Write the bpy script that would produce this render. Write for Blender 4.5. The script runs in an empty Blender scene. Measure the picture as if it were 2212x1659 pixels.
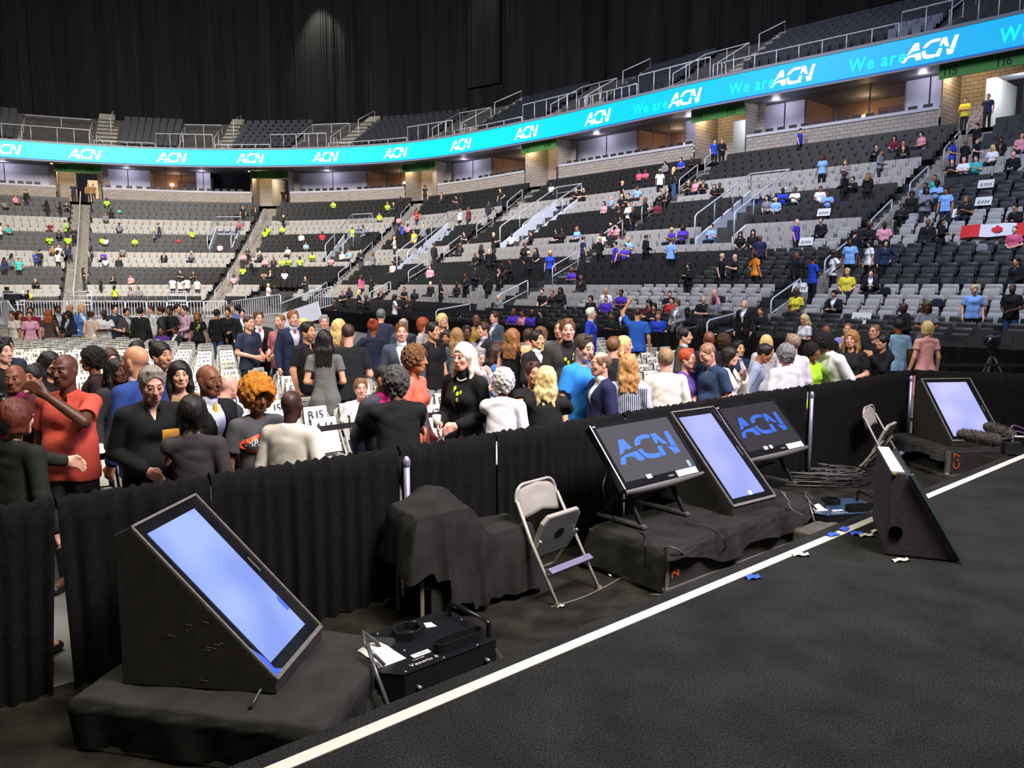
import bpy, math, random, time
import numpy as np
from mathutils import Vector, Matrix
from mathutils.bvhtree import BVHTree
ORDW = ['first', 'second', 'third', 'fourth', 'fifth', 'sixth', 'seventh', 'eighth', 'ninth', 'tenth', 'eleventh', 'twelfth', 'thirteenth', 'fourteenth']
random.seed(7); rng = np.random.default_rng(7)
SC = bpy.context.scene; COL = SC.collection
PI = math.pi
# ---------------------------------------------------------------- camera, world, lights, exposure
F0 = 1703.0; EYE = 2.2; PITCH = math.atan((829.5-615)/F0)
cd = bpy.data.cameras.new('camera'); cam = bpy.data.objects.new('camera', cd); COL.objects.link(cam)
cd.sensor_width = 36; cd.lens = 36*F0/2212; cd.clip_end = 400; cd.clip_start = .05
cam.location = (0, 0, EYE); cam.rotation_euler = (PI/2-PITCH, 0, 0); SC.camera = cam
SC.view_settings.view_transform = 'Standard'; SC.view_settings.look = 'None'
SC.view_settings.gamma = 1; SC.view_settings.exposure = 0.12
try: SC.view_settings.use_curve_mapping = False
except Exception: pass
wd = bpy.data.worlds.new('world'); SC.world = wd; wd.use_nodes = True
wd.node_tree.nodes['Background'].inputs[0].default_value = (.25, .24, .32, 1)
wd.node_tree.nodes['Background'].inputs[1].default_value = .06
def area(name, loc, target, size, power, col=(1, 1, 1), spread=PI, sy=None):
    l = bpy.data.lights.new(name, 'AREA'); l.energy = power; l.color = col; l.size = size; l.spread = spread
    if sy: l.shape = 'RECTANGLE'; l.size_y = sy
    o = bpy.data.objects.new(name, l); COL.objects.link(o); o.location = loc
    o.rotation_euler = (Vector(target)-Vector(loc)).to_track_quat('-Z', 'Y').to_euler(); return o
def spot(name, loc, target, power, angle, col=(1, 1, 1), blend=.5, r=.3):
    l = bpy.data.lights.new(name, 'SPOT'); l.energy = power; l.color = col; l.spot_size = math.radians(angle)
    l.spot_blend = blend; l.shadow_soft_size = r
    o = bpy.data.objects.new(name, l); COL.objects.link(o); o.location = loc
    o.rotation_euler = (Vector(target)-Vector(loc)).to_track_quat('-Z', 'Y').to_euler(); return o
area('rig_light_floor', (-8, 9, 15), (-6, 15, 0), 7, 1500, (1, .95, .84), 2.0)
area('rig_light_crowd', (5, 1, 11), (-1, 9, 1), 3, 680, (1, .94, .85), 1.5)
area('rig_light_violet', (7, 5, 9), (0, 7, 1), 1.2, 180, (.55, .4, 1), 1.5)
area('rig_light_stage', (1, 2, 10), (1.5, 5, 0), 4, 150, (1, .95, .85), 1.9)
area('bowl_light_left', (-22, 36, 24), (-28, 66, 4), 12, 12500, (1, .93, .84), 2.2)
area('bowl_light_middle', (-2, 30, 24), (-3, 56, 5), 12, 8000, (.92, .92, 1), 2.2)
area('bowl_light_right', (8, 14, 22), (15, 32, 4), 10, 4200, (.66, .74, 1), 2.2)
# ---------------------------------------------------------------- photograph geometry helpers
CP, SP_ = math.cos(PITCH), math.sin(PITCH)
def ray(px, py):
    x = (px-1106)/F0; v = -(py-829.5)/F0
    return np.array([x, CP+v*SP_, -SP_+v*CP])
def at(px, py, z):
    r = ray(px, py); return np.array([0, 0, EYE])+r*((z-EYE)/r[2])
def atd(px, py, Y):
    r = ray(px, py); return np.array([0, 0, EYE])+r*(Y/r[1])
def proj(q):
    q = np.asarray(q, float); d = q-np.array([0, 0, EYE]); zc = d[..., 1]*CP-d[..., 2]*SP_
    return 1106+F0*d[..., 0]/zc, 829.5-F0*(d[..., 1]*SP_+d[..., 2]*CP)/zc, zc
def hexc(h):
    h = h.lstrip('#'); c = [int(h[i:i+2], 16)/255 for i in (0, 2, 4)]
    return tuple(((v/12.92) if v <= .04045 else ((v+.055)/1.055)**2.4) for v in c)+(1,)
# ---------------------------------------------------------------- materials
MATS = {}
def mat(name, col=None, rough=.6, metal=0, emit=None, estr=1, noise=0, nscale=20, bump=0, bscale=80, spec=.5, objcol=False, alpha=1, trans=0, stretch=None):
    if name in MATS: return MATS[name]
    m = bpy.data.materials.new(name); m.use_nodes = True; nt = m.node_tree; b = nt.nodes['Principled BSDF']
    b.inputs['Roughness'].default_value = rough; b.inputs['Metallic'].default_value = metal
    b.inputs['Specular IOR Level'].default_value = spec
    if trans: b.inputs['Transmission Weight'].default_value = trans
    if alpha < 1: b.inputs['Alpha'].default_value = alpha
    src = None
    if objcol:
        oi = nt.nodes.new('ShaderNodeObjectInfo'); src = oi.outputs['Color']
    elif isinstance(col, str): col = hexc(col)
    tc = nt.nodes.new('ShaderNodeTexCoord'); co = tc.outputs['Object']
    if stretch:
        mp = nt.nodes.new('ShaderNodeMapping'); mp.inputs['Scale'].default_value = stretch
        nt.links.new(co, mp.inputs[0]); co = mp.outputs[0]
    if noise:
        n = nt.nodes.new('ShaderNodeTexNoise'); n.inputs['Scale'].default_value = nscale; n.inputs['Detail'].default_value = 5
        nt.links.new(co, n.inputs['Vector'])
        mr = nt.nodes.new('ShaderNodeMapRange'); mr.inputs[1].default_value = .3; mr.inputs[2].default_value = .7
        mr.inputs[3].default_value = 1-noise; mr.inputs[4].default_value = 1+noise
        nt.links.new(n.outputs['Fac'], mr.inputs[0])
        mx = nt.nodes.new('ShaderNodeVectorMath'); mx.operation = 'SCALE'
        if src: nt.links.new(src, mx.inputs[0])
        else: mx.inputs[0].default_value = col[:3]
        nt.links.new(mr.outputs[0], mx.inputs['Scale']); src = mx.outputs[0]
    if src: nt.links.new(src, b.inputs['Base Color'])
    else: b.inputs['Base Color'].default_value = col if len(col) == 4 else tuple(col)+(1,)
    if bump:
        n2 = nt.nodes.new('ShaderNodeTexNoise'); n2.inputs['Scale'].default_value = bscale; n2.inputs['Detail'].default_value = 4
        nt.links.new(co, n2.inputs['Vector'])
        bp = nt.nodes.new('ShaderNodeBump'); bp.inputs['Strength'].default_value = bump; bp.inputs['Distance'].default_value = .01
        nt.links.new(n2.outputs['Fac'], bp.inputs['Height']); nt.links.new(bp.outputs[0], b.inputs['Normal'])
    if emit is not None:
        if isinstance(emit, str): emit = hexc(emit)
        b.inputs['Emission Color'].default_value = emit if len(emit) == 4 else tuple(emit)+(1,)
        b.inputs['Emission Strength'].default_value = estr
    MATS[name] = m; return m
M_FAB = mat('fabric', objcol=True, rough=.85, noise=.08, nscale=40, bump=.15, bscale=220, spec=.25)
M_SUIT = mat('suiting', objcol=True, rough=.8, noise=.05, nscale=200, spec=.25)
M_SKIN = mat('skin', objcol=True, rough=.48, noise=.05, nscale=14, spec=.4)
M_HAIR = mat('hair', objcol=True, rough=.5, noise=.45, nscale=60, bump=.6, bscale=90, stretch=(1, 1, .18), spec=.4)
M_CURL = mat('curly_hair', objcol=True, rough=.8, noise=.5, nscale=55, bump=1, bscale=70, spec=.3)
M_PAINT = mat('painted', objcol=True, rough=.5)
# ---------------------------------------------------------------- object helpers
def tag(o, label=None, cat=None, group=None, kind=None):
    if label: o['label'] = label
    if cat: o['category'] = cat
    if group: o['group'] = group
    if kind: o['kind'] = kind
    return o
def empty(name, loc=(0, 0, 0), rz=0, label=None, cat=None, group=None):
    o = bpy.data.objects.new(name, None); COL.objects.link(o); o.location = loc; o.rotation_euler = (0, 0, rz)
    o.empty_display_size = .1
    return tag(o, label, cat, group)
def link(name, me, parent=None, color=None):
    o = bpy.data.objects.new(name, me); COL.objects.link(o)
    if parent is not None: o.parent = parent
    if color is not None: o.color = color if not isinstance(color, str) else hexc(color)
    return o
def mesh_from(name, V, Fc, mats, fm=None, smooth=False):
    me = bpy.data.meshes.new(name); me.from_pydata([tuple(map(float, v)) for v in V], [], [tuple(map(int, f)) for f in Fc])
    for m in (mats if isinstance(mats, (list, tuple)) else [mats]): me.materials.append(m)
    if fm is not None and len(fm) == len(me.polygons): me.polygons.foreach_set('material_index', fm)
    if smooth: me.polygons.foreach_set('use_smooth', [True]*len(me.polygons))
    me.update(); return me
def mesh_np(name, V, Q, mats, smooth=True, fm=None):
    me = bpy.data.meshes.new(name); V = np.asarray(V, np.float32); Q = np.asarray(Q, np.int32)
    n = Q.shape[1]; me.vertices.add(len(V)); me.vertices.foreach_set('co', V.ravel())
    me.loops.add(Q.size); me.loops.foreach_set('vertex_index', Q.ravel())
    me.polygons.add(len(Q)); me.polygons.foreach_set('loop_start', np.arange(0, Q.size, n, dtype=np.int32))
    me.polygons.foreach_set('loop_total', np.full(len(Q), n, np.int32))
    for m in (mats if isinstance(mats, (list, tuple)) else [mats]): me.materials.append(m)
    if fm is not None: me.polygons.foreach_set('material_index', np.asarray(fm, np.int32))
    me.polygons.foreach_set('use_smooth', np.full(len(Q), smooth)); me.update(calc_edges=True); return me
class MB:
    def __init__(s): s.v = []; s.f = []; s.m = []; s.mi = 0
    def add(s, V, Fc):
        o = len(s.v); s.v += [tuple(map(float, p)) for p in V]; s.f += [tuple(i+o for i in f) for f in Fc]; s.m += [s.mi]*len(Fc); return s
    def box(s, c, d, R=None, taper=1):
        x, y, z = d[0]/2, d[1]/2, d[2]/2; V = []
        for dz in (-z, z):
            k = taper if dz > 0 else 1
            for dx, dy in ((-x, -y), (x, -y), (x, y), (-x, y)): V.append(Vector((dx*k, dy*k, dz)))
        if R is not None: V = [R @ v for v in V]
        return s.add([v+Vector(c) for v in V], [(3, 2, 1, 0), (4, 5, 6, 7), (0, 1, 5, 4), (1, 2, 6, 5), (2, 3, 7, 6), (3, 0, 4, 7)])
    def beam(s, a, b, w, h, up=(0, 0, 1)):
        a = Vector(a); b = Vector(b); d = (b-a); L = d.length; d.normalize(); x = d.cross(Vector(up))
        if x.length < 1e-4: x = Vector((1, 0, 0))
        x.normalize(); z = x.cross(d); V = []
        for p in (a, b):
            for i, j in ((-1, -1), (1, -1), (1, 1), (-1, 1)): V.append(p+x*(i*w/2)+z*(j*h/2))
        return s.add(V, [(3, 2, 1, 0), (4, 5, 6, 7), (0, 1, 5, 4), (1, 2, 6, 5), (2, 3, 7, 6), (3, 0, 4, 7)])
    def tube(s, pts, r, n=8, closed=False, cap=True):
        P = [Vector(p) for p in pts]; N = len(P); rr = r if hasattr(r, '__len__') else [r]*N; rings = []; prev = None
        for i, p in enumerate(P):
            a = P[(i-1) % N] if (i or closed) else p; b = P[(i+1) % N] if (i < N-1 or closed) else p
            t = (b-a).normalized()
            if prev is None:
                x = t.orthogonal().normalized()
            else:
                x = prev-t*prev.dot(t)
                x = x.normalized() if x.length > 1e-6 else t.orthogonal().normalized()
            prev = x; y = t.cross(x)
            rings.append([p+x*(rr[i]*math.cos(2*PI*k/n))+y*(rr[i]*math.sin(2*PI*k/n)) for k in range(n)])
        V = [v for r_ in rings for v in r_]; Fc = []
        for i in range(N if closed else N-1):
            j = (i+1) % N
            for k in range(n): Fc.append((i*n+k, i*n+(k+1) % n, j*n+(k+1) % n, j*n+k))
        if cap and not closed: Fc += [tuple(range(n))[::-1], tuple(range((N-1)*n, N*n))]
        return s.add(V, Fc)
    def disc(s, c, r, ax, h, n=16):
        ax = Vector(ax).normalized(); c = Vector(c); return s.tube([c-ax*h/2, c+ax*h/2], r, n)
    def prism(s, poly, a, b):
        """poly: list of 3D points (base ring a) swept by vector b-a"""
        n = len(poly); off = Vector(b)-Vector(a); V = [Vector(p) for p in poly]+[Vector(p)+off for p in poly]
        return s.add(V, [tuple(range(n))[::-1], tuple(range(n, 2*n))]+[(i, (i+1) % n, n+(i+1) % n, n+i) for i in range(n)])
    def grid(s, P, closed=False):
        n, m = len(P), len(P[0]); V = [p for r in P for p in r]
        return s.add(V, [(i*m+j, i*m+j+1, (i+1)*m+j+1, (i+1)*m+j) for i in range(n-1) for j in range(m-1)])
    def lathe(s, prof, c=(0, 0, 0), n=20):
        V = []
        for r, z in prof:
            for k in range(n): V.append((c[0]+r*math.cos(2*PI*k/n), c[1]+r*math.sin(2*PI*k/n), c[2]+z))
        return s.add(V, [(i*n+k, i*n+(k+1) % n, (i+1)*n+(k+1) % n, (i+1)*n+k) for i in range(len(prof)-1) for k in range(n)])
    def build(s, name, mats, parent=None, smooth=False, bevel=0, color=None, loc=None):
        me = mesh_from(name, s.v, s.f, mats, s.m, smooth); o = link(name, me, parent, color)
        if bevel:
            b = o.modifiers.new('bevel', 'BEVEL'); b.width = bevel; b.segments = 2; b.limit_method = 'ANGLE'; b.angle_limit = .6
        if loc: o.location = loc
        return o
    def mesh(s, name, mats, smooth=False): return mesh_from(name, s.v, s.f, mats, s.m, smooth)
def Rz(a): return Matrix.Rotation(a, 3, 'Z')
def copy_tree(o, parent=None):
    c = o.copy(); COL.objects.link(c); c.parent = parent
    for ch in o.children: copy_tree(ch, c)
    return c
# glyphs from the built-in font, one mesh per character
GL = {}
def glyph(ch, bold=0):
    if (ch, bold) in GL: return GL[(ch, bold)]
    cu = bpy.data.curves.new('g', 'FONT'); cu.body = ch; cu.size = 1; cu.resolution_u = 2; cu.offset = bold
    o = bpy.data.objects.new('g', cu); COL.objects.link(o); bpy.context.view_layer.update()
    me = bpy.data.meshes.new_from_object(o.evaluated_get(bpy.context.evaluated_depsgraph_get()))
    V = np.array([v.co[:] for v in me.vertices]) if len(me.vertices) else np.zeros((0, 3))
    Fc = [tuple(p.vertices) for p in me.polygons]
    w = (V[:, 0].max()+.08) if len(V) else .3
    bpy.data.objects.remove(o); bpy.data.curves.remove(cu); bpy.data.meshes.remove(me)
    GL[(ch, bold)] = (V, Fc, w); return GL[(ch, bold)]
def text2d(t, size=1, shear=0, sx=1, bold=0):
    V = []; Fc = []; x = 0
    for ch in t:
        g, f, w = glyph(ch, bold); o = len(V)
        for p in g: V.append(((x+p[0]*sx+p[1]*shear)*size, p[1]*size))
        Fc += [tuple(i+o for i in q) for q in f]; x += w*sx if ch != ' ' else .35*sx
    return V, Fc, x*size
LOGO = [[(.155,.984),(.237,.977),(.294,.577),(.231,.535),(.205,.6),(.192,.52),(.17,.6),(.162,.5),(.134,.553),(.148,.47),(.125,.45),(.061,.378)],
 [(.049,.284),(.12,.35),(.198,.387),(.336,.428),(.395,.045),(.32,.015),(.279,.062),(.261,.208),(.191,.262),(.124,.256),(.072,0),(0,.028)],
 [(.356,.608),(.37,.75),(.395,.853),(.463,.967),(.545,1),(.662,.977),(.657,.837),(.517,.834),(.474,.782),(.439,.638)],
 [(.359,.46),(.428,.487),(.447,.294),(.511,.206),(.659,.177),(.659,.014),(.517,.005),(.436,.066),(.395,.2)],
 [(.691,.986),(.776,.974),(.879,.434),(.788,.513),(.751,.728),(.723,.538),(.681,.569)],
 [(.683,.448),(.751,.427),(.751,.022),(.679,.032),(.667,.187)],
 [(.925,.976),(.998,.977),(.997,.295),(.906,.359)], [(.839,.349),(1,.263),(.996,.037),(.9,.014)]]
def logo2d(w, h, shear=0):
    V = []; Fc = []
    for p in LOGO:
        o = len(V); V += [(a*w+b*h*shear, b*h) for a, b in p]; Fc.append(tuple(range(o, o+len(p))))
    return V, Fc
# ---------------------------------------------------------------- people: signed distance fields turned into one continuous surface
class Field:
    def __init__(s, lo, hi, vox):
        s.ax = [np.arange(lo[i], hi[i]+vox, vox, dtype=np.float32) for i in range(3)]; s.vox = vox
        s.V = np.full([len(a) for a in s.ax], .25, np.float32)
    def sl(s, lo, hi):
        r = []
        for i in range(3):
            a = int(np.searchsorted(s.ax[i], lo[i])); b = int(np.searchsorted(s.ax[i], hi[i]))+1
            r.append(slice(max(a-1, 0), min(b, len(s.ax[i]))))
        return tuple(r)
    def pts(s, sl):
        return s.ax[0][sl[0]][:, None, None], s.ax[1][sl[1]][None, :, None], s.ax[2][sl[2]][None, None, :]
    def mix(s, sl, d, k, mode):
        a = s.V[sl]
        if mode == 'add':
            h = np.clip(.5+.5*(a-d)/k, 0, 1); s.V[sl] = a+(d-a)*h-k*h*(1-h)
        else:
            d = -d; h = np.clip(.5-.5*(a-d)/k, 0, 1); s.V[sl] = a+(d-a)*h+k*h*(1-h)
    def cap(s, a, b, ra, rb=None, k=.02, mode='add'):
        rb = ra if rb is None else rb; a = np.asarray(a, np.float32); b = np.asarray(b, np.float32); R = max(ra, rb)+k+2*s.vox
        sl = s.sl(np.minimum(a, b)-R, np.maximum(a, b)+R); X, Y, Z = s.pts(sl)
        if 0 in (X.size, Y.size, Z.size): return
        d = b-a; L = float(d@d)+1e-9
        t = np.clip(((X-a[0])*d[0]+(Y-a[1])*d[1]+(Z-a[2])*d[2])/L, 0, 1)
        D = np.sqrt((X-a[0]-t*d[0])**2+(Y-a[1]-t*d[1])**2+(Z-a[2]-t*d[2])**2)-(ra+(rb-ra)*t)
        s.mix(sl, D, k, mode)
    def ell(s, c, r, k=.02, mode='add', M=None):
        c = np.asarray(c, np.float32); r = np.asarray(r, np.float32); R = max(r)+k+2*s.vox
        sl = s.sl(c-R, c+R); X, Y, Z = s.pts(sl)
        if 0 in (X.size, Y.size, Z.size): return
        x, y, z = X-c[0], Y-c[1], Z-c[2]
        if M is not None:
            x, y, z = (x*M[0][j]+y*M[1][j]+z*M[2][j] for j in range(3))
        k0 = np.sqrt((x/r[0])**2+(y/r[1])**2+(z/r[2])**2)+1e-6; k1 = np.sqrt((x/r[0]**2)**2+(y/r[1]**2)**2+(z/r[2]**2)**2)+1e-6
        s.mix(sl, k0*(k0-1)/k1, k, mode)
    def wrinkle(s, amp, f=1.0, seed=0):
        X, Y, Z = s.pts((slice(None),)*3)
        A = 1-2*np.abs(np.sin(Z*26*f+X*14*np.sign(X+.001)+2.2*np.sin(X*7+seed)+1.6*np.sin(Y*11+Z*4))); B = 1-2*np.abs(np.sin(Z*17*f-X*11+2*np.sin(Z*7+seed)+1.7*Y*9)); q = (A*np.clip(.35+np.sin(X*8+Z*6+seed), 0, 1)*.5+B*np.clip(.3+np.sin(Z*9+X*5+2*seed), 0, 1)*.6)
        s.V += (amp*q).astype(np.float32)
    def curl(s, amp, f=70):
        X, Y, Z = s.pts((slice(None),)*3)
        s.V += (amp*(np.sin(X*f+np.sin(Z*f*.7))*np.sin(Y*f*1.1+1+np.sin(X*f*.6))*np.sin(Z*f+.5))).astype(np.float32)
    def mesh(s, name, m):
        V = s.V; S = V < 0
        if not S.any(): return None
        V = V.copy(); 
        for i in (0, -1):
            V[i] = .1; V[:, i] = .1; V[:, :, i] = .1
        S = V < 0; n = np.array(V.shape)-1
        c8 = [S[i:i+n[0], j:j+n[1], k:k+n[2]] for i in (0, 1) for j in (0, 1) for k in (0, 1)]
        cnt = sum(c.astype(np.int8) for c in c8); mask = (cnt > 0) & (cnt < 8); I = np.argwhere(mask)
        idx = np.full(mask.shape, -1, np.int32); idx[mask] = np.arange(len(I))
        vals = np.stack([V[I[:, 0]+i, I[:, 1]+j, I[:, 2]+k] for i in (0, 1) for j in (0, 1) for k in (0, 1)], 1)
        off = np.array([(i, j, k) for i in (0, 1) for j in (0, 1) for k in (0, 1)], np.float32)
        P = np.zeros((len(I), 3), np.float32); C = np.zeros(len(I), np.float32)
        for a in range(8):
            for b in range(a+1, 8):
                if np.abs(off[a]-off[b]).sum() == 1:
                    m_ = (vals[:, a] < 0) != (vals[:, b] < 0); t = vals[m_, a]/(vals[m_, a]-vals[m_, b])
                    P[m_] += off[a]+t[:, None]*(off[b]-off[a]); C[m_] += 1
        P = P/C[:, None]+I; P = P*s.vox+np.array([a[0] for a in s.ax], np.float32)
        Q = []
        for ax in range(3):
            o1, o2 = [(1, 2), (2, 0), (0, 1)][ax]
            A = [slice(None)]*3; B = [slice(None)]*3; A[ax] = slice(0, -1); B[ax] = slice(1, None)
            E = np.argwhere(S[tuple(A)] != S[tuple(B)])
            E = E[(E[:, o1] > 0) & (E[:, o2] > 0) & (E[:, o1] < n[o1]) & (E[:, o2] < n[o2])]
            ins = S[E[:, 0], E[:, 1], E[:, 2]]
            def g(d1, d2):
                e = E.copy(); e[:, o1] -= d1; e[:, o2] -= d2; return idx[e[:, 0], e[:, 1], e[:, 2]]
            q = np.stack([g(1, 1), g(0, 1), g(0, 0), g(1, 0)], 1); q[~ins] = q[~ins][:, ::-1]; Q.append(q)
        Q = np.concatenate(Q); Q = Q[(Q >= 0).all(1)]
        return mesh_np(name, P, Q, m, True)

ARMS = {  # elbow, wrist for the right side (x>0) in the torso frame
 'down': ((.245, .03, 1.14), (.255, -.05, .89)), 'bent': ((.245, .03, 1.13), (.09, -.24, 1.06)),
 'phone': ((.235, -.05, 1.14), (.07, -.29, 1.22)), 'crossed': ((.25, -.07, 1.15), (-.05, -.20, 1.15)),
 'raise': ((.27, -.24, 1.30), (.07, -.33, 1.50)), 'reach': ((.24, -.2, 1.2), (.16, -.46, 1.12)),
 'hug': ((.24, -.25, 1.33), (.05, -.44, 1.27)), 'hip': ((.39, .07, 1.16), (.2, -.04, 1.01)),
 'behind': ((.25, .12, 1.16), (.06, .17, .99)), 'up': ((.33, -.05, 1.62), (.22, -.12, 1.84)),
 'chin': ((.2, -.16, 1.14), (.03, -.2, 1.4)), 'lap': ((.24, .0, 1.14), (.08, -.24, 1.0)), 'front': ((.24, .0, 1.13), (.04, -.2, .95)),
 'cam': ((.22, -.14, 1.2), (.09, -.26, 1.4)), 'low': ((.25, -.05, 1.14), (.2, -.25, .93))}
MCACHE = {}
def person_meshes(pose='down', lean=0, sex='m', top='tee', bot='trousers', hair='short', fat=1.0, vox=.012, sit=False, turn=0, nod=0, beard=0, lean_side=0):
    key = (pose, lean, sex, top, bot, hair, fat, vox, sit, turn, nod, beard, lean_side)
    if key in MCACHE: return MCACHE[key]
    L = math.radians(lean); LS = math.radians(lean_side)
    dz = -.42 if sit else 0
    Rl = (Matrix.Rotation(LS, 3, 'Y') @ Matrix.Rotation(L, 3, 'X')); hipc = Vector((0, .01, .95))
    T = lambda p: Rl @ (Vector(p)-hipc)+hipc+Vector((0, 0, dz))
    hR = Rl @ Matrix.Rotation(math.radians(turn), 3, 'Z') @ Matrix.Rotation(math.radians(nod)-L*.45, 3, 'X')
    hc = T((0, -.012, 1.625)) + Rl @ Vector((0, -.04*math.sin(math.radians(max(nod, 0))), -.015*abs(nod)/30))
    H = lambda p: hc+hR @ Vector(p)
    M = [[hR[i][j] for j in range(3)] for i in range(3)]
    W = 1.0 if sex == 'm' else .9
    sh = .178*W; A = pose.split('+'); A = A if len(A) == 2 else A*2
    arms = []
    for sd, an in ((1, A[0]), (-1, A[1])):
        e, w = ARMS[an]; S0 = T((sd*sh, .01, 1.398)); e = T((sd*e[0]*W if an != 'hip' else sd*e[0], e[1], e[2])); w = T((sd*w[0], w[1], w[2]))
        if sit and an in ('down',): w = e+Vector((-sd*.08, -.23, -.06))
        arms.append((sd, S0, e, w, an))
    legs = []
    for sd in (1, -1):
        if sit: legs.append((sd, Vector((sd*.09, .0, .55)), Vector((sd*.12, -.43, .53)), Vector((sd*.12, -.42, .10))))
        else: legs.append((sd, Vector((sd*.09, .01, .92)), Vector((sd*.105, -.015, .50)), Vector((sd*.11, .03, .09))))
    pts = [hc+Vector((.16, .2, .2)), hc-Vector((.16, .2, .2))]+[q for a in arms for q in a[1:4]]+[q for l in legs for q in l[1:]]
    lo = [min(p[i] for p in pts)-.2 for i in range(3)]; hi = [max(p[i] for p in pts)+.2 for i in range(3)]; lo[2] = -.03; 
    lo[0] = min(lo[0], -.36); hi[0] = max(hi[0], .36); hi[2] = max(hi[2], hc.z+.2)
    Tm = np.array(Rl.inverted()); T0 = np.array(hipc+Vector((0, 0, dz))); H0 = np.array(hipc)
    def tl(F):
        X, Y, Z = F.pts((slice(None),)*3); x, y, z = X-T0[0], Y-T0[1], Z-T0[2]
        return tuple(Tm[i][0]*x+Tm[i][1]*y+Tm[i][2]*z+H0[i] for i in range(3))
    def torso(F, inf, bottom=.86, loose=0, hem=True):
        f = fat; k = .03; bl = .075*(f-1)*2
        if sex == 'm':
            for sd in (1, -1):
                F.cap(T((sd*.083, .0, 1.335)), T((sd*.068*f, -.005, 1.08)), .082+inf, .08+bl*.5+inf+loose, k)
                F.cap(T((sd*.068*f, -.005, 1.1)), T((sd*.072, .01, max(bottom, .9))), .08+bl*.5+inf+loose, .09+bl*.5+inf+loose, k)
            F.ell(T((0, -.03, 1.3)), (.14+inf, .085+inf, .1), .03); F.cap(T((0, .012, 1.34)), T((0, .008, .95)), .083+inf, .08+inf+loose, .04)
            if bl > .01: F.ell(T((0, -.04, 1.06)), (.12+bl+inf, .1+bl+inf, .14), .04)
        else:
            for sd in (1, -1):
                F.cap(T((sd*.068, .0, 1.33)), T((sd*.05*f, .0, 1.1)), .072+inf, .068+bl*.5+inf+loose, k)
                F.cap(T((sd*.05*f, .0, 1.1)), T((sd*.078, .012, max(bottom, .9))), .068+bl*.5+inf, .096+inf+loose, k)
                F.ell(T((sd*.062, -.066, 1.26)), (.054+inf, .05+inf, .054+inf), .035)
            F.cap(T((0, .01, 1.33)), T((0, .01, .98)), .074+inf, .072+inf, .04)
        for sd in (1, -1): F.cap(T((sd*.03, .025, 1.425)), T((sd*(sh-.012), .012, 1.392)), .05+inf*.8, .052+inf, .03)
        if bottom < .86:
            for sd in (1, -1): F.cap(T((sd*.07, .01, .92)), T((sd*.078, .01, bottom-.05)), .092+inf+loose, .1+inf+loose, .03)
        if hem and top != 'dress':
            x, y, z = tl(F); hz = bottom-.01 if bottom < .86 else bottom-.03
            sel = z < hz+.25; F.V = np.where(sel, np.maximum(F.V, hz-z), F.V).astype(np.float32)
    def sleeves(F, inf, frac):
        for sd, S0, e, w, an in arms:
            if frac <= 1:
                c = S0+(e-S0)*frac; d = (e-S0).normalized()
                F.cap(S0, c+d*.03, .05+inf, .046+inf+.01, .02); F.cap(c+d*.085, c+d*.2, .085, None, .004, 'sub')
                q = (c+d*.04); 
            else:
                F.cap(S0, e, .05+inf, .041+inf, .02); F.cap(e, e+(w-e)*min(frac-1, .96), .041+inf, .031+inf, .012)
    def hands(F, k=.006):
        for sd, S0, e, w, an in arms:
            d = (w-e).normalized(); 
            if an in ('down', 'hip', 'behind', 'low'): side = Vector((0, -1, 0)); 
            else: side = Vector((0, 0, 1))
            side = (side-d*side.dot(d)).normalized(); pn = d.cross(side)*sd; inward = -pn if an in ('down', 'low') else pn
            cdir = Vector((-sd, 0, 0)) if an in ('down', 'low', 'hip') else Vector((-sd*.3, .2, -.6)); cdir = (cdir-d*cdir.dot(d)).normalized()
            p0 = w+d*.02; F.cap(w, p0, .028, .03, .02)
            for q in (-.5, 0, .5): F.cap(p0+side*(q*.045), p0+d*.06+side*(q*.052), .017, .015, .012)
            if vox <= .0125:
                for q, l in ((1.5, .068), (.5, .078), (-.5, .074), (-1.5, .058)):
                    b = p0+d*.065+side*(q*.0205); m1 = b+(d*.85+cdir*.35)*(l*.5); tpt = m1+(d*.55+cdir*.75)*(l*.5)
                    F.cap(b, m1, .0092, .0088, k); F.cap(m1, tpt, .0088, .0078, k)
                th = p0+d*.01+side*.03; F.cap(th, th+side*.028+d*.035+cdir*.012, .012, .0105, .008); F.cap(th+side*.028+d*.035+cdir*.012, th+side*.03+d*.062+cdir*.025, .0105, .009, k)
            else: F.cap(p0+d*.05, p0+d*.12+cdir*.03, .024, .018, .02)
    def head(F):
        F.ell(H((0, .014, .03)), (.074, .093, .087), .02, M=M); F.ell(H((0, -.018, -.03)), (.06, .072, .078), .03, M=M)
        F.cap(H((-.015, -.058, -.092)), H((.015, -.058, -.092)), .02, None, .025)
        for sd in (1, -1):
            F.cap(H((sd*.05, .0, -.05)), H((sd*.022, -.05, -.088)), .022, .018, .03)
            F.ell(H((sd*.04, -.062, -.022)), (.024, .02, .024), .02, M=M)
            F.ell(H((sd*.076, .01, -.008)), (.009, .02, .031), .008, M=M)
        if vox <= .0125:
            F.cap(H((-.034, -.078, .03)), H((.034, -.078, .03)), .011, None, .015)
            for sd in (1, -1): F.ell(H((sd*.031, -.094, .01)), (.019, .016, .013), .008, 'sub', M=M)
            F.cap(H((0, -.088, .012)), H((0, -.108, -.026)), .009, .0125, .01)
            for sd in (1, -1): F.ell(H((sd*.012, -.1, -.03)), (.009, .01, .008), .006, M=M)
            F.cap(H((-.018, -.087, -.054)), H((.018, -.087, -.054)), .008, None, .008); F.cap(H((-.014, -.085, -.066)), H((.014, -.085, -.066)), .009, None, .006)
        else: F.cap(H((0, -.088, .012)), H((0, -.104, -.026)), .01, .014, .01)
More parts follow.
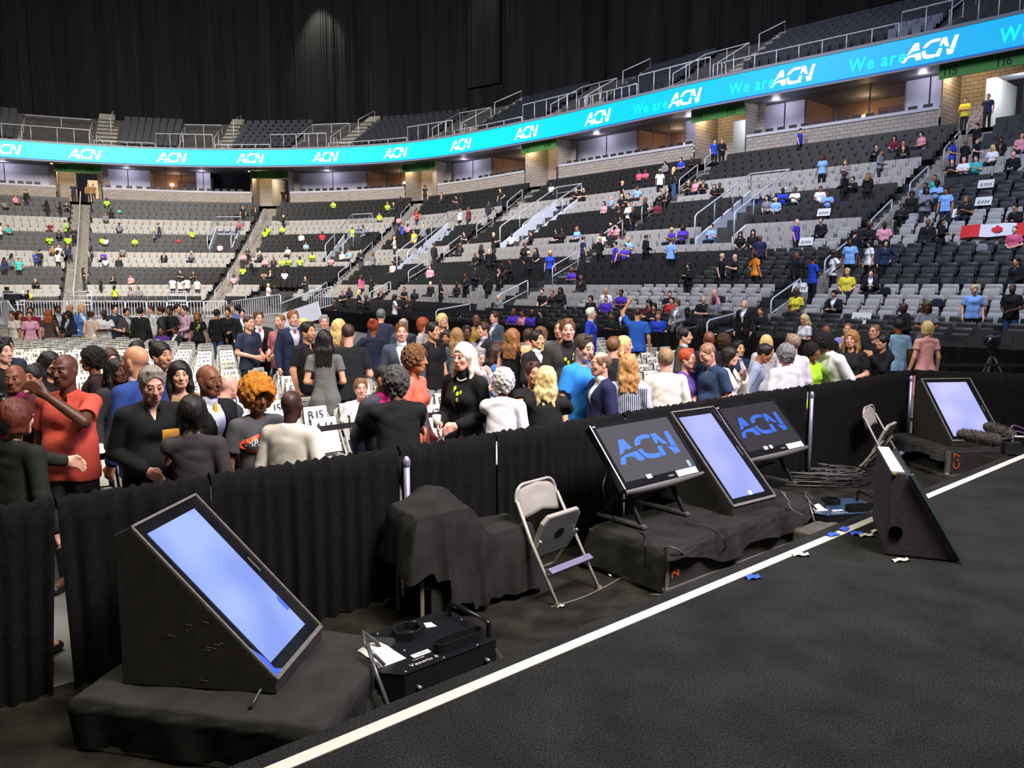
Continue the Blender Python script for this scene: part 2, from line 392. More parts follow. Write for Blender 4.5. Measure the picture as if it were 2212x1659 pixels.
        F.cap(T((0, .02, 1.42)), H((0, .018, -.05)), .056 if sex == 'm' else .047, .053 if sex == 'm' else .045, .025)
    out = []
    bare = bot in ('dress', 'skirt')
    # body
    F = Field(lo, hi, vox)
    torso(F, -.01, hem=False)
    for sd, S0, e, w, an in arms: F.cap(S0, e, .05*W, .04*W, .03); F.cap(e, w, .043*W, .027*W, .015)
    for sd, h, kn, an in legs: F.cap(h, kn, .088, .055, .03); F.cap(kn, an, .055, .036, .015); F.cap(an, an+Vector((0, -.14, -.045)), .034, .03, .02)
    head(F); hands(F); out.append(('body', F.mesh('body', M_SKIN), 'skin'))
    # top
    frac = {'tee': .62, 'polo': .66, 'shirt': 1.95, 'suit': 1.9, 'jacket': 1.9, 'dress': .45, 'tank': 0, 'hoodie': 1.95, 'long': 1.75}.get(top, .6)
    inf = {'suit': .024, 'jacket': .024, 'hoodie': .026, 'tank': .006, 'dress': .008, 'long': .012, 'shirt': .017, 'tee': .015}.get(top, .014)
    bt = {'suit': .78, 'jacket': .84, 'dress': .9, 'tank': .86}.get(top, .85)
    v2 = max(vox, .010)
    F = Field(lo, hi, v2)
    torso(F, inf, bt, loose=.008 if top in ('tee', 'shirt', 'hoodie') else 0)
    if frac: sleeves(F, inf*.8, frac)
    if top == 'hoodie': F.cap(T((-.05, .07, 1.45)), T((.05, .07, 1.45)), .06, None, .03)
    if top == 'dress':
        for sd in (1, -1): F.cap(T((sd*.07, .01, .9)), Vector((sd*.07, .01, .5)), .105, .135, .03)
    F.wrinkle(.0022 if top in ('suit', 'dress', 'tank') else .0035, 1, 1.3*len(pose))
    nb = T((0, -.02, 1.5)); F.cap(T((0, -.006, 1.492)), T((0, -.03, 1.58)), .06 if top not in ('tank',) else .085, None, .01, 'sub')
    if top == 'tank':
        for sd in (1, -1): F.ell(T((sd*.21, 0, 1.4)), (.05, .12, .1), .01, 'sub')
    if top in ('suit', 'jacket'):
        x, y, z = tl(F); t = np.clip((z-1.1)/.36, 0, 1.2); d = np.maximum(np.abs(x)-.078*t-.002, y+.03)
        F.V = np.maximum(F.V, np.where((z > 1.09) & (z < 1.5), -d, -1)).astype(np.float32)
        t = np.clip((1.1-z)/.3, 0, 1); d = np.maximum(np.abs(x)-.05*t*t-.003, y+.03); F.V = np.maximum(F.V, np.where(z < 1.11, -d, -1)).astype(np.float32)
    if top in ('shirt', 'polo'):
        x, y, z = tl(F); t = np.clip((z-1.36)/.1, 0, 1.2); d = np.maximum(np.abs(x)-.036*t, y+.02); F.V = np.maximum(F.V, np.where((z > 1.36) & (z < 1.52), -d, -1)).astype(np.float32)
        for sd in (1, -1): F.cap(T((sd*.052, .02, 1.478)), T((sd*.036, -.055, 1.452)), .011, None, .006); F.cap(T((sd*.036, -.055, 1.452)), T((sd*.05, -.075, 1.41)), .010, .007, .006)
    F.cap(T((-.04, .055, 1.47)), T((.04, .055, 1.47)), .02, None, .02) if top in ('suit', 'shirt', 'polo', 'jacket') else None
    out.append(({'suit': 'jacket', 'jacket': 'jacket', 'dress': 'dress', 'hoodie': 'sweatshirt'}.get(top, 'shirt'), F.mesh('top', M_SUIT if top == 'suit' else M_FAB), 'top'))
    if top in ('suit', 'jacket') and vox < .021:
        F = Field(lo, hi, .013); torso(F, .006, 1.0, hem=False); F.cap(T((0, .03, 1.44)), T((0, -.005, 1.485)), .064, .06, .02)
        out.append(('shirt', F.mesh('inner', M_FAB), 'inner'))
    # bottom
    F = Field(lo, hi, max(vox, .013))
    if bot != 'dress':
        for sd in (1, -1): F.cap(T((sd*.055, .015, .97)), T((sd*.07, .014, .9)), .078, .096, .03)
    for sd, h, kn, an in legs:
        if bot in ('trousers', 'jeans'):
            F.cap(h, kn, .094 if bot == 'trousers' else .09, .068, .02); F.cap(kn, an, .07, .062 if bot == 'trousers' else .05, .02)
        elif bot == 'shorts': F.cap(h, h+(kn-h)*.9, .108, .1, .03)
        elif bot == 'skirt': F.cap(h, h+(kn-h)*.95, .12, .13, .06)
    if bot != 'dress':
        F.wrinkle(.004, .8, 2); out.append((('jeans' if bot == 'jeans' else 'skirt' if bot == 'skirt' else 'shorts' if bot == 'shorts' else 'trousers'), F.mesh('bottom', M_FAB), 'bot'))
    F = Field(lo, hi, max(vox, .012))
    for sd, h, kn, an in legs: F.cap(an+Vector((0, .03, -.045)), an+Vector((0, -.16, -.055)), .045, .035, .03); F.cap(an+Vector((0, .01, .0)), an+Vector((0, .01, -.05)), .045, .045, .03)
    F.V = np.maximum(F.V, (-F.ax[2]+.003)[None, None, :]); out.append(('shoes', F.mesh('shoes', M_PAINT), 'shoe'))
    # hair
    if hair not in ('bald',):
        hv = vox; hl = [hc[i]-.2 for i in range(3)]; hh = [hc[i]+.2 for i in range(3)]
        if hair in ('long', 'wavy', 'braids'): hl[2] -= .3
        if hair == 'afro': hh = [q+.03 for q in hh]
        F = Field(hl, hh, hv); th = {'buzz': .004, 'short': .014, 'fringe': .013, 'curly': .035, 'afro': .063, 'bob': .022, 'long': .018, 'wavy': .026, 'bun': .014, 'grey': .013, 'braids': .016, 'ring': .008}[hair]
        F.ell(H((0, .018, .034)), (.075+th, .092+th, .087+th), .01, M=M)
        if hair in ('short', 'fringe', 'grey'): F.cap(H((-.03, -.045, .112)), H((.035, -.04, .112)), .018, .022, .02)
        if hair == 'bob' or hair == 'curly':
            for sd in (1, -1): F.cap(H((sd*.07, .02, .0)), H((sd*.075, .02, -.075 if hair == 'bob' else -.03)), .035, .03, .03)
            F.cap(H((-.04, .07, .0)), H((-.04, .07, -.07)), .042, .034, .03); F.cap(H((.04, .07, .0)), H((.04, .07, -.07)), .042, .034, .03)
        if hair in ('long', 'wavy', 'braids'):
            e = -.3 if hair != 'wavy' else -.26
            for x in (-.06, -.02, .02, .06): F.cap(H((x, .065, .02)), H((x*1.25, .085, -.12)), .04, .036, .03); F.cap(H((x*1.25, .085, -.12)), H((x*1.25, .1, e)), .036, .02, .03)
            for sd in (1, -1): F.cap(H((sd*.074, .01, .02)), H((sd*.09, .0, -.1)), .026, .028, .03); F.cap(H((sd*.09, .0, -.1)), H((sd*.095, -.02, -.22)), .028, .016, .02)
        if hair == 'bun': F.ell(H((0, .1, .1)), (.045, .045, .045), .015)
        if hair in ('curly', 'afro', 'wavy'): F.curl(.012 if hair != 'wavy' else .006, 85 if hair == 'curly' else 60)
        else: F.curl(.003, 60)
        # face opening and nape
        fz = -.035 if hair != 'ring' else .05
        F.ell(H((0, -.125, -.008)), (.084, .088, .110), .006, 'sub', M=M) if hair in ('short', 'fringe', 'grey', 'buzz') else F.ell(H((0, -.125, fz)), (.07 if hair not in ('afro',) else .078, .085, .112 if hair not in ('afro', 'curly') else .1), .006, 'sub', M=M)
        F.ell(H((0, -.14, -.13)), (.12, .13, .1), .006, 'sub', M=M) if hair not in ('long', 'wavy', 'braids') else None
        if hair in ('short', 'fringe', 'grey', 'buzz', 'ring', 'bun'):
            F.ell(H((0, .02, -.135)), (.13, .15, .085), .006, 'sub', M=M)
            for sd in (1, -1): F.ell(H((sd*.09, -.02, -.04)), (.03, .04, .04), .006, 'sub', M=M)
        if hair == 'ring': F.ell(H((0, .0, .12)), (.075, .085, .07), .006, 'sub', M=M)
        out.append(('hair', F.mesh('hair', M_CURL if hair in ('curly', 'afro') else M_HAIR), 'hair'))
    if beard and vox < .02:
        F = Field([hc[i]-.15 for i in range(3)], [hc[i]+.15 for i in range(3)], vox)
        F.ell(H((0, -.026, -.05)), (.064, .072, .066), .02, M=M); F.cap(H((0, -.06, -.1)), H((0, -.06, -.1)), .022, None, .02)
        F.ell(H((0, -.08, -.004)), (.09, .07, .044), .006, 'sub', M=M); F.ell(H((0, .05, -.03)), (.1, .075, .12), .006, 'sub', M=M); F.ell(H((0, -.1, -.06)), (.02, .02, .012), .004, 'sub', M=M)
        F.curl(.002, 120); out.append(('beard', F.mesh('beard', M_HAIR), 'beard'))
    info = dict(H=H, T=T, hR=hR, hc=hc, Rl=Rl, top=(H((0, .015, .117+(.01 if hair != 'afro' else .06)))).z, arms=arms, zmax=hc.z+.13)
    out = [o for o in out if o[1] is not None]
    MCACHE[key] = (out, info); return MCACHE[key]

M_EYE = mat('eye_white', '#e9e4dc', rough=.25); M_IRIS = mat('eye_iris', '#1d120c', rough=.2); M_LIP = mat('lips', objcol=True, rough=.45)
def face_parts(root, info, skin, hairc, glasses=None, brow=True):
    H = info['H']; R = info['hR']; mb = MB()
    for sd in (1, -1):
        c = H((sd*.031, -.0818, .009)); n = 10
        for mi, rad, off in ((0, .0118, 0), (1, .0062, .0068)):
            mb.mi = mi; cc = c+R @ Vector((0, -off, 0)); rows = []
            for i in range(6):
                ph = PI*i/5; rows.append([cc+Vector((rad*math.sin(ph)*math.cos(2*PI*j/n), rad*math.sin(ph)*math.sin(2*PI*j/n), rad*math.cos(ph)*(.8 if mi == 0 else 1))) for j in range(n+1)])
            mb.grid(rows)
    mb.build('eyes', [M_EYE, M_IRIS], root, True)
    mb = MB()
    for sd in (1, -1):  # upper lids
        mb.tube([H((sd*(.031+q*.0145), -.0945+abs(q)*.006, .0175-abs(q)*.004)) for q in (-1, -.5, 0, .5, 1)], .0034, 6)
    mb.build('eyelids', M_LIP, root, True, color=tuple(c*.8 for c in skin[:3])+(1,))
    if brow:
        mb = MB()
        for sd in (1, -1): mb.tube([H((sd*(.016+q*.034), -.0905+q*.012, .033+.004*math.sin(q*3))) for q in (0, .33, .66, 1)], [.003, .0035, .003, .0015], 6)
        mb.build('eyebrows', M_HAIR, root, True, color=hairc)
    mb = MB(); mb.tube([H((q*.02, -.0955+abs(q)*.006, -.0595+abs(q)*.001)) for q in (-1, -.5, 0, .5, 1)], [.002, .0045, .005, .0045, .002], 6)
    mb.build('mouth', M_LIP, root, True, color=(skin[0]*.75, skin[1]*.5, skin[2]*.5, 1))
    if glasses:
        mb = MB()
        for sd in (1, -1):
            mb.tube([H((sd*.031+.021*math.cos(a), -.112, .008+.015*math.sin(a))) for a in np.linspace(0, 2*PI, 15)[:-1]], .0016, 5, closed=True)
            mb.tube([H((sd*.052, -.11, .012)), H((sd*.08, -.02, .012)), H((sd*.08, .02, .0))], .0016, 5)
        mb.tube([H((-.01, -.112, .012)), H((.01, -.112, .012))], .0016, 5)
        mb.build('glasses', M_PAINT, root, True, color=hexc(glasses))
SKIN = {'w': '#e0ac90', 'r': '#dba28c', 't': '#c78f6c', 'b': '#7a4c34', 'd': '#5a3628', 'k': '#3d261e', 'a': '#d6a480', 'm': '#a36c4a'}
HAIRC = {'k': '#15110f', 'b': '#3b2417', 'l': '#7a5632', 'y': '#d9b878', 'g': '#8f8b87', 'w': '#d8d5cd', 'r': '#8e3a1c', 'o': '#c07a22', 'n': '#5b4630', 's': '#6d6a66'}
CC = dict(k='#17171a', n='#a8ee2c', w='#e4e2e6', b='#2440b0', l='#7fa8e0', v='#4a30a8', g='#77777d', r='#c42a30', o='#ee8a20', y='#dccb3a', p='#d8909c', c='#e0806c', m='#6a1e30', e='#232a48', t='#2aa49c', h='#8a6a44', q='#8890b0', x='#3a3a40')
def rgbof(c): return hexc(CC.get(c, c))
def make_person(loc, face, label, group=None, ztop=None, colors=None, detail=False, name='person', skin='w', hairc='k', glasses=None, **kw):
    parts, info = person_meshes(**kw)
    root = empty(name, loc, math.radians(face), label, 'person', group)
    sc = 1.0
    if ztop: sc = min(max(ztop/info['top'], .86), 1.14); root.scale = (sc, sc, sc)
    colmap = dict(skin=hexc(SKIN[skin]), hair=hexc(HAIRC.get(hairc, hairc)), shoe=(.01, .01, .01, 1), inner=(.75, .75, .78, 1), top=(.1, .1, .1, 1), bot=(.02, .02, .025, 1))
    colmap['beard'] = tuple(.35*a+.65*b for a, b in zip(colmap['skin'], colmap['hair']))
    for k_, v in (colors or {}).items(): colmap[k_] = rgbof(v)
    obs = {}
    for nm, me, ck in parts: obs[nm] = link(nm, me, root, colmap[ck])
    if detail: face_parts(root, info, colmap['skin'], colmap['hair'], glasses)
    return root, obs, info
def decal(root, target, V2, Fc, m, name, T, off=.004, color=None, front=True):
    """lay flat artwork (x across, z up) on the front or back of a garment"""
    me = target.data; bv = BVHTree.FromPolygons([v.co for v in me.vertices], [tuple(p.vertices) for p in me.polygons]); V = []
    for x, z in V2:
        o = T((x if front else -x, -.5 if front else .5, z)); d = (T((0, 1 if front else -1, 1.2))-T((0, 0, 1.2))).normalized()
        h = bv.ray_cast(o, d)[0]
        V.append((h-d*off) if h is not None else (o+d*.36))
    me2 = mesh_from(name, V, Fc, m); return link(name, me2, root, color)
# ---------------------------------------------------------------- arena bowl: station curves from the aisles
M_CONC = mat('concrete', (.20, .18, .155), rough=.85, noise=.25, nscale=3, bump=.2, bscale=30)
M_DECK = mat('dark_concrete', (.035, .033, .033), rough=.9, noise=.3, nscale=4)
M_RAIL = mat('white_rail', '#b9bcc4', rough=.4, metal=.2)
M_BLACK = mat('matte_black', (.006, .006, .007), rough=.9, spec=.15)
M_FLOOR = mat('arena_floor_grey', (.14, .135, .13), rough=.6, noise=.3, nscale=2)
M_SEATK = mat('seat_black', (.011, .0105, .011), rough=.55, noise=.15, nscale=8)
M_SEATG = mat('seat_grey', (.30, .28, .26), rough=.6, noise=.12, nscale=8)
M_SEATN = mat('seat_navy', (.006, .008, .016), rough=.7)
Bp = np.array([(-62,60),(-38.8,72.5),(-22.9,76.5),(-8,71.5),(2.2,61),(12.6,49.3),(22.3,38.9),(32,27.5),(41,15)], float)
Fp = np.array([(-46,44),(-31,55.5),(-22.6,56.5),(-15.6,52.5),(-11.6,46.5),(-3.9,31.9),(4.9,22.3),(11.6,15.6),(20,7)], float)
def crom(P, s):
    s = np.atleast_1d(np.asarray(s, float)); i = np.clip(np.floor(s).astype(int), 0, len(P)-2); t = (s-i)[:, None]
    g = lambda j: P[np.clip(j, 0, len(P)-1)]
    p0 = np.where((i > 0)[:, None], g(i-1), 2*g(i)-g(i+1)); p1 = g(i); p2 = g(i+1); p3 = np.where((i+2 < len(P))[:, None], g(i+2), 2*g(i+1)-g(i))
    return .5*(2*p1+(p2-p0)*t+(2*p0-5*p1+4*p2-p3)*t*t+(3*p1-p0-3*p2+p3)*t**3)
ZK = lambda k: np.interp(k, [0, 4, 5, 8, 12, 15, 19, 22, 26, 27], [.08, .5, .72, 1.68, 3.15, 4.5, 6.15, 7.6, 9.55, 9.9])
NR = 26
def bowl(s, k):
    b = crom(Bp, s); f = crom(Fp, s); t = (np.asarray(k, float)/NR); t = t[:, None] if np.ndim(t) else t
    return f+(b-f)*t
def bpt(s, k): p = bowl(s, k)[0]; return Vector((p[0], p[1], float(ZK(k))))
def outn(s):  # unit vector from the floor to the back of the stands
    d = crom(Bp, s)-crom(Fp, s); return (d/np.linalg.norm(d, axis=1)[:, None])
def tang(s): d = crom(Bp, np.asarray(s)+.01)-crom(Bp, np.asarray(s)-.01); return d/np.linalg.norm(d, axis=-1)[..., None]
def bnorm(s): t = tang(np.atleast_1d(s)); return np.stack([-t[:, 1], t[:, 0]], 1)
def k0(s): return 4 if s < 3.55 else 0
AW = .75  # aisle half width
def aisle_gap(i, k):  # half width of aisle i at row k in s units
    ds = .02; p = bowl([i-ds, i+ds], [k, k]); return AW*2*ds/np.linalg.norm(p[1]-p[0])
SMAX = 7.8; SMIN = .04
# stepped concrete
def steps_mesh(sa, sb, ka, kb, mb, n=24, nose=.0):
    ss = np.linspace(sa, sb, n)
    for k in range(ka, kb):
        a = bowl(ss, np.full(n, k)); b = bowl(ss, np.full(n, k+1)); z = float(ZK(k)); zp = float(ZK(k-1)) if k > ka else z-.5
        mb.grid([[(p[0], p[1], zp) for p in a], [(p[0], p[1], z) for p in a]])
        mb.grid([[(p[0], p[1], z) for p in a], [(p[0], p[1], z) for p in b]])
VOM = [(1.80, 16, 20, .085), (2.72, 14, 20, .075), (3.62, 12, 19, .075), (4.40, 15, 21, .075), (5.45, 14, 19, .075)]  # mid-bowl entrances: station, rows, half width
for i in range(1, 8):
    mb = MB(); ka = k0(i-.2)
    steps_mesh(max(i-1, SMIN), min(i, SMAX), ka, NR, mb)
    tag(mb.build('floor', [M_DECK]), kind='structure').name = 'terrace_floor'
# aisle stairs (half steps)
for i in range(1, 8):
    mb = MB()
    for k in range(k0(i-.4), NR):
        for h in (0, 1):
            kk = k+h*.5; g = aisle_gap(i, kk); p = bowl([i-g, i+g, i+g, i-g], [kk, kk, kk+.5, kk+.5]); z = float(ZK(k))+.02+h*(float(ZK(k+1))-float(ZK(k)))*.5
            zb = float(ZK(k))-.3
            V = [(q[0], q[1], zb) for q in p]+[(q[0], q[1], z) for q in p]
            mb.add(V, [(4, 5, 6, 7), (0, 1, 5, 4), (1, 2, 6, 5), (3, 0, 4, 7)])
    tag(mb.build('aisle_stair', M_CONC), f'{ORDW[i-1]} concrete aisle stair from the left climbing through the stands', 'stairs')
# floor, ceiling
mb = MB(); mb.box((0, 30, -.1), (170, 170, .2)); tag(mb.build('floor', M_FLOOR), kind='structure')
mb = MB(); mb.box((0, 30, 36.2), (190, 190, .4)); tag(mb.build('ceiling', M_BLACK), kind='structure')
# ---------------------------------------------------------------- seats
def seat_mesh(mat_, lod=0):
    mb = MB()
    if lod: 
        mb.box((0, .30, .62), (.50, .05, .46)); mb.box((0, .18, .44), (.46, .1, .34)); return mb.mesh('seat_lod', mat_)
    return mb
def make_seat(m, name):
    root = empty('stadium_seat', (0, 0, 0))
    mb = MB(); n = 7; rows = []
    for i in range(n):
        z = .42+.44*i/(n-1); y = .27+.07*i/(n-1)+.02*math.sin(PI*i/(n-1)); w = .235-(.02 if i in (0, n-1) else 0)
        rows.append([(x*w, y+.03*x*x, z) for x in (-1, -.9, -.5, 0, .5, .9, 1)])
    mb.grid(rows); b = mb.build('backrest', m, root, True); s = b.modifiers.new('s', 'SOLIDIFY'); s.thickness = .035
    mb = MB(); rows = []
    for i in range(6):
        z = .36+.38*i/5; y = .13+.06*i/5-.03*math.sin(PI*i/5); w = .215-(.025 if i in (0, 5) else 0)
        rows.append([(x*w, y, z) for x in (-1, -.85, 0, .85, 1)])
    mb.grid(rows); b = mb.build('seat', m, root, True); s = b.modifiers.new('s', 'SOLIDIFY'); s.thickness = .05
    for sx in (-1, 1):
        mb = MB(); mb.box((sx*.265, .2, .58), (.04, .3, .035)); mb.box((sx*.265, .27, .3), (.035, .08, .56)); mb.build('armrest', M_SEATK, root)
    return root
seats = []
SEC_NAME = {0: 'at the far left end', 1: 'right of the tall stair', 2: 'right of the second stair', 3: 'left of the stand corner', 4: 'in the curving middle stand', 5: 'in the long side stand', 6: 'at the right side stand', 7: 'at the right end'}
def in_vom(s, k, pad=0):
    for c, ka, kb, w in VOM:
        if ka-1 <= k < kb+0 and abs(s-c) < w*1.02+pad: return True
    if k < 9 and 2.15 < s < 3.0 and k < 7.5: return s > 2.28 and s < 2.72  # floor level ramp
    return False
def row_mat(k): return 1 if k in (5, 6, 7, 12, 13, 14, 19, 20, 21) else 0
for sec in range(0, 8):
    for k in range(k0(sec+.8), NR):
        sa = max(sec, SMIN); sb = min(sec+1, SMAX)
        ga = aisle_gap(sec, k) if sec > 0 else 0; gb = aisle_gap(sec+1, k) if sec < 7 else 0
        sa += ga; sb -= gb
        ss = np.linspace(sa, sb, 60); P = bowl(ss, np.full(60, k+.02)); L = np.concatenate([[0], np.cumsum(np.linalg.norm(np.diff(P, axis=0), axis=1))])
        n = int(L[-1]/.57)
        for j in range(n):
            l = (L[-1]-n*.57)/2+(j+.5)*.57; s = float(np.interp(l, L, ss)); s_ = bowl([s-.005, s+.005], [k, k]); t = s_[1]-s_[0]
            if in_vom(s, k): continue
            p = bowl(s, k+.12)[0]; x, y, zc = proj((p[0], p[1], float(ZK(k))+.5))
            if zc < 3 or x < -420 or x > 2420: continue
            seats.append((zc, p[0], p[1], float(ZK(k)), math.atan2(t[1], t[0]), row_mat(k), sec, k, x, y))
seats.sort(key=lambda q: q[0])
# rows that stand in front of the curtain wall hide nothing: choose the nearest visible 300
near = [q for q in seats if q[9] < 742 and -10 < q[8] < 2222][:300]; nset = set(id(q) for q in near); far = [q for q in seats if id(q) not in nset]
SP = {0: make_seat(M_SEATK, 'k'), 1: make_seat(M_SEATG, 'g')}; used = {0: False, 1: False}
ORD = ['lowest', 'second', 'third', 'fourth', 'fifth', 'sixth', 'seventh', 'eighth', 'ninth', 'tenth', 'eleventh', 'twelfth', 'thirteenth', 'fourteenth', 'fifteenth']
for q in near:
    r = SP[q[5]] if not used[q[5]] else copy_tree(SP[q[5]]); used[q[5]] = True
    r.location = (q[1], q[2], q[3]); r.rotation_euler = (0, 0, q[4])
    lab = f"{'grey' if q[5] else 'black'} tip-up seat in the {ORD[min(q[7],14)]} row, {SEC_NAME[q[6]]}"
    tag(r, lab, 'seat', f"{'grey' if q[5] else 'black'} stadium seats, {ORD[min(q[7],14)]} row, {SEC_NAME[q[6]]}")
def merged(name, lst, base, mats, matidx):
    bv, bf = base; n = len(lst); bv = np.array(bv); bf = np.array(bf); A = np.array([q[4] for q in lst]); c, s = np.cos(A)[:, None], np.sin(A)[:, None]
    X = bv[None, :, 0]*c-bv[None, :, 1]*s+np.array([q[1] for q in lst])[:, None]; Y = bv[None, :, 0]*s+bv[None, :, 1]*c+np.array([q[2] for q in lst])[:, None]
    Z = np.broadcast_to(bv[None, :, 2], X.shape)+np.array([q[3] for q in lst])[:, None]
    V = np.stack([X, Y, Z], 2).reshape(-1, 3); Q = (bf[None]+(np.arange(n)*len(bv))[:, None, None]).reshape(-1, 4)
    return link(name, mesh_np(name, V, Q, mats, False, np.repeat(matidx, len(bf))))
b = MB(); b.box((0, .31, .64), (.55, .05, .40), Matrix.Rotation(-.12, 3, 'X')); b.box((0, .17, .5), (.43, .07, .36), Matrix.Rotation(-.1, 3, 'X'))
o = merged('stadium_seats', far, (b.v, b.f), [M_SEATK, M_SEATG], [q[5] for q in far])
tag(o, 'distant tip-up seats in alternating bands of black and grey filling the stands', 'seats', kind='stuff')
# ---------------------------------------------------------------- ribbon board and upper deck edge
Rp = np.array([(-64,56),(-38.3,70.2),(-23.4,73),(-9.5,69.8),(1.3,60.6),(11.5,48.8),(21.3,38.7),(31,27.2),(40,14)], float)
ZR0, ZR1 = 12.8, 14.22
def rib(s, z, off=0):
    p = crom(Rp, s)[0]; n = bnorm(s)[0]; return Vector((p[0]+n[0]*off, p[1]+n[1]*off, z))
ms = bpy.data.materials.new('led_ribbon'); ms.use_nodes = True; nt = ms.node_tree; bs = nt.nodes['Principled BSDF']; bs.inputs['Base Color'].default_value = (0, .02, .03, 1)
tc = nt.nodes.new('ShaderNodeTexCoord'); sx = nt.nodes.new('ShaderNodeSeparateXYZ'); nt.links.new(tc.outputs['Object'], sx.inputs[0])
mr = nt.nodes.new('ShaderNodeMapRange'); mr.inputs[1].default_value = -6; mr.inputs[2].default_value = 20; nt.links.new(sx.outputs[0], mr.inputs[0])
rp = nt.nodes.new('ShaderNodeMix'); rp.data_type = 'RGBA'; rp.inputs[6].default_value = (0, .95, 1.0, 1); rp.inputs[7].default_value = (0, .40, .82, 1)
nt.links.new(mr.outputs[0], rp.inputs[0]); nt.links.new(rp.outputs[2], bs.inputs['Emission Color']); bs.inputs['Emission Strength'].default_value = 1.0
M_LEDW = mat('led_white', (.1, .1, .1), emit=(1, 1, 1), estr=1.6); M_LEDC = mat('led_cyan', (.0, .1, .1), emit=(0, .95, .92), estr=.95)
board = empty('ribbon_board', (0, 0, 0), 0, 'long curved cyan led ribbon board with white letters around the stands', 'led board')
ss = np.linspace(.02, 7.9, 156)
mb = MB(); mb.grid([[rib(s, ZR0) for s in ss], [rib(s, ZR1) for s in ss]]); mb.build('led_panel', ms, board)
mb = MB()
for z0, z1, off in ((ZR1, ZR1+.16, -.05), (ZR0-.1, ZR0, -.05)):
    mb.grid([[rib(s, z0, off) for s in ss], [rib(s, z1, off) for s in ss]]); mb.grid([[rib(s, z1, off) for s in ss], [rib(s, z1, 1.5) for s in ss]])
mb.build('edge_trim', mat('ribbon_trim', (.16, .17, .2), rough=.5), board)
mb = MB(); mb.grid([[rib(s, ZR0-.02, -.02) for s in ss], [rib(s, ZR0+.06, -.02) for s in ss]]); mb.build('bloom_edge', mat('bloom_blue', (0, .01, .05), emit=(.0, .12, .75), estr=1), board)  # lens bloom along the ribbon's lower edge, put in as a glowing blue strip
RL = np.concatenate([[0], np.cumsum([(rib(ss[i+1], 0)-rib(ss[i], 0)).length for i in range(len(ss)-1)])])
def on_ribbon(V2, Fc, px, m, name, h0, off=-.03):
    # arc length under the image column px
    xs = [proj(rib(s, 13.5))[0] for s in ss]; l0 = float(np.interp(px, xs, RL)); V = []
    for x, z in V2:
        s = float(np.interp(l0+x, RL, ss)); V.append(rib(s, ZR0+h0+z, off))
    link(name, mesh_from(name, V, Fc, m), board)
for px, w in ((-30, 2.3), (145, 2.45), (336, 2.45), (509, 2.4), (674, 2.35), (828, 2.3), (972, 2.3), (1111, 2.3), (1262, 2.3), (1443, 2.3), (1664, 2.35), (1948, 2.35)):
    V, Fc = logo2d(w, .86, .28); on_ribbon(V, Fc, px, M_LEDW, 'logo', .27)
for px in (1368, 1576, 1834, 2160):
    V, Fc, w = text2d('We are', .92, .05, .86, .022); on_ribbon(V, Fc, px, M_LEDC, 'lettering', .32)
# upper deck rows and seats behind the ribbon
mb = MB(); UD = 7
def ud(s, k): return rib(s, ZR1+.12+.47*k, .55+.8*k)
for k in range(UD): mb.grid([[ud(s, k) for s in ss], [rib(s, ZR1+.12+.47*k, .55+.8*(k+1)) for s in ss], [ud(s, k+1) for s in ss]])
tag(mb.build('upper_deck', M_DECK), kind='structure').name = 'upper_floor'
us = []
_xs = [proj(rib(s, 14.6, .5))[0] for s in ss]; AU = [float(np.interp(px, _xs, ss)) for px in (125, 425, 672, 955, 1215, 1490, 2120)]  # upper vomitories
for k in range(UD):
    for q in np.arange(RL[0], RL[-1], .58):
        s = float(np.interp(q, RL, ss)); p = rib(s, ZR1+.12+.47*k, .55+.8*k+.25); t = tang(np.array([s]))[0]
        if any(-.14 < s-a < .24 for a in AU): continue
        us.append((0, p.x, p.y, p.z, math.atan2(t[1], t[0]), 1 if (k < 2 and s > 5.7) else 0))
o = merged('upper_deck_seats', us, (b.v, b.f), [M_SEATN, mat('seat_slate', (.09, .10, .14), rough=.6)], [q[5] for q in us])
tag(o, 'dark upper deck seats above the led ribbon board', 'seats', kind='stuff')
# low guard rail on top of the ribbon, one run between vomitories
def rail_run(name, pts, posts, r=.035, label=None, drop=.5, mid=None, group=None):
    root = empty(name, pts[0], 0, label, 'railing', group); mb = MB(); P0 = Vector(pts[0])
    mb.tube([Vector(p)-P0 for p in pts], r, 6); mb.build('top_rail', M_RAIL, root, True)
    if mid: mb = MB(); mb.tube([Vector(p)-P0-Vector((0, 0, mid)) for p in pts], r*.8, 6); mb.build('middle_rail', M_RAIL, root, True)
    for p in posts:
        mb = MB(); mb.tube([Vector(p)-P0, Vector(p)-P0-Vector((0, 0, drop))], r, 6); mb.build('post', M_RAIL, root, True)
    return root
bounds = [.3]+AU+[7.5]; SG = ['far left end', '109 110 sign', '111 112 sign', '112 113 sign', '113 114 sign', '114 115 sign', 'first part right of the 114 115 sign', '115 116 sign', 'far right end']
for i in range(len(bounds)-1):
    a = bounds[i]+.13; c = bounds[i+1]-.25; n = 9; hh = .38 if i < 5 else .75
    pts = [rib(q, ZR1+.12+hh, .1) for q in np.linspace(a, c, n)]
    rail_run('guard_rail', pts, pts[::1 if i >= 5 else 2], .032, f'white guard rail above the ribbon board, {ORDW[i]} run from the left end', hh)
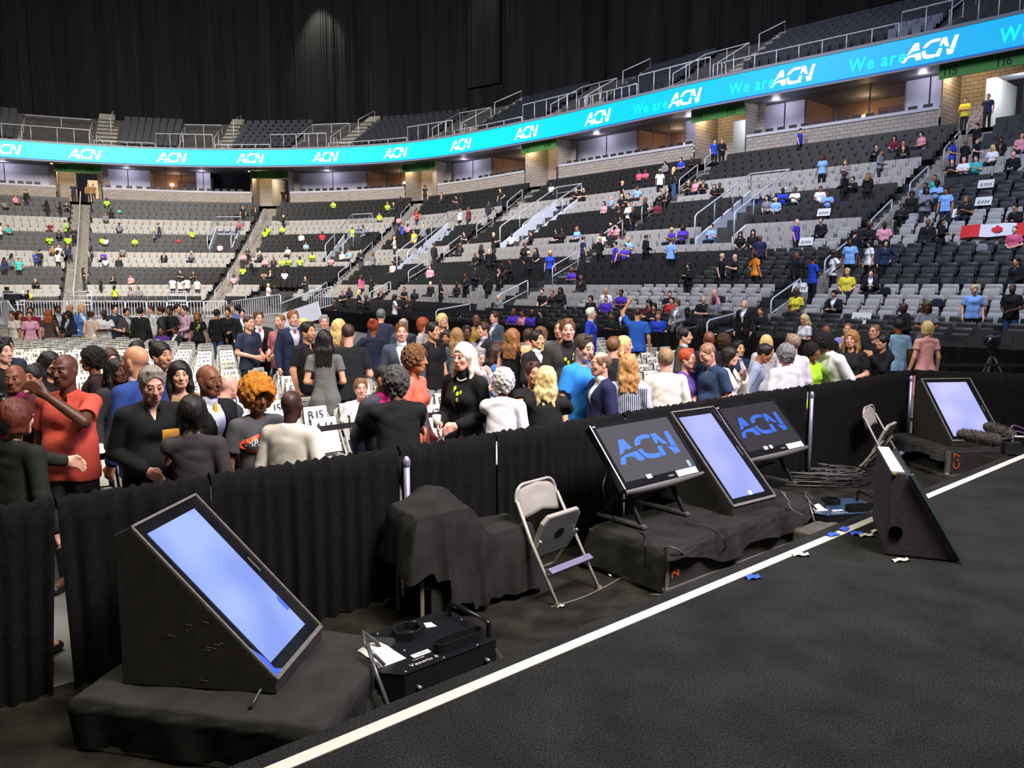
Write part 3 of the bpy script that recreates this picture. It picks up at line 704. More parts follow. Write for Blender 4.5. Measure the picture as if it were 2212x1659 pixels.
# vomitory boxes of the upper deck: rail cage, parapet, stair
for i, s in enumerate(AU):
    w = .115; H1 = 1.25
    root = empty('upper_entrance', rib(s, ZR1+.1, .1), 0, f'{ORDW[i]} upper deck entrance from the left with white rails and steps, above the ribbon', 'entrance')
    P0 = root.location; q = lambda ds, z, off: rib(s+ds, ZR1+.1+z, off)-P0
    mb = MB(); mb.tube([q(-2.1*w, 0, .1), q(-2.1*w, H1, .1), q(1.0*w, H1, .1), q(1.0*w, 0, .1)], .035, 6)
    for t in (-1.4, -.7, 0, .5): mb.tube([q(t*w, 0, .1), q(t*w, H1, .1)], .03, 6)
    mb.build('front_rail', M_RAIL, root, True)
    for sd in (-1, 1):
        a = w*.95*sd
        mb = MB(); mb.tube([q(a, .1, 1.0), q(a, 1.1, 1.0), q(a, 2.9, 4.4), q(a, 1.8, 4.4)], .035, 6); mb.tube([q(a, .9, 2.7), q(a, 2.0, 2.7)], .03, 6); mb.build('side_rail', M_RAIL, root, True)
        mb = MB(); mb.add([q(a, -.3, .6), q(a, .25, .6), q(a, 1.9, 4.4), q(a, -.3, 4.4), q(a*1.12, -.3, .6), q(a*1.12, .25, .6), q(a*1.12, 1.9, 4.4), q(a*1.12, -.3, 4.4)],
            [(0, 1, 2, 3), (7, 6, 5, 4), (1, 5, 6, 2), (0, 4, 5, 1)]); mb.build('parapet', M_CONC, root)
    mb = MB(); mb.tube([q(-w*.95, 1.8, 4.4), q(-w*.95, 2.9, 4.4), q(w*.95, 2.9, 4.4), q(w*.95, 1.8, 4.4)], .035, 6); mb.tube([q(0, 1.8, 4.4), q(0, 2.9, 4.4)], .03, 6); mb.build('top_rail', M_RAIL, root, True)
    mb = MB(); mb.add([q(-w, 0, 4.2), q(w, 0, 4.2), q(w, 1.9, 4.2), q(-w, 1.9, 4.2)], [(0, 1, 2, 3)]); mb.build('back_panel', M_CONC, root)
    mb = MB(); mb.add([q(-w*.6, .15, 3.9), q(w*.4, .15, 3.9), q(w*.4, .85, 3.9), q(-w*.6, .85, 3.9)], [(0, 1, 2, 3)]); mb.build('white_panel', mat('panel_white', (.5, .5, .55), rough=.6), root)
    mb = MB()
    for j in range(10):
        z0 = .47*j*.5+.3; o0 = 1+.4*j; mb.add([q(w*1.12, z0-.5, o0), q(w*1.9, z0-.5, o0), q(w*1.9, z0, o0), q(w*1.12, z0, o0), q(w*1.9, z0, o0+.4), q(w*1.12, z0, o0+.4)], [(0, 1, 2, 3), (3, 2, 4, 5)])
    for j in range(10, 20):
        z0 = .47*j*.5+.3; o0 = 1+.4*j; mb.add([q(w*1.12, z0-.5, o0), q(w*1.7, z0-.5, o0), q(w*1.7, z0, o0), q(w*1.12, z0, o0), q(w*1.7, z0, o0+.4), q(w*1.12, z0, o0+.4)], [(0, 1, 2, 3), (3, 2, 4, 5)]) if j < 17 else None
    mb.build('steps', M_CONC, root)
    mb = MB(); mb.tube([q(w*1.2, .2, .8), q(w*1.2, 1.0, .8), q(w*1.2, 1.0, 1.2), q(w*1.5, .1, .5)], .03, 6); mb.build('stair_rail', M_RAIL, root, True); mb = MB(); mb.tube([q(w*1.65, 1.6, 3.6), q(w*1.65, 3.0, 3.6), q(w*1.65, 4.4, 6.6), q(w*1.65, 3.2, 6.6)], .035, 6); mb.build('stair_rail', M_RAIL, root, True)
# black drapes behind the upper deck
def drape_mesh(sa, sb, n, z0, z1, off, amp, seed, zs=9):
    r = random.Random(seed); qs = np.linspace(sa, sb, n); ph = np.cumsum([r.uniform(.5, 1.5) for _ in qs]); am = [r.uniform(.15, 1) for _ in qs]; rows = []
    for z in np.linspace(z0, z1, zs):
        u = (z-z0)/(z1-z0); rows.append([rib(s, z, off+amp*am[i]*math.sin(ph[i]*1.9+.3*math.sin(z*.3+i*.02))*(1-.2*u)) for i, s in enumerate(qs)])
    mb = MB(); mb.grid(rows); return mb
M_DRAPE = mat('black_velour_high', (.009, .0085, .009), rough=.95, noise=.4, nscale=.7, spec=.05, stretch=(1, 1, .05))
cuts = [.02, .9, 1.7, 2.5, 3.25, 4.05, 4.85, 5.65, 6.45, 7.9]
for i in range(len(cuts)-1):
    mb = drape_mesh(cuts[i], cuts[i+1]+.01, 260, 16.9, 36, 7.6, .28, i, 9)
    tag(mb.build('stage_drape', M_DRAPE, smooth=True), f'{ORDW[i]} tall black pleated drape from the left behind the upper deck', 'curtain')
mb = drape_mesh(3.1, 3.3, 30, 20, 36, 7.1, .3, 77); tag(mb.build('stage_drape', M_DRAPE, smooth=True), 'narrow bunched black drape with light catching its folds above the centre of the ribbon', 'curtain')
# lamp that grazes the drape near the top of the frame
p = rib(2.22, 30.6, 5.7); q = rib(2.26, 22, 7.6)
spot('drape_light', p, q, 9000, 62, (.95, .95, .8), .6, .15)
spot('drape_light', rib(3.25, 31.5, 5.4), rib(3.22, 20, 7.5), 2200, 60, (1, .95, .85), .8, .15)
# ---------------------------------------------------------------- suites, brick walls, portals
mbk = bpy.data.materials.new('block_wall'); mbk.use_nodes = True; nt = mbk.node_tree; bs = nt.nodes['Principled BSDF']; bs.inputs['Roughness'].default_value = .85
uv = nt.nodes.new('ShaderNodeUVMap'); br = nt.nodes.new('ShaderNodeTexBrick'); br.inputs['Scale'].default_value = 1; br.inputs['Color1'].default_value = (.34, .29, .25, 1); br.inputs['Color2'].default_value = (.27, .235, .21, 1)
br.inputs['Mortar'].default_value = (.09, .08, .075, 1); br.inputs['Mortar Size'].default_value = .012; br.inputs['Brick Width'].default_value = .4; br.inputs['Row Height'].default_value = .2
nt.links.new(uv.outputs[0], br.inputs[0]); nt.links.new(br.outputs[0], bs.inputs['Base Color'])
ZB0, ZB1, ZC = 9.55, 10.95, 12.95
def wall_strip(name, pts, z0, z1, m, parent=None, kind=None, thick=None):
    """vertical strip with metric uv; pts: list of (x, y)"""
    P = [Vector((p[0], p[1], 0)) for p in pts]; L = [0]
    for i in range(1, len(P)): L.append(L[-1]+(P[i]-P[i-1]).length)
    V = []; Fc = []; uvs = []
    for i, p in enumerate(P): V += [(p.x, p.y, z0), (p.x, p.y, z1)]
    for i in range(len(P)-1): Fc.append((2*i, 2*i+2, 2*i+3, 2*i+1)); uvs += [(L[i], z0), (L[i+1], z0), (L[i+1], z1), (L[i], z1)]
    me = mesh_from(name, V, Fc, m); ul = me.uv_layers.new(name='UVMap'); ul.data.foreach_set('uv', [c for u in uvs for c in u])
    o = link(name, me, parent)
    if kind: o['kind'] = kind
    return o
def bk(s, off=0): p = crom(Bp, s)[0]; n = bnorm(s)[0]; return (p[0]+n[0]*off, p[1]+n[1]*off)
def pg(i): p = crom(Bp, [i-.01, i+.01]); return .02/np.linalg.norm(p[1]-p[0])   # s per metre
M_CAP = mat('parapet_cap', (.42, .40, .44), rough=.6)
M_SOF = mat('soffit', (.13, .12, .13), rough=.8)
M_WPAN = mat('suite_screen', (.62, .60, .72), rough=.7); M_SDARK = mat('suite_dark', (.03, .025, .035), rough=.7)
M_WARM = mat('suite_wall', (.33, .2, .12), rough=.7); M_GLASS = mat('suite_glass', (.5, .5, .55), rough=.1, alpha=.12)
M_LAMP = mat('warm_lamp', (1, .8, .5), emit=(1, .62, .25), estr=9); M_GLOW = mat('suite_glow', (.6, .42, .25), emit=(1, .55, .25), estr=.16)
M_SIGN = mat('green_sign', (.05, .20, .035), rough=.7); M_GREY = mat('frame_grey', (.2, .2, .22), rough=.5)
M_DOORL = mat('daylight_door', (.8, .85, 1), emit=(.55, .75, 1), estr=1.6)
PW = 1.75; wn = 0
for sec in range(0, 8):
    a = max(sec+pg(max(sec, .5))*(PW+.1) if sec > 0 else .05, .05); c = min(sec+1-pg(min(sec+1, 7))*(PW+.1) if sec < 7 else 7.6, 7.6)
    qs = np.linspace(a, c, 22)
    wn += 1
    w = wall_strip(f'wall_parapet', [bk(q) for q in qs], ZB0-.3, ZB1-.14, mbk, kind='structure')
    mb = MB(); mb.grid([[(*bk(q, -.06), ZB1-.16) for q in qs], [(*bk(q, -.06), ZB1) for q in qs], [(*bk(q, .3), ZB1) for q in qs]]); mb.build('cap', M_CAP, w)
    mb = MB(); mb.grid([[(*bk(q, .2), ZB1-.5) for q in qs], [(*bk(q, 2.6), ZB1-.5) for q in qs]]); mb.build('suite_floor', M_SDARK, w)
    # suites
    lay = {0: [(.0, .62, 'o'), (.62, 1, 'w')], 1: [(.0, .26, 'w'), (.26, .56, 'o'), (.56, .66, 'w'), (.66, 1, 'd')], 2: [(0, .56, 'w'), (.56, 1, 'o')], 3: [(0, .42, 'w'), (.42, .82, 'o'), (.82, 1, 'w')],
           4: [(0, .48, 'w'), (.48, .82, 'o'), (.82, 1, 'w')], 5: [(0, .24, 'w'), (.24, .77, 'o'), (.77, 1, 'w')], 6: [(0, .3, 'b'), (.3, .7, 'o'), (.7, 1, 'w')], 7: [(0, 1, 'w')]}[sec]
    for f0, f1, ty in lay:
        u0, u1 = a+(c-a)*f0, a+(c-a)*f1; vs = np.linspace(u0, u1, 7); wn += 1
        if ty in 'wb':
            o = wall_strip('wall_suite', [bk(q, 2.0) for q in vs], ZB1-.5, ZC, M_WPAN if ty == 'w' else mat('suite_blue', (.02, .025, .12), rough=.6), kind='structure')
            if ty == 'w': pl = bpy.data.lights.new('panel_fill_lamp', 'POINT'); pl.energy = 38; pl.color = (.85, .82, 1); pl.shadow_soft_size = .2; lo_ = bpy.data.objects.new('panel_fill_lamp', pl); COL.objects.link(lo_); lo_.location = (*bk((u0+u1)/2, .9), ZC-.25)  # added fill light that brightens the otherwise unlit white suite panels
            mb = MB(); q = (u0+u1)/2; mb.beam((*bk(q, 1.97), ZB1-.5), (*bk(q, 1.97), ZC), .05, .05); mb.build('seam', M_SDARK, o)
        elif ty == 'd':
            wall_strip('wall_suite', [bk(q, 3.6) for q in vs], ZB1-.5, ZC, M_SDARK, kind='structure')
        else:
            o = wall_strip('window_suite', [bk(q, 2.0) for q in vs], ZB1-.2, ZC-.1, M_GLASS, kind='structure')
            rm = wall_strip('room', [bk(u0, 2.05), bk(u0, 5.5)]+[bk(q, 5.5) for q in vs[1:-1]]+[bk(u1, 5.5), bk(u1, 2.05)], ZB1-.5, ZC, M_WARM, o)
            mb = MB(); mb.grid([[(*bk(q, 2.0), ZC-.02) for q in vs], [(*bk(q, 5.5), ZC-.02) for q in vs]]); mb.build('suite_ceiling', M_GLOW, o)
            mb = MB(); mb.add([(*bk(u0+(u1-u0)*f, 5.4), z) for f, z in ((.5, ZB1-.4), (.93, ZB1-.4), (.93, ZC-.5), (.5, ZC-.5))], [(0, 1, 2, 3)]); mb.build('dark_panel', mat('suite_brown', (.12, .04, .025), rough=.6), o)
            mb = MB()
            for q in np.linspace(u0, u1, 4): mb.beam((*bk(q, 1.97), ZB1-.5), (*bk(q, 1.97), ZC), .07, .07)
            mb.build('mullion', M_GREY, o)
            mb = MB(); cxy = bk(u0+(u1-u0)*.38, 5.2); mb.lathe([(0, .18), (.17, .12), (.2, 0), (.1, -.1), (0, -.12)], (cxy[0], cxy[1], ZC-.95), 10); mb.build('lamp', M_LAMP, o)
            mb = MB(); e = bk(u0+(u1-u0)*.2, 5.3); e2 = bk(u0+(u1-u0)*.36, 5.3); mb.add([(*e, ZB1-.4), (*e2, ZB1-.4), (*e2, ZB1+.1), (*e, ZB1+.1)], [(0, 1, 2, 3)]); mb.build('bar', mat('bar_glow', (.6, .4, .2), emit=(1, .75, .3), estr=1.6), o)
            pl = bpy.data.lights.new('suite_lamp', 'POINT'); pl.energy = 42; pl.color = (1, .68, .4); pl.shadow_soft_size = .3; lo_ = bpy.data.objects.new('suite_lamp', pl); COL.objects.link(lo_); lo_.location = (*bk((u0+u1)/2, 3.8), ZC-.5)
    # soffit
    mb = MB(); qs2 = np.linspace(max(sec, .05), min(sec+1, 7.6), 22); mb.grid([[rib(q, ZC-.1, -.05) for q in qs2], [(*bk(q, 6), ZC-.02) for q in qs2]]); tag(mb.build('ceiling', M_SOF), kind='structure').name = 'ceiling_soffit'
    # suite chairs along the parapet, downlights
    for q in np.arange(a+.02, c-.02, pg(sec+.5)*.72):
        f = (q-a)/(c-a); 
        x, y, zc = proj((*bk(q, .7), ZB1))
        if x < -20 or x > 2230 or (rng.random() < .12): continue
        mb = MB(); t = tang(np.array([q]))[0]; R = Matrix.Rotation(math.atan2(t[1], t[0]), 3, 'Z'); p = bk(q, .75)
        mb.box((0, 0, .17), (.5, .1, .42), R, .9); mb.box((0, -.2, -.1), (.5, .45, .12), R); ob = mb.build('suite_chair', M_SEATK, loc=(p[0], p[1], ZB1-.05), bevel=.03)
        tag(ob, f'black swivel seat behind the suite parapet {SEC_NAME[sec]}', 'seat', f'black suite seats {SEC_NAME[sec]}')
for i in range(1, 8):
    g = pg(i); W_ = PW; sl, sr = i-g*W_, i+g*W_
    nums = {1: ('109', '110'), 2: ('111', '112'), 3: ('112', '113'), 4: ('113', '114'), 5: ('114', '115'), 6: ('115', '116'), 7: ('116', '117')}[i]
    for sd, s_ in ((-1, sl), (1, sr)):
        pts = [bk(s_, -.02), bk(s_+sd*-0.0, 2.4)] if sd < 0 else [bk(s_, -.02), bk(s_, 2.4)]
        wall_strip('wall_portal', [bk(s_-sd*(-.0), -.02)]+[bk(s_, 2.4)], ZB0-.3, ZC, mbk, kind='structure')
        wall_strip('wall_portal', [bk(s_+sd*g*.55, 1.3), bk(s_, 1.3)], ZB0-.3, ZC, mbk, kind='structure')
    # back wall with a bright doorway
    wall_strip('wall_portal', [bk(sl, 2.4), bk(sl+g*1.15, 2.4)], ZB0-.3, ZC, mbk, kind='structure')
    wall_strip('wall_portal', [bk(sr-g*.5, 2.4), bk(sr, 2.4)], ZB0-.3, ZC, mbk, kind='structure')
    wall_strip('wall_portal', [bk(sl+g*1.15, 2.4), bk(sr-g*.5, 2.4)], ZC-.55, ZC, mbk, kind='structure')
    mb = MB(); mb.grid([[(*bk(sl, -.1), ZB0+.05), (*bk(sr, -.1), ZB0+.05)], [(*bk(sl, 8), ZB0+.05), (*bk(sr, 8), ZB0+.05)]]); tag(mb.build('floor', M_CONC), kind='structure').name = 'floor_portal'
    for s_ in (sl+g*.9, sr-g*.3): wall_strip('wall_passage', [bk(s_, 2.4), bk(s_, 8)], ZB0, ZC, mat('passage_wall', (.5, .47, .42), rough=.7), kind='structure')
    dm = M_DOORL if i >= 4 else mat('passage_warm', (.6, .5, .35), emit=(1, .72, .4), estr=.55)
    o = wall_strip('door_portal', [bk(sl+g*1.7, 7.9), bk(sr-g*.35, 7.9)], ZB0, ZC-.5, dm, kind='structure')
    pl = bpy.data.lights.new('passage_light', 'POINT'); pl.energy = 140 if i < 6 else 220; pl.color = (1, .85, .6) if i < 5 else (.75, .85, 1); pl.shadow_soft_size = .2; lo_ = bpy.data.objects.new('passage_light', pl); COL.objects.link(lo_); lo_.location = (*bk(i+g*.3, 4.5), ZC-.4)
    pl = bpy.data.lights.new('soffit_light', 'POINT'); pl.energy = 120; pl.color = (1, .72, .4); pl.shadow_soft_size = .08; lo_ = bpy.data.objects.new('soffit_light', pl); COL.objects.link(lo_); lo_.location = (*bk(sl+g*.5, .5), ZC-.35)
    mb = MB(); mb.lathe([(0, 0), (.09, 0), (.09, .06)], (*bk(sl-g*.3, .2), ZC-.12), 10); tag(mb.build('downlight', M_LAMP), f'{ORDW[i-1]} small warm downlight from the left under the ribbon', 'light')
    # sign
    sg = empty('section_sign', (0, 0, 0), 0, f'{ORDW[i-1]} green section sign from the left, reading {nums[0]} {nums[1]}', 'sign')
    A_ = Vector((*bk(sl-g*.1, -.35), ZC-.1)); B_ = Vector((*bk(sr+g*.1, -.35), ZC-.1)); u = (B_-A_).normalized(); Ls = (B_-A_).length; nn = Vector((-u.y, u.x, 0))
    mb = MB(); mb.prism([A_-Vector((0, 0, .72)), B_-Vector((0, 0, .72)), B_, A_], A_, A_+nn*.08); mb.build('board', M_SIGN, sg)
    for t_, x0 in ((nums[0], .12), (nums[1], Ls-1.25)):
        V, Fc, w_ = text2d(t_, .62, 0, .95); k_ = min(1, 1.15/w_); link('number', mesh_from('number', [A_+u*(x0+x*k_)+Vector((0, 0, z-.62))-nn*.012 for x, z in V], Fc, mat('sign_ink', (.004, .01, .004), rough=.8)), sg)
# ---------------------------------------------------------------- stair handrails, mid-bowl entrances, barricades
AN = {1: '109 110', 2: '111 112', 3: '112 113', 4: '113 114', 5: '114 115', 6: '115 116', 7: '116 117'}
def hand_rail(i, ka, kb, off=0, h=.95, label=''):
    P = []
    g = aisle_gap(i, ka)
    a = bpt(i+off*g, ka+.2); b_ = bpt(i+off*g, kb); n = 5
    root = empty('stair_handrail', a, 0, label, 'handrail'); z = Vector((0, 0, h)); A = Vector((0, 0, 0)); B_ = b_-a
    mb = MB(); d = (B_).normalized()*.12; mb.tube([A, A+z*.93, A+z+d, B_+z-d*.4, B_+z*.95, B_], .03, 7); mb.build('rail', M_RAIL, root, True)
    mb = MB(); mb.tube([A+z*.5, B_+z*.5], .024, 6); mb.build('middle_rail', M_RAIL, root, True)
for i in range(2, 8):
    starts = [1, 5, 9, 13, 17, 21, 24] if i >= 5 else [5, 9, 13, 17, 21]
    for n_, k in enumerate(starts):
        hand_rail(i, k, min(k+2.3, 26), 0, label=f'{ORDW[n_]} white handrail from the bottom of the {ORDW[i-1]} stair from the left')
# the long centre rail of the leftmost stair
a = bpt(1, 5.5); root = empty('stair_handrail', a, 0, 'long continuous pale centre handrail up the 109 110 stair', 'handrail')
mb = MB(); mb.tube([Vector((0, 0, 0))]+[bpt(1, k)+Vector((0, 0, .95))-a for k in np.linspace(5.5, 26, 12)], .05, 7); mb.build('rail', M_RAIL, root, True)
for k in range(8, 26, 3): mb = MB(); p = bpt(1, k)-a; mb.tube([p, p+Vector((0, 0, .95))], .03, 6); mb.build('post', M_RAIL, root, True)
M_PANEL = mat('pale_panel', (.62, .63, .70), rough=.6)
for j, (c, ka, kb, w) in enumerate(VOM):
    lab = ['between the 110 and 111 signs', 'between the 112 and 113 signs', 'left of the 113 114 stair', 'left of the 114 115 stair', 'left of the 115 116 stair'][j]
    base = bpt(c, ka); root = empty('stand_entrance', base, 0, f'{ORDW[j]} mid-stand entrance from the left with pale parapets and white rails', 'entrance')
    for sd in (-1, 1):
        A = bpt(c+sd*w, ka)-base; B_ = bpt(c+sd*w, kb+.6)-base; A2 = bpt(c+sd*w*.9, ka)-base; B2 = bpt(c+sd*w*.9, kb+.6)-base; up = Vector((0, 0, .55)); dn = Vector((0, 0, .7))
        mb = MB(); mb.add([A-dn, B_-dn, B_+up, A+up*.5, A2-dn, B2-dn, B2+up, A2+up*.5], [(0, 1, 2, 3), (7, 6, 5, 4), (3, 2, 6, 7), (0, 3, 7, 4), (1, 5, 6, 2)]); mb.build('parapet', M_PANEL, root)
        h = Vector((0, 0, 1.35)); mb = MB(); mb.tube([A, A+h*.95, A+h+(B_-A)*.03, B_+h, B_+up], .04, 7); 
        for t in (.33, .66): mb.tube([A+(B_-A)*t+up*.8, A+(B_-A)*t+h], .03, 6)
        mb.build('side_rail', M_RAIL, root, True)
    L_ = bpt(c-w, kb+.6)-base; R_ = bpt(c+w, kb+.6)-base; h = Vector((0, 0, 1.35))
    mb = MB(); mb.tube([L_, L_+h, R_+h, R_], .04, 7); mb.tube([L_+h*.7, R_+h*.7], .025, 6); mb.build('top_rail', M_RAIL, root, True)
    mb = MB(); z = Vector((0, 0, .2)); mb.add([L_+z*2, R_+z*2, R_-z*2.6, L_-z*2.6], [(0, 1, 2, 3)]); mb.build('header_panel', mat('header_blue', (.1, .13, .3), rough=.5), root)
    A = bpt(c-w*.9, ka)-base; B_ = bpt(c+w*.9, ka)-base; zl = Vector((0, 0, (L_.z)*.0-.1))
    L3 = Vector((L_.x, L_.y, A.z-.3)); R3 = Vector((R_.x, R_.y, A.z-.3)); mb = MB(); mb.add([A, B_, R3, L3], [(0, 1, 2, 3)]); mb.add([L3, R3, R_, L_], [(0, 1, 2, 3)]); mb.build('passage', mat('passage_pale', (.5, .54, .66), rough=.7), root)
# floor level ramp with slatted guard rails
def baluster_rail(A, B_, h, label, n=18, cat='barricade', name='guard_rail', group=None):
    A = Vector(A); B_ = Vector(B_); root = empty(name, A, 0, label, cat, group); D_ = B_-A; H_ = Vector((0, 0, h)); b0 = Vector((0, 0, .12))
    mb = MB(); mb.tube([Vector((0, 0, 0)), H_*.95, H_+D_*.02, H_+D_*.98, D_+H_*.95, D_], .035, 6); mb.tube([b0, D_+b0], .025, 6); mb.build('frame', M_RAIL, root, True)
    mb = MB()
    for i in range(1, n): p = D_*(i/n); mb.beam(p+b0, p+H_, .035, .02)
    mb.build('bars', M_RAIL, root); return root
p1 = at(497, 668, .4); p2 = at(592, 640, 1.1)
xs_ = np.linspace(0, 1, 2)
fr = lambda px, y, d, z: Vector((tuple(atd(px, y, d)[:2])+(z,)))
baluster_rail(fr(500, 660, 50, 0), fr(606, 640, 44, .5), 1.15, 'long slatted white guard rail sloping up left of the floor ramp', 22)
baluster_rail(fr(668, 640, 44, .6), fr(718, 640, 43, 1.0), 1.1, 'short slatted white guard rail on the right of the floor ramp', 10)
root = empty('ramp', fr(600, 640, 44, 0), 0, 'pale walled ramp leading from the floor into the lower stand', 'ramp'); P0 = root.location
mb = MB(); a = fr(605, 640, 42, .2)-P0; b_ = fr(690, 640, 41, .9)-P0; mb.beam(a, b_, .1, .9); mb.build('side_wall', M_PANEL, root)
mb = MB(); mb.tube([a+Vector((0, 0, .4)), a+Vector((0, 0, 1.0)), b_+Vector((0, 0, 1.1))], .04, 6); mb.build('rail', M_RAIL, root, True)
# steel barricades in front of the left stand
bx = [(3, 38), (40, 145), (147, 197), (200, 270), (272, 316), (318, 360), (362, 404), (406, 440), (442, 490)]
for i, (x0, x1) in enumerate(bx):
    A = fr(x0, 665, 52, 0); B_ = fr(x1, 665, 52, 0)
    baluster_rail(A, B_, 1.12, f'{ORDW[i]} slatted white crowd barricade from the left below the left stand', max(5, int((x1-x0)/6)), name='crowd_barricade')
for x0, x1 in ((146, 198), (362, 402), (6, 52)):
    A = fr(x0, 640, 54, .5); B_ = fr(x1, 640, 54, .5); r_ = empty('gate_rail', A, 0, f'white tubular gate above the barricades {"below the tall stair" if x0 == 146 else "below the numbered shirts" if x0 == 362 else "at the far left camera"}', 'railing')
    mb = MB(); D_ = B_-A; mb.tube([(0, 0, 0), (0, 0, 1.25), D_+Vector((0, 0, 1.25)), D_], .035, 6); mb.build('frame', M_RAIL, r_, True)
    mb = MB(); 
    for t in (.35, .65, .95): mb.tube([Vector((0, 0, t)), D_+Vector((0, 0, t))], .022, 6)
    mb.build('bars', M_RAIL, r_, True)
# black drape along the front of the right stand
def fold_curtain(pts, z0, z1, amp, wl, seed=0, nz=7, sag=0, puddle=0):
    r = random.Random(seed); P = [Vector((p[0], p[1], 0)) for p in pts]; L = [0]
    for i in range(1, len(P)): L.append(L[-1]+(P[i]-P[i-1]).length)
    n = max(8, int(L[-1]/(wl/7))); rows = []; ls = np.linspace(0, L[-1], n); ph = 0; phs = []; am = []; a_ = 1
    for i in range(n):
        ph += 2*PI/7*r.uniform(.55, 1.5); phs.append(ph)
        if i % 9 == 0: a_ = r.uniform(.35, 1.2)
        am.append(a_)
    am = np.convolve(am, np.ones(7)/7, 'same')
    def pos(l):
        i = min(max(int(np.searchsorted(L, l))-1, 0), len(P)-2); t = (l-L[i])/(L[i+1]-L[i]); d = (P[i+1]-P[i]).normalized(); return P[i]+(P[i+1]-P[i])*t, Vector((d.y, -d.x, 0))
    for j in range(nz):
        u = j/(nz-1); z = z1+(z0-z1)*u; k = .35+.75*u; row = []
        for i, l in enumerate(ls):
            p, nn = pos(l); row.append(p+nn*(amp*am[i]*k*math.sin(phs[i])+puddle*u*u)+Vector((0, 0, z+.006*math.sin(phs[i]*1.3+j))))
        rows.append(row)
    return rows, n
M_VEL = mat('black_velour', (.0075, .0072, .0075), rough=.95, spec=.08, noise=.3, nscale=30, bump=.2, bscale=160)
pts = [tuple(bowl(s, -.35)[0]) for s in np.linspace(3.75, 7.4, 24)]
cut = [0, 6, 12, 18, 23]
for i in range(4):
    rows, n = fold_curtain(pts[cut[i]:cut[i+1]+1], .0, .86, .05, .3, i); mb = MB(); mb.grid(rows)
    tag(mb.build('stand_skirt', M_VEL, smooth=True), f'{ORDW[i]} length from the left of black drape skirting the right stand', 'curtain')
# ---------------------------------------------------------------- stage, pit and curtain
U = Vector((.766, .643, 0)); Nv = Vector((-.643, .766, 0))   # along the stage edge, and from the stage towards the crowd
def un(a, n, z=0): return U*a+Nv*n+Vector((0, 0, z))
M_CARP = mat('stage_carpet', (.025, .025, .0235), rough=.95, noise=.3, nscale=3.5, bump=1.0, bscale=240, spec=.1)
_nt = M_CARP.node_tree; _b = _nt.nodes['Principled BSDF']; _n = _nt.nodes.new('ShaderNodeTexNoise'); _n.inputs['Scale'].default_value = 150; _n.inputs['Detail'].default_value = 2
_l = _b.inputs['Base Color'].links[0].from_socket; _m = _nt.nodes.new('ShaderNodeVectorMath'); _m.operation = 'SCALE'; _r = _nt.nodes.new('ShaderNodeMapRange')
_r.inputs[1].default_value = .35; _r.inputs[2].default_value = .68; _r.inputs[3].default_value = .3; _r.inputs[4].default_value = 2.0
_tc = _nt.nodes.new('ShaderNodeTexCoord'); _nt.links.new(_tc.outputs['Object'], _n.inputs['Vector']); _nt.links.new(_n.outputs['Fac'], _r.inputs[0]); _nt.links.new(_l, _m.inputs[0]); _nt.links.new(_r.outputs[0], _m.inputs['Scale']); _nt.links.new(_m.outputs[0], _b.inputs['Base Color'])
M_PIT = mat('pit_carpet', (.021, .018, .0135), rough=.95, noise=.6, nscale=5, bump=.8, bscale=200, spec=.1)
M_TAPE = mat('white_tape', (.62, .60, .50), rough=.6); M_BTAPE = mat('blue_tape', (.03, .10, .62), rough=.6)
nE = 2.36+.11
nl = lambda a: 2.378+.0134*(a-.978)
mb = MB(); mb.prism([un(-9, nl(-9)+.11, 0), un(-9, -5, 0), un(16, -5, 0), un(16, nl(16)+.11, 0)], (0, 0, 0), (0, 0, .6)); tag(mb.build('floor', M_CARP), kind='structure').name = 'floor_stage'
mb = MB(); mb.prism([un(-9, nl(-9)-.03, .6), un(16, nl(16)-.03, .6), un(16, nl(16)+.028, .6), un(-9, nl(-9)+.028, .6)], (0, 0, 0), (0, 0, .003)); tag(mb.build('edge_tape', M_TAPE), 'long straight white tape line along the edge of the dark stage', 'tape')
mb = MB(); mb.prism([un(-9, nE-.001, 0), un(16, nE-.001, 0), un(16, 4.75, 0), un(-9, 4.75, 0)], (0, 0, 0), (0, 0, .006)); tag(mb.build('floor', M_PIT), kind='structure').name = 'floor_pit'
def scrap(px, py, w, h, yaw, m, label, cat='tape', z=.604, curl=.012):
    p = at(px, py, z); mb = MB(); R = Rz(yaw); rows = []
    for i in range(5): rows.append([Vector(p)+R @ Vector((-w/2+w*j/6, -h/2+h*i/4, curl*abs(math.sin(j*.9+i*.5)))) for j in range(7)])
    mb.grid(rows); o = mb.build('tape_scrap' if cat == 'tape' else 'paper_scrap', m, None, True); tag(o, label, cat)
scrap(1627, 1248, .09, .05, .3, M_BTAPE, 'blue tape scrap lying on the stage carpet away from the line'); scrap(1800, 1156, .1, .05, .5, M_BTAPE, 'blue tape scrap on the pit side of the white line')
scrap(1824, 1144, .1, .05, .9, M_BTAPE, 'blue tape piece crossing the white line'); scrap(1850, 1153, .1, .05, .2, M_BTAPE, 'blue tape piece just inside the white line'); scrap(1871, 1157, .1, .05, .1, M_TAPE, 'white tape scrap right next to the blue tape')
scrap(1893, 1148, .1, .035, .4, M_TAPE, 'white tape scrap touching the upright wedge monitor'); scrap(1946, 1211, .11, .04, .2, M_TAPE, 'white tape scrap in front of the upright wedge monitor'); scrap(1730, 1199, .1, .05, .0, M_TAPE, 'torn white tape flap sticking out of the edge line')
scrap(1212, 1310, .05, .03, .2, M_TAPE, 'tiny white scrap on the pit floor by the folding chair foot', z=.012); scrap(1320, 1242, .06, .04, .8, M_TAPE, 'small pale paper scrap under the long draped riser', 'paper', z=.012)
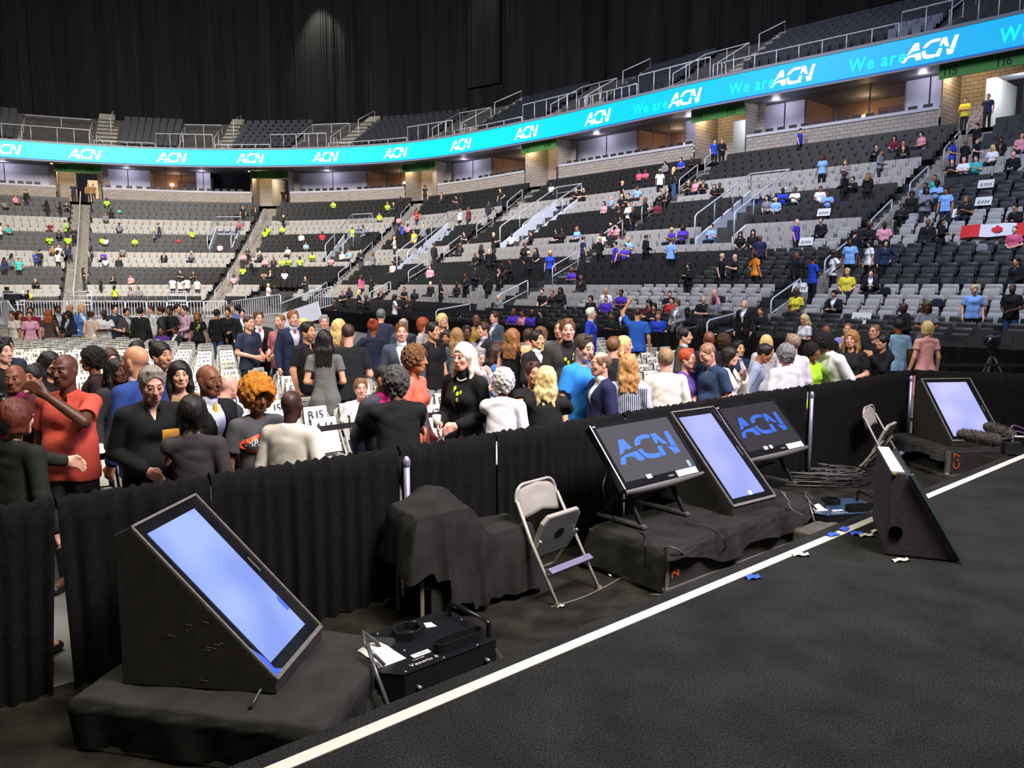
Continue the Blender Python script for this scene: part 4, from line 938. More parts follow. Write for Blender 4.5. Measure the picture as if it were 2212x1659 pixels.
# pipe and drape
CURT = [(-4.8, 2.1), (-2.42, 4.03), (-.75, 5.36), (1.97, 7.65), (4.4, 9.55), (5.3, 10.33)]; C2 = [(5.3, 10.33), (6.45, 9.9), (9.5, 9.2)]
def seg_pts(P, a, b, n=14):
    P = [Vector((p[0], p[1], 0)) for p in P]; L = [0]
    for i in range(1, len(P)): L.append(L[-1]+(P[i]-P[i-1]).length)
    out = []
    for l in np.linspace(a, b if b else L[-1], n):
        i = min(max(int(np.searchsorted(L, l))-1, 0), len(P)-2); out.append(P[i]+(P[i+1]-P[i])*((l-L[i])/(L[i+1]-L[i])))
    return out, L
def curtain_len(px):  # arc position of an image column on the crowd curtain
    pts, L = seg_pts(CURT, 0, None, 400); xs = [proj((p.x, p.y, 1.0))[0] for p in pts]; return float(np.interp(px, xs, np.linspace(0, L[-1], 400)))
M_POLE = mat('pale_pole', (.42, .4, .55), rough=.35, metal=.6)
LT = curtain_len(1971); cutp = [0, curtain_len(122), curtain_len(455), curtain_len(864), curtain_len(1072), curtain_len(1350), curtain_len(1745), LT]
names = ['at the far left', 'behind the big left wedge monitor', 'left of the lavender pole', 'right of the lavender pole', 'behind the nearest folding chair', 'behind the three tilted screens', 'behind the far folding chair']
for i in range(7):
    gapl = .0 if i != 1 else .0; a, b = cutp[i]+.004, cutp[i+1]-.004
    pts, _ = seg_pts(CURT, a, b, 10); rows, n = fold_curtain(pts, .02, 1.055, .028, .115, 20+i, 10)
    # the panel edges swing apart below the pipe
    for j, row in enumerate(rows):
        u = j/9; wdl = {1: .02, 4: .008}.get(i, 0)*u; wdr = {0: .075, 3: .012}.get(i, 0)*u
        for q in range(n):
            f = q/(n-1); row[q] = row[q]+U*(wdl*(1-f)**8-wdr*f**8)
    top = []
    for r_, dz_, dn in ((.0, .012, .02), (.5, .03, .035), (1, .012, .06), (1, -.05, .07)): top.append([rows[0][q]+Nv*dn*1.0+Vector((0, 0, dz_+.008*math.sin(q*1.7+i))) for q in range(n)])
    rows = top[::-1]+rows; mb = MB(); mb.grid(rows); tag(mb.build('crowd_curtain', M_VEL, smooth=True), f'waist-high black pleated drape {names[i]}', 'curtain')
pts, _ = seg_pts(C2, .02, None, 10); rows, n = fold_curtain(pts, .02, 1.055, .03, .2, 31, 8); mb = MB(); mb.grid([[p+Vector((0, .06, -.05)) for p in rows[0]], [p+Vector((0, .04, .03)) for p in rows[0]]]+rows); tag(mb.build('crowd_curtain', M_VEL, smooth=True), 'waist-high black drape turning the corner behind the far wedge monitor', 'curtain')
for px, lab in ((870, 'lavender lit drape pole standing proud of the curtain near the draped stand'), (1745, 'mottled pale drape pole behind the right ACN screen'), (1960, 'slim pale drape pole at the corner of the curtain')):
    pts, L = seg_pts(CURT, curtain_len(px), curtain_len(px)+.01, 2); p = pts[0]-Nv*.05; root = empty('drape_pole', p, 0, lab, 'pole')
    mb = MB(); mb.tube([(0, 0, 0), (0, 0, 1.0)], .022, 12); mb.build('pole', M_POLE, root, True); mb = MB(); mb.lathe([(0, 1.03), (.012, 1.028), (.026, 1.0), (.026, .96), (.022, .955)]); mb.build('cap', M_POLE, root, True)
    mb = MB(); mb.box((0, 0, .008), (.3, .3, .012)); mb.build('base', M_BLACK, root)
# zip of light dots beside the lavender pole (gap in the weave)
# ---------------------------------------------------------------- monitors
M_SCR = mat('screen_lilac', (.02, .02, .03), rough=.08, emit=(.30, .40, .92), estr=.95); M_SCR2 = mat('screen_pale', (.02, .02, .03), rough=.08, emit=(.38, .42, .88), estr=.95); M_SCR3 = mat('screen_white', (.02, .02, .03), rough=.08, emit=(.46, .48, .95), estr=1.0)
M_DIM = mat('screen_grey', (.02, .02, .02), rough=.1, emit=(.075, .07, .085), estr=1); M_DIM2 = mat('screen_dark', (.012, .012, .012), rough=.3, emit=(.022, .018, .024), estr=1)
M_LOGO = mat('logo_blue', (.0, .02, .1), emit=(.045, .19, .86), estr=1); M_LOGO2 = mat('logo_blue_deep', (.0, .02, .1), emit=(.02, .10, .52), estr=1)
M_GLOSS = mat('gloss_black', (.008, .008, .009), rough=.18, noise=.3, nscale=15); M_EDGE = mat('worn_edge', (.13, .125, .105), rough=.6, noise=.3, nscale=60)
M_WOOD = mat('black_plywood', (.019, .016, .013), rough=.75, noise=.35, nscale=12, bump=.3, bscale=120); M_SILV = mat('brushed_grey', (.32, .31, .28), rough=.35, metal=.7); M_PAPER = mat('paper_label', (.72, .70, .62), rough=.7)
for m_, c0_, c1_ in ((M_SCR, (.24, .34, .86), (.38, .52, 1.0)), (M_SCR2, (.32, .38, .84), (.44, .48, .95)), (M_SCR3, (.40, .43, .9), (.55, .56, 1.0))):
    nt = m_.node_tree; b_ = nt.nodes['Principled BSDF']; n_ = nt.nodes.new('ShaderNodeTexNoise'); n_.inputs['Scale'].default_value = 2.2; n_.inputs['Detail'].default_value = 1; t_ = nt.nodes.new('ShaderNodeTexCoord'); nt.links.new(t_.outputs['Object'], n_.inputs['Vector'])
    x_ = nt.nodes.new('ShaderNodeMix'); x_.data_type = 'RGBA'; x_.inputs[6].default_value = c0_+(1,); x_.inputs[7].default_value = c1_+(1,); r_ = nt.nodes.new('ShaderNodeMapRange'); r_.inputs[1].default_value = .35; r_.inputs[2].default_value = .65
    nt.links.new(n_.outputs['Fac'], r_.inputs[0]); nt.links.new(r_.outputs[0], x_.inputs[0]); nt.links.new(x_.outputs[2], b_.inputs['Emission Color'])
def wedge(loc, yaw, w, L_, tilt, scr, label, back=.08, lip=.06, side=M_WOOD, bez=(.055, .055), extra=None, edge=M_EDGE):
    """portrait tv sunk in a wedge box: local x across, y towards the high back, origin at the low front-left corner of the screen frame"""
    root = empty('wedge_monitor', loc, yaw, label, 'monitor'); c, s = math.cos(tilt), math.sin(tilt); H = L_*s; Dp = L_*c
    prof = [(0, -lip), (0, 0), (Dp, H), (Dp+back, H-.04), (Dp+back, -lip)]
    mb = MB(); mb.prism([(0, y, z-.001) for y, z in prof][::-1], (0, 0, 0), (w, 0, 0)); mb.build('housing', side, root, bevel=.006)
    P = lambda x, l, h=0: Vector((x, l*c-h*s, l*s+h*c))
    t = .022; mb = MB()
    for a0, a1, l0, l1 in ((0, t*.6, 0, L_), (w-t*.6, w, 0, L_), (0, w, 0, t), (0, w, L_-t*.6, L_)):
        mb.add([P(a0, l0, .001), P(a1, l0, .001), P(a1, l1, .001), P(a0, l1, .001), P(a0, l0, .014), P(a1, l0, .014), P(a1, l1, .014), P(a0, l1, .014)], [(3, 2, 1, 0), (4, 5, 6, 7), (0, 1, 5, 4), (1, 2, 6, 5), (2, 3, 7, 6), (3, 0, 4, 7)])
    mb.build('rim', edge, root)
    mb = MB(); mb.add([P(t*.6, t, .006), P(w-t*.6, t, .006), P(w-t*.6, L_-t*.6, .006), P(t*.6, L_-t*.6, .006)], [(0, 1, 2, 3)]); bz = mb.build('bezel', M_GLOSS, root)
    bl, br, bb, bt = extra if extra else (bez[0], bez[0], bez[1], bez[1])
    mb = MB(); mb.add([P(t+bl, t+bb, .009), P(w-t-br, t+bb, .009), P(w-t-br, L_-t-bt, .009), P(t+bl, L_-t-bt, .009)], [(0, 1, 2, 3)]); mb.build('screen', scr, root)
    mb = MB(); mb.add([P(w-t-br*.55, L_*.5-.05, .0095), P(w-t-br*.4, L_*.5-.05, .0095), P(w-t-br*.4, L_*.5+.05, .0095), P(w-t-br*.55, L_*.5+.05, .0095)], [(0, 1, 2, 3)]); mb.build('badge', M_SILV, root)
    return root, P
r1, P1 = wedge((-1.115, 3.525, .335), math.radians(83.1), .60, 1.01, math.radians(46), M_SCR, 'large wedge monitor with glowing lilac upright screen on the near draped platform', extra=(.035, .085, .06, .05))
mb = MB(); mb.add([P1(.46, .2, .0098), P1(.49, .2, .0098), P1(.49, .285, .0098), P1(.475, .3, .0098), P1(.46, .27, .0098)], [(0, 1, 2, 3, 4)]); mb.build('blue_sticker', M_BTAPE, r1)
mb = MB(); mb.add([P1(.015, .02, .0098), P1(.09, .02, .0098), P1(.05, .05, .0098), P1(.05, .12, .0098), P1(.02, .2, .0098)], [(0, 1, 2, 3, 4)]); mb.build('blue_sticker', M_BTAPE, r1)
mb = MB(); rs_ = random.Random(3)
for i in range(9):
    y0 = .25+.3*rs_.random(); z0 = -.03+(y0*.95)*rs_.random(); l_ = .01+.04*rs_.random(); mb.prism([(-.0012, y0, z0), (-.0012, y0+l_, z0+.004), (-.0012, y0+l_, z0+.007), (-.0012, y0, z0+.003)], (0, 0, 0), (.001, 0, 0))
mb.build('scuff_marks', mat('scuff_tan', (.2, .17, .09), rough=.8), r1)
r2, P2 = wedge((1.775, 6.16, .42), math.radians(35.9), .56, .98, math.radians(44.3), M_SCR2, 'upright lilac screen in a wedge between the two ACN screens', extra=(.03, .07, .05, .05), lip=.085)
mb = MB(); mb.add([P2(.27, .07, .01), P2(.31, .07, .01), P2(.31, .11, .01), P2(.27, .11, .01)], [(0, 1, 2, 3)]); mb.build('tape_mark', M_PAPER, r2)
r3, P3 = wedge((5.12, 9.02, .385), math.radians(6.9), .66, .925, math.radians(45.4), M_SCR3, 'wide pale glowing wedge monitor at the far right corner of the pit', extra=(.03, .06, .05, .04))
# the wedge seen from behind, standing on the stage
root = empty('wedge_monitor', (2.225, 4.53, .604), math.radians(-19), 'dark carpeted wedge monitor with pale top standing on the stage, seen from its side', 'monitor')
prof = [(0, 0), (.37, 0), (.085, .50), (0, .50)]
M_FELT = mat('plum_felt', (.035, .022, .03), rough=.95, noise=.5, nscale=60, bump=.5, bscale=250)
hd = 1.571
mb = MB(); mb.prism([(x, 0, z) for x, z in prof], (0, 0, 0), (0, .78, 0)); mb.build('housing', M_FELT, root, bevel=.008)
mb = MB(); mb.prism([(.004, .01, .5), (.075, .01, .5), (.075, .77, .5), (.004, .77, .5)], (0, 0, 0), (0, 0, .008)); mb.build('top_panel', mat('speckled_pale', (.42, .42, .38), rough=.8, noise=.5, nscale=120), root)
mb = MB(); mb.beam((.10, .39, .485), (.385, .39, .0), .74, .022, (1, 0, 1)); o_ = mb.build('screen', M_GLOSS, root)
mb = MB(); M_TG = mat('teal_glass', (.09, .14, .14), rough=.25, metal=.3); mb.beam((.112, -.012, .50), (.40, -.012, .02), .02, .035, (0, 1, 0)); mb.build('glass_frame', M_TG, root); mb = MB(); mb.beam((.112, .79, .50), (.40, .79, .02), .02, .035, (0, 1, 0)); mb.build('glass_frame', M_TG, root)
mb = MB(); mb.disc((.045, -.008, .145), .038, (0, 1, 0), .006, 18); mb.build('handle_hole', mat('pure_black', (.001, .001, .001), rough=1, spec=0), root)
mb = MB(); mb.box((.02, .0, .495), (.02, .03, .01)); mb.build('latch', mat('brass', (.5, .35, .1), rough=.4, metal=.6), root)
# landscape monitors on stands
def tv(loc, yaw, w, h, tilt, dim, logo, label, glare=False):
    root = empty('tilted_screen', loc, yaw, label, 'monitor'); c, s = math.cos(tilt), math.sin(tilt); P = lambda x, l, q=0: Vector((x, l*c-q*s, l*s+q*c))
    def slab(mb, x0, x1, l0, l1, q0, q1): mb.add([P(x0, l0, q0), P(x1, l0, q0), P(x1, l1, q0), P(x0, l1, q0), P(x0, l0, q1), P(x1, l0, q1), P(x1, l1, q1), P(x0, l1, q1)], [(3, 2, 1, 0), (4, 5, 6, 7), (0, 1, 5, 4), (1, 2, 6, 5), (2, 3, 7, 6), (3, 0, 4, 7)])
    mb = MB(); slab(mb, 0, w, 0, h, -.07, 0); mb.build('bezel', M_GLOSS, root, bevel=.01)
    mb = MB(); slab(mb, .045, w-.045, .06, h-.045, .0005, .002); mb.build('screen', dim, root)
    V, Fc = logo2d(w*.76, w*.23, 0); link('logo', mesh_from('logo', [P(w*.10+x, .06+w*.145+y, .004) for x, y in V], Fc, logo), root)
    mb = MB(); rows = []
    for i in range(13):
        f = i/12; d = .028+.02*math.sin(PI*f); rows.append([P(.0+w*f, .0, -.005), P(w*f, -d*.6, .004), P(w*f, -d, -.03), P(w*f, -.02, -.07)])
    mb.grid(rows); mb.build('speaker_bar', M_SILV, root, True)
    mb = MB(); slab(mb, w*.66, w*.93, .0, .055, .002, .006); mb.build('paper_label', M_PAPER, root)
    mb = MB(); slab(mb, w*.3, w*.36, .045, .08, .003, .006); mb.build('tape_mark', M_PAPER, root)
    mb = MB(); slab(mb, w*.55, w*.62, .02, .035, .002, .004); mb.build('badge', M_SILV, root)
    mb = MB(); slab(mb, w*.02, w*.05, h-.035, h-.025, .002, .004); mb.build('corner_mark', M_PAPER, root)
    return root, P, slab
M_STAND = mat('stand_black', (.02, .02, .021), rough=.4, metal=.3)
RZ = .345
def stand(root, feet_z, w):
    # x-shaped legs on two long foot bars, all in the tv frame
    for x in (w*.22, w*.78):
        mb = MB(); f = feet_z; mb.beam((x, -.02, f+.015), (x, .46, f+.015), .05, .02); mb.build('foot_bar', M_SILV, root)
        mb = MB(); mb.beam((x, .02, f+.02), (x, .34, .16), .03, .03); mb.build('leg', M_STAND, root); mb = MB(); mb.beam((x, .44, f+.02), (x, .12, .02), .03, .03); mb.build('leg', M_STAND, root)
    mb = MB(); mb.beam((w*.22, .22, f+.17), (w*.78, .22, f+.17), .02, .02); mb.build('crossbar', M_STAND, root)
    mb = MB(); mb.box((w*.5, .3, .16), (.3, .1, .2)); mb.build('mount_bracket', M_STAND, root)
rt1, Pt1, sl1 = tv((.84, 5.69, .69), math.radians(40.4), .95, .585, math.radians(48.8), M_DIM, M_LOGO, 'left ACN screen, tilted on a black stand on the long draped riser'); stand(rt1, RZ-.69+.01, .95)
mb = MB(); sl1(mb, .95*.86, .95*.895, .065, .12, .003, .004); mb.build('tape_mark', mat('sticker_blue', (.2, .35, .8), rough=.5), rt1)
rt2, Pt2, sl2 = tv((2.06, 6.72, .70), math.radians(38.5), .93, .57, math.radians(46.8), M_DIM2, M_LOGO2, 'right ACN screen with darker picture, tilted above the far end of the riser'); stand(rt2, RZ-.70+.01, .93)
mb = MB(); sl2(mb, .37, .41, .045, .08, .003, .006); mb.build('tape_mark', M_PAPER, rt2)
# ---------------------------------------------------------------- draped risers
M_DUV = mat('duvetyne', (.022, .021, .019), rough=.95, noise=.3, nscale=7, bump=.35, bscale=140, spec=.1)
M_DUV2 = mat('duvetyne_charcoal', (.026, .025, .0225), rough=.9, noise=.25, nscale=7, bump=.3, bscale=140, spec=.15)
def cloth_drape(name, outline, hfun, hem, flare, amp, m, label, seed=0, cat='cloth', nper=260, lobes=9, sagf=None, parent=None):
    r = random.Random(seed); P = [Vector((p[0], p[1], 0)) for p in outline]; n = len(P); L = [0]
    for i in range(n): L.append(L[-1]+(P[(i+1) % n]-P[i]).length)
    c = sum(P, Vector((0, 0, 0)))/n; per = []; ph = 0; rad = .035
    for q in range(nper):
        l = L[-1]*q/nper; i = min(int(np.searchsorted(L, l, 'right'))-1, n-1); t = (l-L[i])/(L[i+1]-L[i]); p = P[i]+(P[(i+1) % n]-P[i])*t; d = (P[(i+1) % n]-P[i]).normalized()
        cd_ = min(t, 1-t)*(L[i+1]-L[i]); nn = Vector((d.y, -d.x, 0)); 
        if cd_ < .08:
            j = (i+1) % n if t > .5 else i; a = (P[j]-P[j-1]).normalized(); b_ = (P[(j+1) % n]-P[j]).normalized(); n0 = Vector((a.y, -a.x, 0)); n1 = Vector((b_.y, -b_.x, 0)); k = cd_/.08; nn = (nn*(.5+.5*k)+(n1 if t > .5 else n0)*(.5-.5*k)).normalized()
        per.append((p, nn, max(0, 1-cd_/.10)))
    fr_ = [r.uniform(0, 6.28) for _ in range(4)]; rows = []
    for t in (0, .25, .5, .7, .85, .94, .985):
        rows.append([Vector((c.x+(p.x-c.x)*t, c.y+(p.y-c.y)*t, hfun(c.x+(p.x-c.x)*t, c.y+(p.y-c.y)*t)+.004*math.sin(q*.21+t*7))) for q, (p, nn, ck) in enumerate(per)])
    K = 16
    for j in range(K+1):
        u = j/K; row = []
        for q, (p, nn, ck) in enumerate(per):
            th = 2*PI*q/nper; top = hfun(p.x-(p.x-c.x)*.02, p.y-(p.y-c.y)*.02); hz = hem(th, p, ck) if callable(hem) else hem
            f = math.sin(lobes*th+fr_[0]+1.3*math.sin(2*th+fr_[1]))+.5*math.sin(lobes*2.3*th+fr_[2]); z = top-rad*.4+(hz-top+rad*.4)*u**1.05 if j else top-.012
            out = .018*min(1, u*6)+flare*u*(1+.8*ck)+amp*f*u**.8
            row.append(Vector((p.x, p.y, 0))+nn*out+Vector((0, 0, z+.006*math.sin(q*.5+j))))
        rows.append(row)
    for row in rows: row.append(row[0])
    mb = MB(); mb.grid([rw[::-1] for rw in rows]); o = mb.build(name, m, parent, True); return tag(o, label, cat) if parent is None else o
def orect(c0, u, v, a, b): c0 = Vector(c0); u = Vector(u); v = Vector(v); return [c0, c0+u*a, c0+u*a+v*b, c0+v*b]
def riser(c0, u, v, a, b, h, label, num=None):
    """flight-case style riser: dark panels, pale aluminium edges"""
    root = empty('riser', c0, 0, label, 'riser'); u = Vector(u); v = Vector(v); z = Vector((0, 0, h)); O = Vector((0, 0, .01))
    mb = MB(); mb.prism([O, O+u*a, O+u*a+v*b, O+v*b], O, O+z-Vector((0, 0, .03))); mb.build('case', M_WOOD, root)
    for p, q in ((O, u*a+O), (O, v*b+O), (v*b+O, u*a+v*b+O), (u*a+O, u*a+v*b+O)): mb = MB(); mb.beam(p+Vector((0, 0, .015)), q+Vector((0, 0, .015)), .035, .03); mb.build('bottom_rail', M_SILV, root)
    for p in (O, u*a+O, v*b+O, u*a+v*b+O): mb = MB(); mb.beam(p, p+z-Vector((0, 0, .02)), .042, .042, (u.x, u.y, 0)); mb.build('corner_post', M_SILV, root); mb = MB(); mb.lathe([(0, .03), (.024, .02), (.03, 0), (.024, -.02), (0, -.03)], p+z*.0+Vector((0, 0, .03)), 10); mb.build('ball_corner', M_SILV, root, True)
    if num:
        V, Fc, w_ = text2d(num, .12); p0 = O+u*.06+Vector((0, 0, h*.28)); 
        link('number', mesh_from('number', [p0+u*(.09-y)-v*.004+Vector((0, 0, x)) for x, y in V], Fc, mat('orange_paint', (.8, .12, .01), rough=.6)), root)
    return root
V2n = Vector((-.638, .770, 0))
riser((1.09, 5.40, 0), U, V2n, 1.95, .72, RZ-.02, 'long low riser with aluminium edges under the black cloth and tilted screens', '2')
c0 = Vector((1.09, 5.40, 0)); oc = orect(c0, U, V2n, 2.1, .72)
def hem2(th, p, ck):
    q = p-c0; a = q.dot(U); n_ = q.dot(V2n)
    if n_ < .02: return .235-.09*math.sin(min(max(a/2.0, 0), 1)*PI)+.04*math.sin(a*7)+.06*max(0, 1-a/.2)
    return .05
cloth_drape('riser_cloth', oc, lambda x, y: RZ, hem2, .04, .022, M_DUV, 'black cloth sagging over the long riser below the ACN screens', 3)
# near platform
yw = math.radians(-12); pu = Vector((math.cos(yw), math.sin(yw), 0)); pv = Vector((-math.sin(yw), math.cos(yw), 0)); pc = Vector((-2.08, 3.50, 0))
riser(pc+pu*.03+pv*.03, pu, pv, 1.22, .86, .255, 'low case hidden under the cloth of the near left monitor')
cloth_drape('riser_cloth', orect(pc, pu, pv, 1.28, .92), lambda x, y: .272, .03, -.02, .012, M_DUV2, 'charcoal cloth spread over the platform of the large left monitor', 8, lobes=7)
_p = Vector(tuple(at(668, 1560, .12))[:2]+(0,)); cloth_drape('spare_cloth', orect(_p, U, V2n, .50, .30), lambda x, y: .13+.02*math.sin(x*9+y*7), .02, .03, .02, M_DUV2, 'grey cloth heaped on the pit floor between the large wedge and the fog machine', 15, lobes=5)
# caster wheel and brace poking out under the cloth
p = at(627, 1605, .08); root = empty('caster_wheel', (p[0], p[1], 0), .3, 'grey caster wheel poking out under the near platform cloth', 'wheel')
mb = MB(); mb.disc((0, 0, .055), .05, (1, .2, 0), .03, 20); mb.build('wheel', mat('grey_rubber', (.12, .11, .10), rough=.6), root, bevel=.004); mb = MB(); mb.disc((0, 0, .055), .014, (1, .2, 0), .05, 12); mb.build('hub', M_SILV, root, True)
mb = MB(); mb.beam((.03, 0, .055), (.03, .02, .14), .006, .05); mb.beam((-.03, 0, .055), (-.03, .02, .14), .006, .05); mb.box((0, .02, .145), (.08, .08, .01)); mb.build('fork', M_STAND, root)
# right corner platform
c5 = Vector((4.985, 8.84, 0)); yw = math.radians(8); u5 = Vector((math.cos(yw), math.sin(yw), 0)); v5 = Vector((-math.sin(yw), math.cos(yw), 0))
riser(c5, u5, v5, .95, 1.0, .315, 'flight case numbered C-7 under the far right wedge monitor', 'C-7')
cloth_drape('riser_cloth', orect(c5+v5*.1-u5*.02, u5, v5, .9, .95), lambda x, y: .325, lambda th, p, ck: .17+.06*math.sin((p-c5).dot(v5)*5)+(.07 if (p-c5).dot(u5) > .5 else 0), .05, .015, M_DUV, 'black cloth bunched over the flight case numbered C-7', 12)
# draped stand beside the near folding chair
cS = Vector((-.60, 4.84, 0))
def pS(a, n, z=0): return cS+U*a+V2n*n+Vector((0, 0, z))
out8 = [pS(0, 0), pS(.38, -.02), pS(.44, .02), pS(.98, .0), pS(1.0, .34), pS(.5, .38), pS(.03, .38)]
def hS(x, y):
    q = Vector((x, y, 0))-cS; a = q.dot(U); n_ = q.dot(V2n); t = min(max((a-.40)/.22, 0), 1); hump = .10*math.exp(-((a-.30)**2/.02+(n_-.30)**2/.03)); t = t*t*(3-2*t)
    return (.735+hump)*(1-t)+(.505)*t+(.06*max(0, 1-abs(a-.5)/.15)*max(0, min(1, (n_-.1)/.2)))
def hemS(th, p, ck):
    q = p-cS; a = q.dot(U); n_ = q.dot(V2n)
    return .33+.05*math.sin(a*30) if a < .13 else (.30 if a < .2 else (.06 if a > .36 else .12))
cloth_drape('stand_cloth', out8, hS, hemS, .05, .022, M_DUV, 'black cloth thrown over the two-level stand beside the near folding chair', 5, lobes=8, nper=320)
root = empty('equipment_stand', pS(.04, .04), 0, 'two-level equipment stand with tan legs under the black cloth', 'stand'); B0 = root.location
mb = MB(); 
for a, n_ in ((.05, .03), (.36, .0), (.05, .33), (.4, .33)): mb = MB(); mb.beam(pS(a, n_, .01)-B0, pS(a, n_, .70)-B0, .022, .022); mb.build('leg', mat('tan_metal', (.28, .25, .18), rough=.5), root)
mb = MB(); mb.prism([pS(.03, .02, .70)-B0, pS(.4, .0, .70)-B0, pS(.44, .36, .70)-B0, pS(.06, .36, .70)-B0], (0, 0, 0), (0, 0, .02)); mb.build('top', M_WOOD, root)
mb = MB(); mb.prism([pS(.46, .04, .03)-B0, pS(.98, .05, .03)-B0, pS(1.0, .32, .03)-B0, pS(.48, .34, .03)-B0], (0, 0, 0), (0, 0, .45)); mb.build('lower_case', M_WOOD, root)
mb = MB(); mb.prism([pS(.10, .0, .03)-B0, pS(.34, -.02, .03)-B0, pS(.34, .0, .03)-B0, pS(.1, .02, .03)-B0], (0, 0, 0), (0, 0, .6)); mb.build('panel', M_DUV2, root)
# ---------------------------------------------------------------- fog machines
def fog(loc, yaw, label, topc, text=True):
    root = empty('fog_machine', loc, yaw, label, 'fog machine'); M_T = mat('fog_top_'+('blue' if topc[2] > .04 else 'black'), topc, rough=.3, metal=.4); w, d, h = .64, .46, .19; z0 = .07
    poly = [(.07, 0), (w-.04, 0), (w, .04), (w, d-.06), (w-.06, d), (.06, d), (0, d-.06), (0, .08)]
    mb = MB(); mb.prism([(x, y, z0) for x, y in poly], (0, 0, 0), (0, 0, h)); mb.build('casing', M_BLACK, root, bevel=.003)
    mb = MB(); mb.prism([(x, y, z0+h) for x, y in [(x*1.01-.003, y*1.01-.003) for x, y in poly]], (0, 0, 0), (0, 0, .004)); mb.build('top_plate', M_T, root)
    zt = z0+h+.004
    mb = MB(); hexa = [(.30+.085*math.cos(a), .32+.075*math.sin(a)) for a in np.arange(6)*PI/3+.3]; hexi = [(.30+.07*math.cos(a), .32+.06*math.sin(a)) for a in np.arange(6)*PI/3+.3]; n = 6
    V = [(x, y, zt) for x, y in hexa]+[(x, y, zt+.05) for x, y in hexa]+[(x, y, zt+.05) for x, y in hexi]+[(x, y, zt+.005) for x, y in hexi]
    mb.add(V, [(i, (i+1) % n, n+(i+1) % n, n+i) for i in range(n)]+[(n+i, n+(i+1) % n, 2*n+(i+1) % n, 2*n+i) for i in range(n)]+[(2*n+i, 2*n+(i+1) % n, 3*n+(i+1) % n, 3*n+i) for i in range(n)]+[tuple(range(3*n, 4*n))]); nz = mb.build('nozzle_guard', M_BLACK, root)
    for dx in (-.025, .025): mb = MB(); mb.tube([(.3+dx+.014*math.cos(a), .31+.014*math.sin(a), zt+.012) for a in np.arange(12)*PI/6], .003, 6, closed=True); mb.build('nozzle', M_SILV, nz, True)
    def slot(mb, x0, x1, y0, y1, hh):
        rr = (y1-y0)/2; O_ = [(x0+rr-rr*math.sin(a), (y0+y1)/2+rr*math.cos(a)) for a in np.linspace(0, PI, 8)]+[(x1-rr+rr*math.sin(a), (y0+y1)/2-rr*math.cos(a)) for a in np.linspace(0, PI, 8)]; I_ = [((x-(x0+x1)/2)*.96+(x0+x1)/2, (y-(y0+y1)/2)*.8+(y0+y1)/2) for x, y in O_]; n = 16
        V = [(x, y, zt) for x, y in O_]+[(x, y, zt+hh) for x, y in O_]+[(x, y, zt+hh) for x, y in I_]+[(x, y, zt+.002) for x, y in I_]
        mb.add(V, [(i, n+i, n+(i+1) % n, (i+1) % n) for i in range(n)]+[(n+i, 2*n+i, 2*n+(i+1) % n, n+(i+1) % n) for i in range(n)]+[(2*n+i, 3*n+i, 3*n+(i+1) % n, 2*n+(i+1) % n) for i in range(n)]+[tuple(range(3*n, 4*n))[::-1]])
    mb = MB(); slot(mb, .29, .575, .04, .115, .055); mb.build('vent_collar', M_BLACK, root)
    mb = MB(); mb.tube([(.60, .03+.02, zt), (.60, .05, zt+.075), (.60, .06, zt+.09), (.60, .36, zt+.09), (.60, .38, zt+.075), (.60, .38, zt)], .012, 10); mb.build('handle', M_GLOSS, root, True)
    mb = MB(); rows = []
    for i in range(9):
        f = i/8; rows.append([(.01+.15*g_, .12+.22*f, zt+.002+.055*math.sin(PI*f)**.7*math.sin(PI*min(1, .15+g_*.85))*(1+.25*math.sin(f*9+g_*4))) for g_ in np.linspace(0, 1, 9)])
    mb.grid(rows); mb.build('fluid_bag', mat('milky_plastic', (.62, .61, .55), rough=.35), root, True)
    mb = MB(); mb.tube([(.03, .10, zt+.02), (-.01, .2, zt+.10), (.03, .29, zt+.13), (.07, .24, zt+.08), (.09, .22, zt+.03)], .009, 8); mb.tube([(-.0, .2, zt+.11), (-.03, .08, zt+.02), (-.02, -.01, .12), (.01, -.015, .06)], .010, 8); mb.build('hose', mat('clear_hose', (.07, .07, .07), rough=.2), root, True)
    mb = MB(); mb.tube([(.05, -.02, .1), (-.1, -.0, .10), (-.12, .02, .10), (-.12, .34, .10), (-.1, .36, .10), (0, .36, .1)], .011, 8); mb.build('side_handle', M_GLOSS, root, True)
    for x in (.14, .54): mb = MB(); mb.disc((x, -.012, .17), .011, (0, 1, 0), .024, 10); mb.build('knob', M_SILV, root, True)
    mb = MB(); 
    for x, y in ((.09, .02), (.3, .015), (.5, .015), (.62, .06), (.62, .3), (.42, .44), (.2, .44), (.03, .4), (.2, .2)): mb.lathe([(0, .003), (.005, .002), (.006, 0)], (x, y, zt), 8)
    mb.build('screws', M_SILV, root, True)
    mb = MB(); mb.prism([(.19, .1, zt), (.29, .1, zt), (.29, .135, zt), (.19, .135, zt)], (0, 0, 0), (0, 0, .0012)); mb.build('barcode_label', mat('label_white', (.7, .72, .78), rough=.5), root)
    mb = MB()
    for i in range(14): mb.prism([(.215+i*.004, .11, zt+.0013), (.2165+i*.004, .11, zt+.0013), (.2165+i*.004, .126, zt+.0013), (.215+i*.004, .126, zt+.0013)], (0, 0, 0), (0, 0, .0004))
    mb.build('barcode', M_BLACK, root)
    if text:
        V, Fc, w_ = text2d('Vesuvio II', .036, .1); link('lettering', mesh_from('lettering', [(.13+x, .035+y, zt+.0015) for x, y in V], Fc, M_PAPER), root)
        V, Fc, w_ = text2d('CHAUVET', .014, 0); link('lettering', mesh_from('lettering', [(.17+x, .078+y, zt+.0015) for x, y in V], Fc, M_PAPER), root)
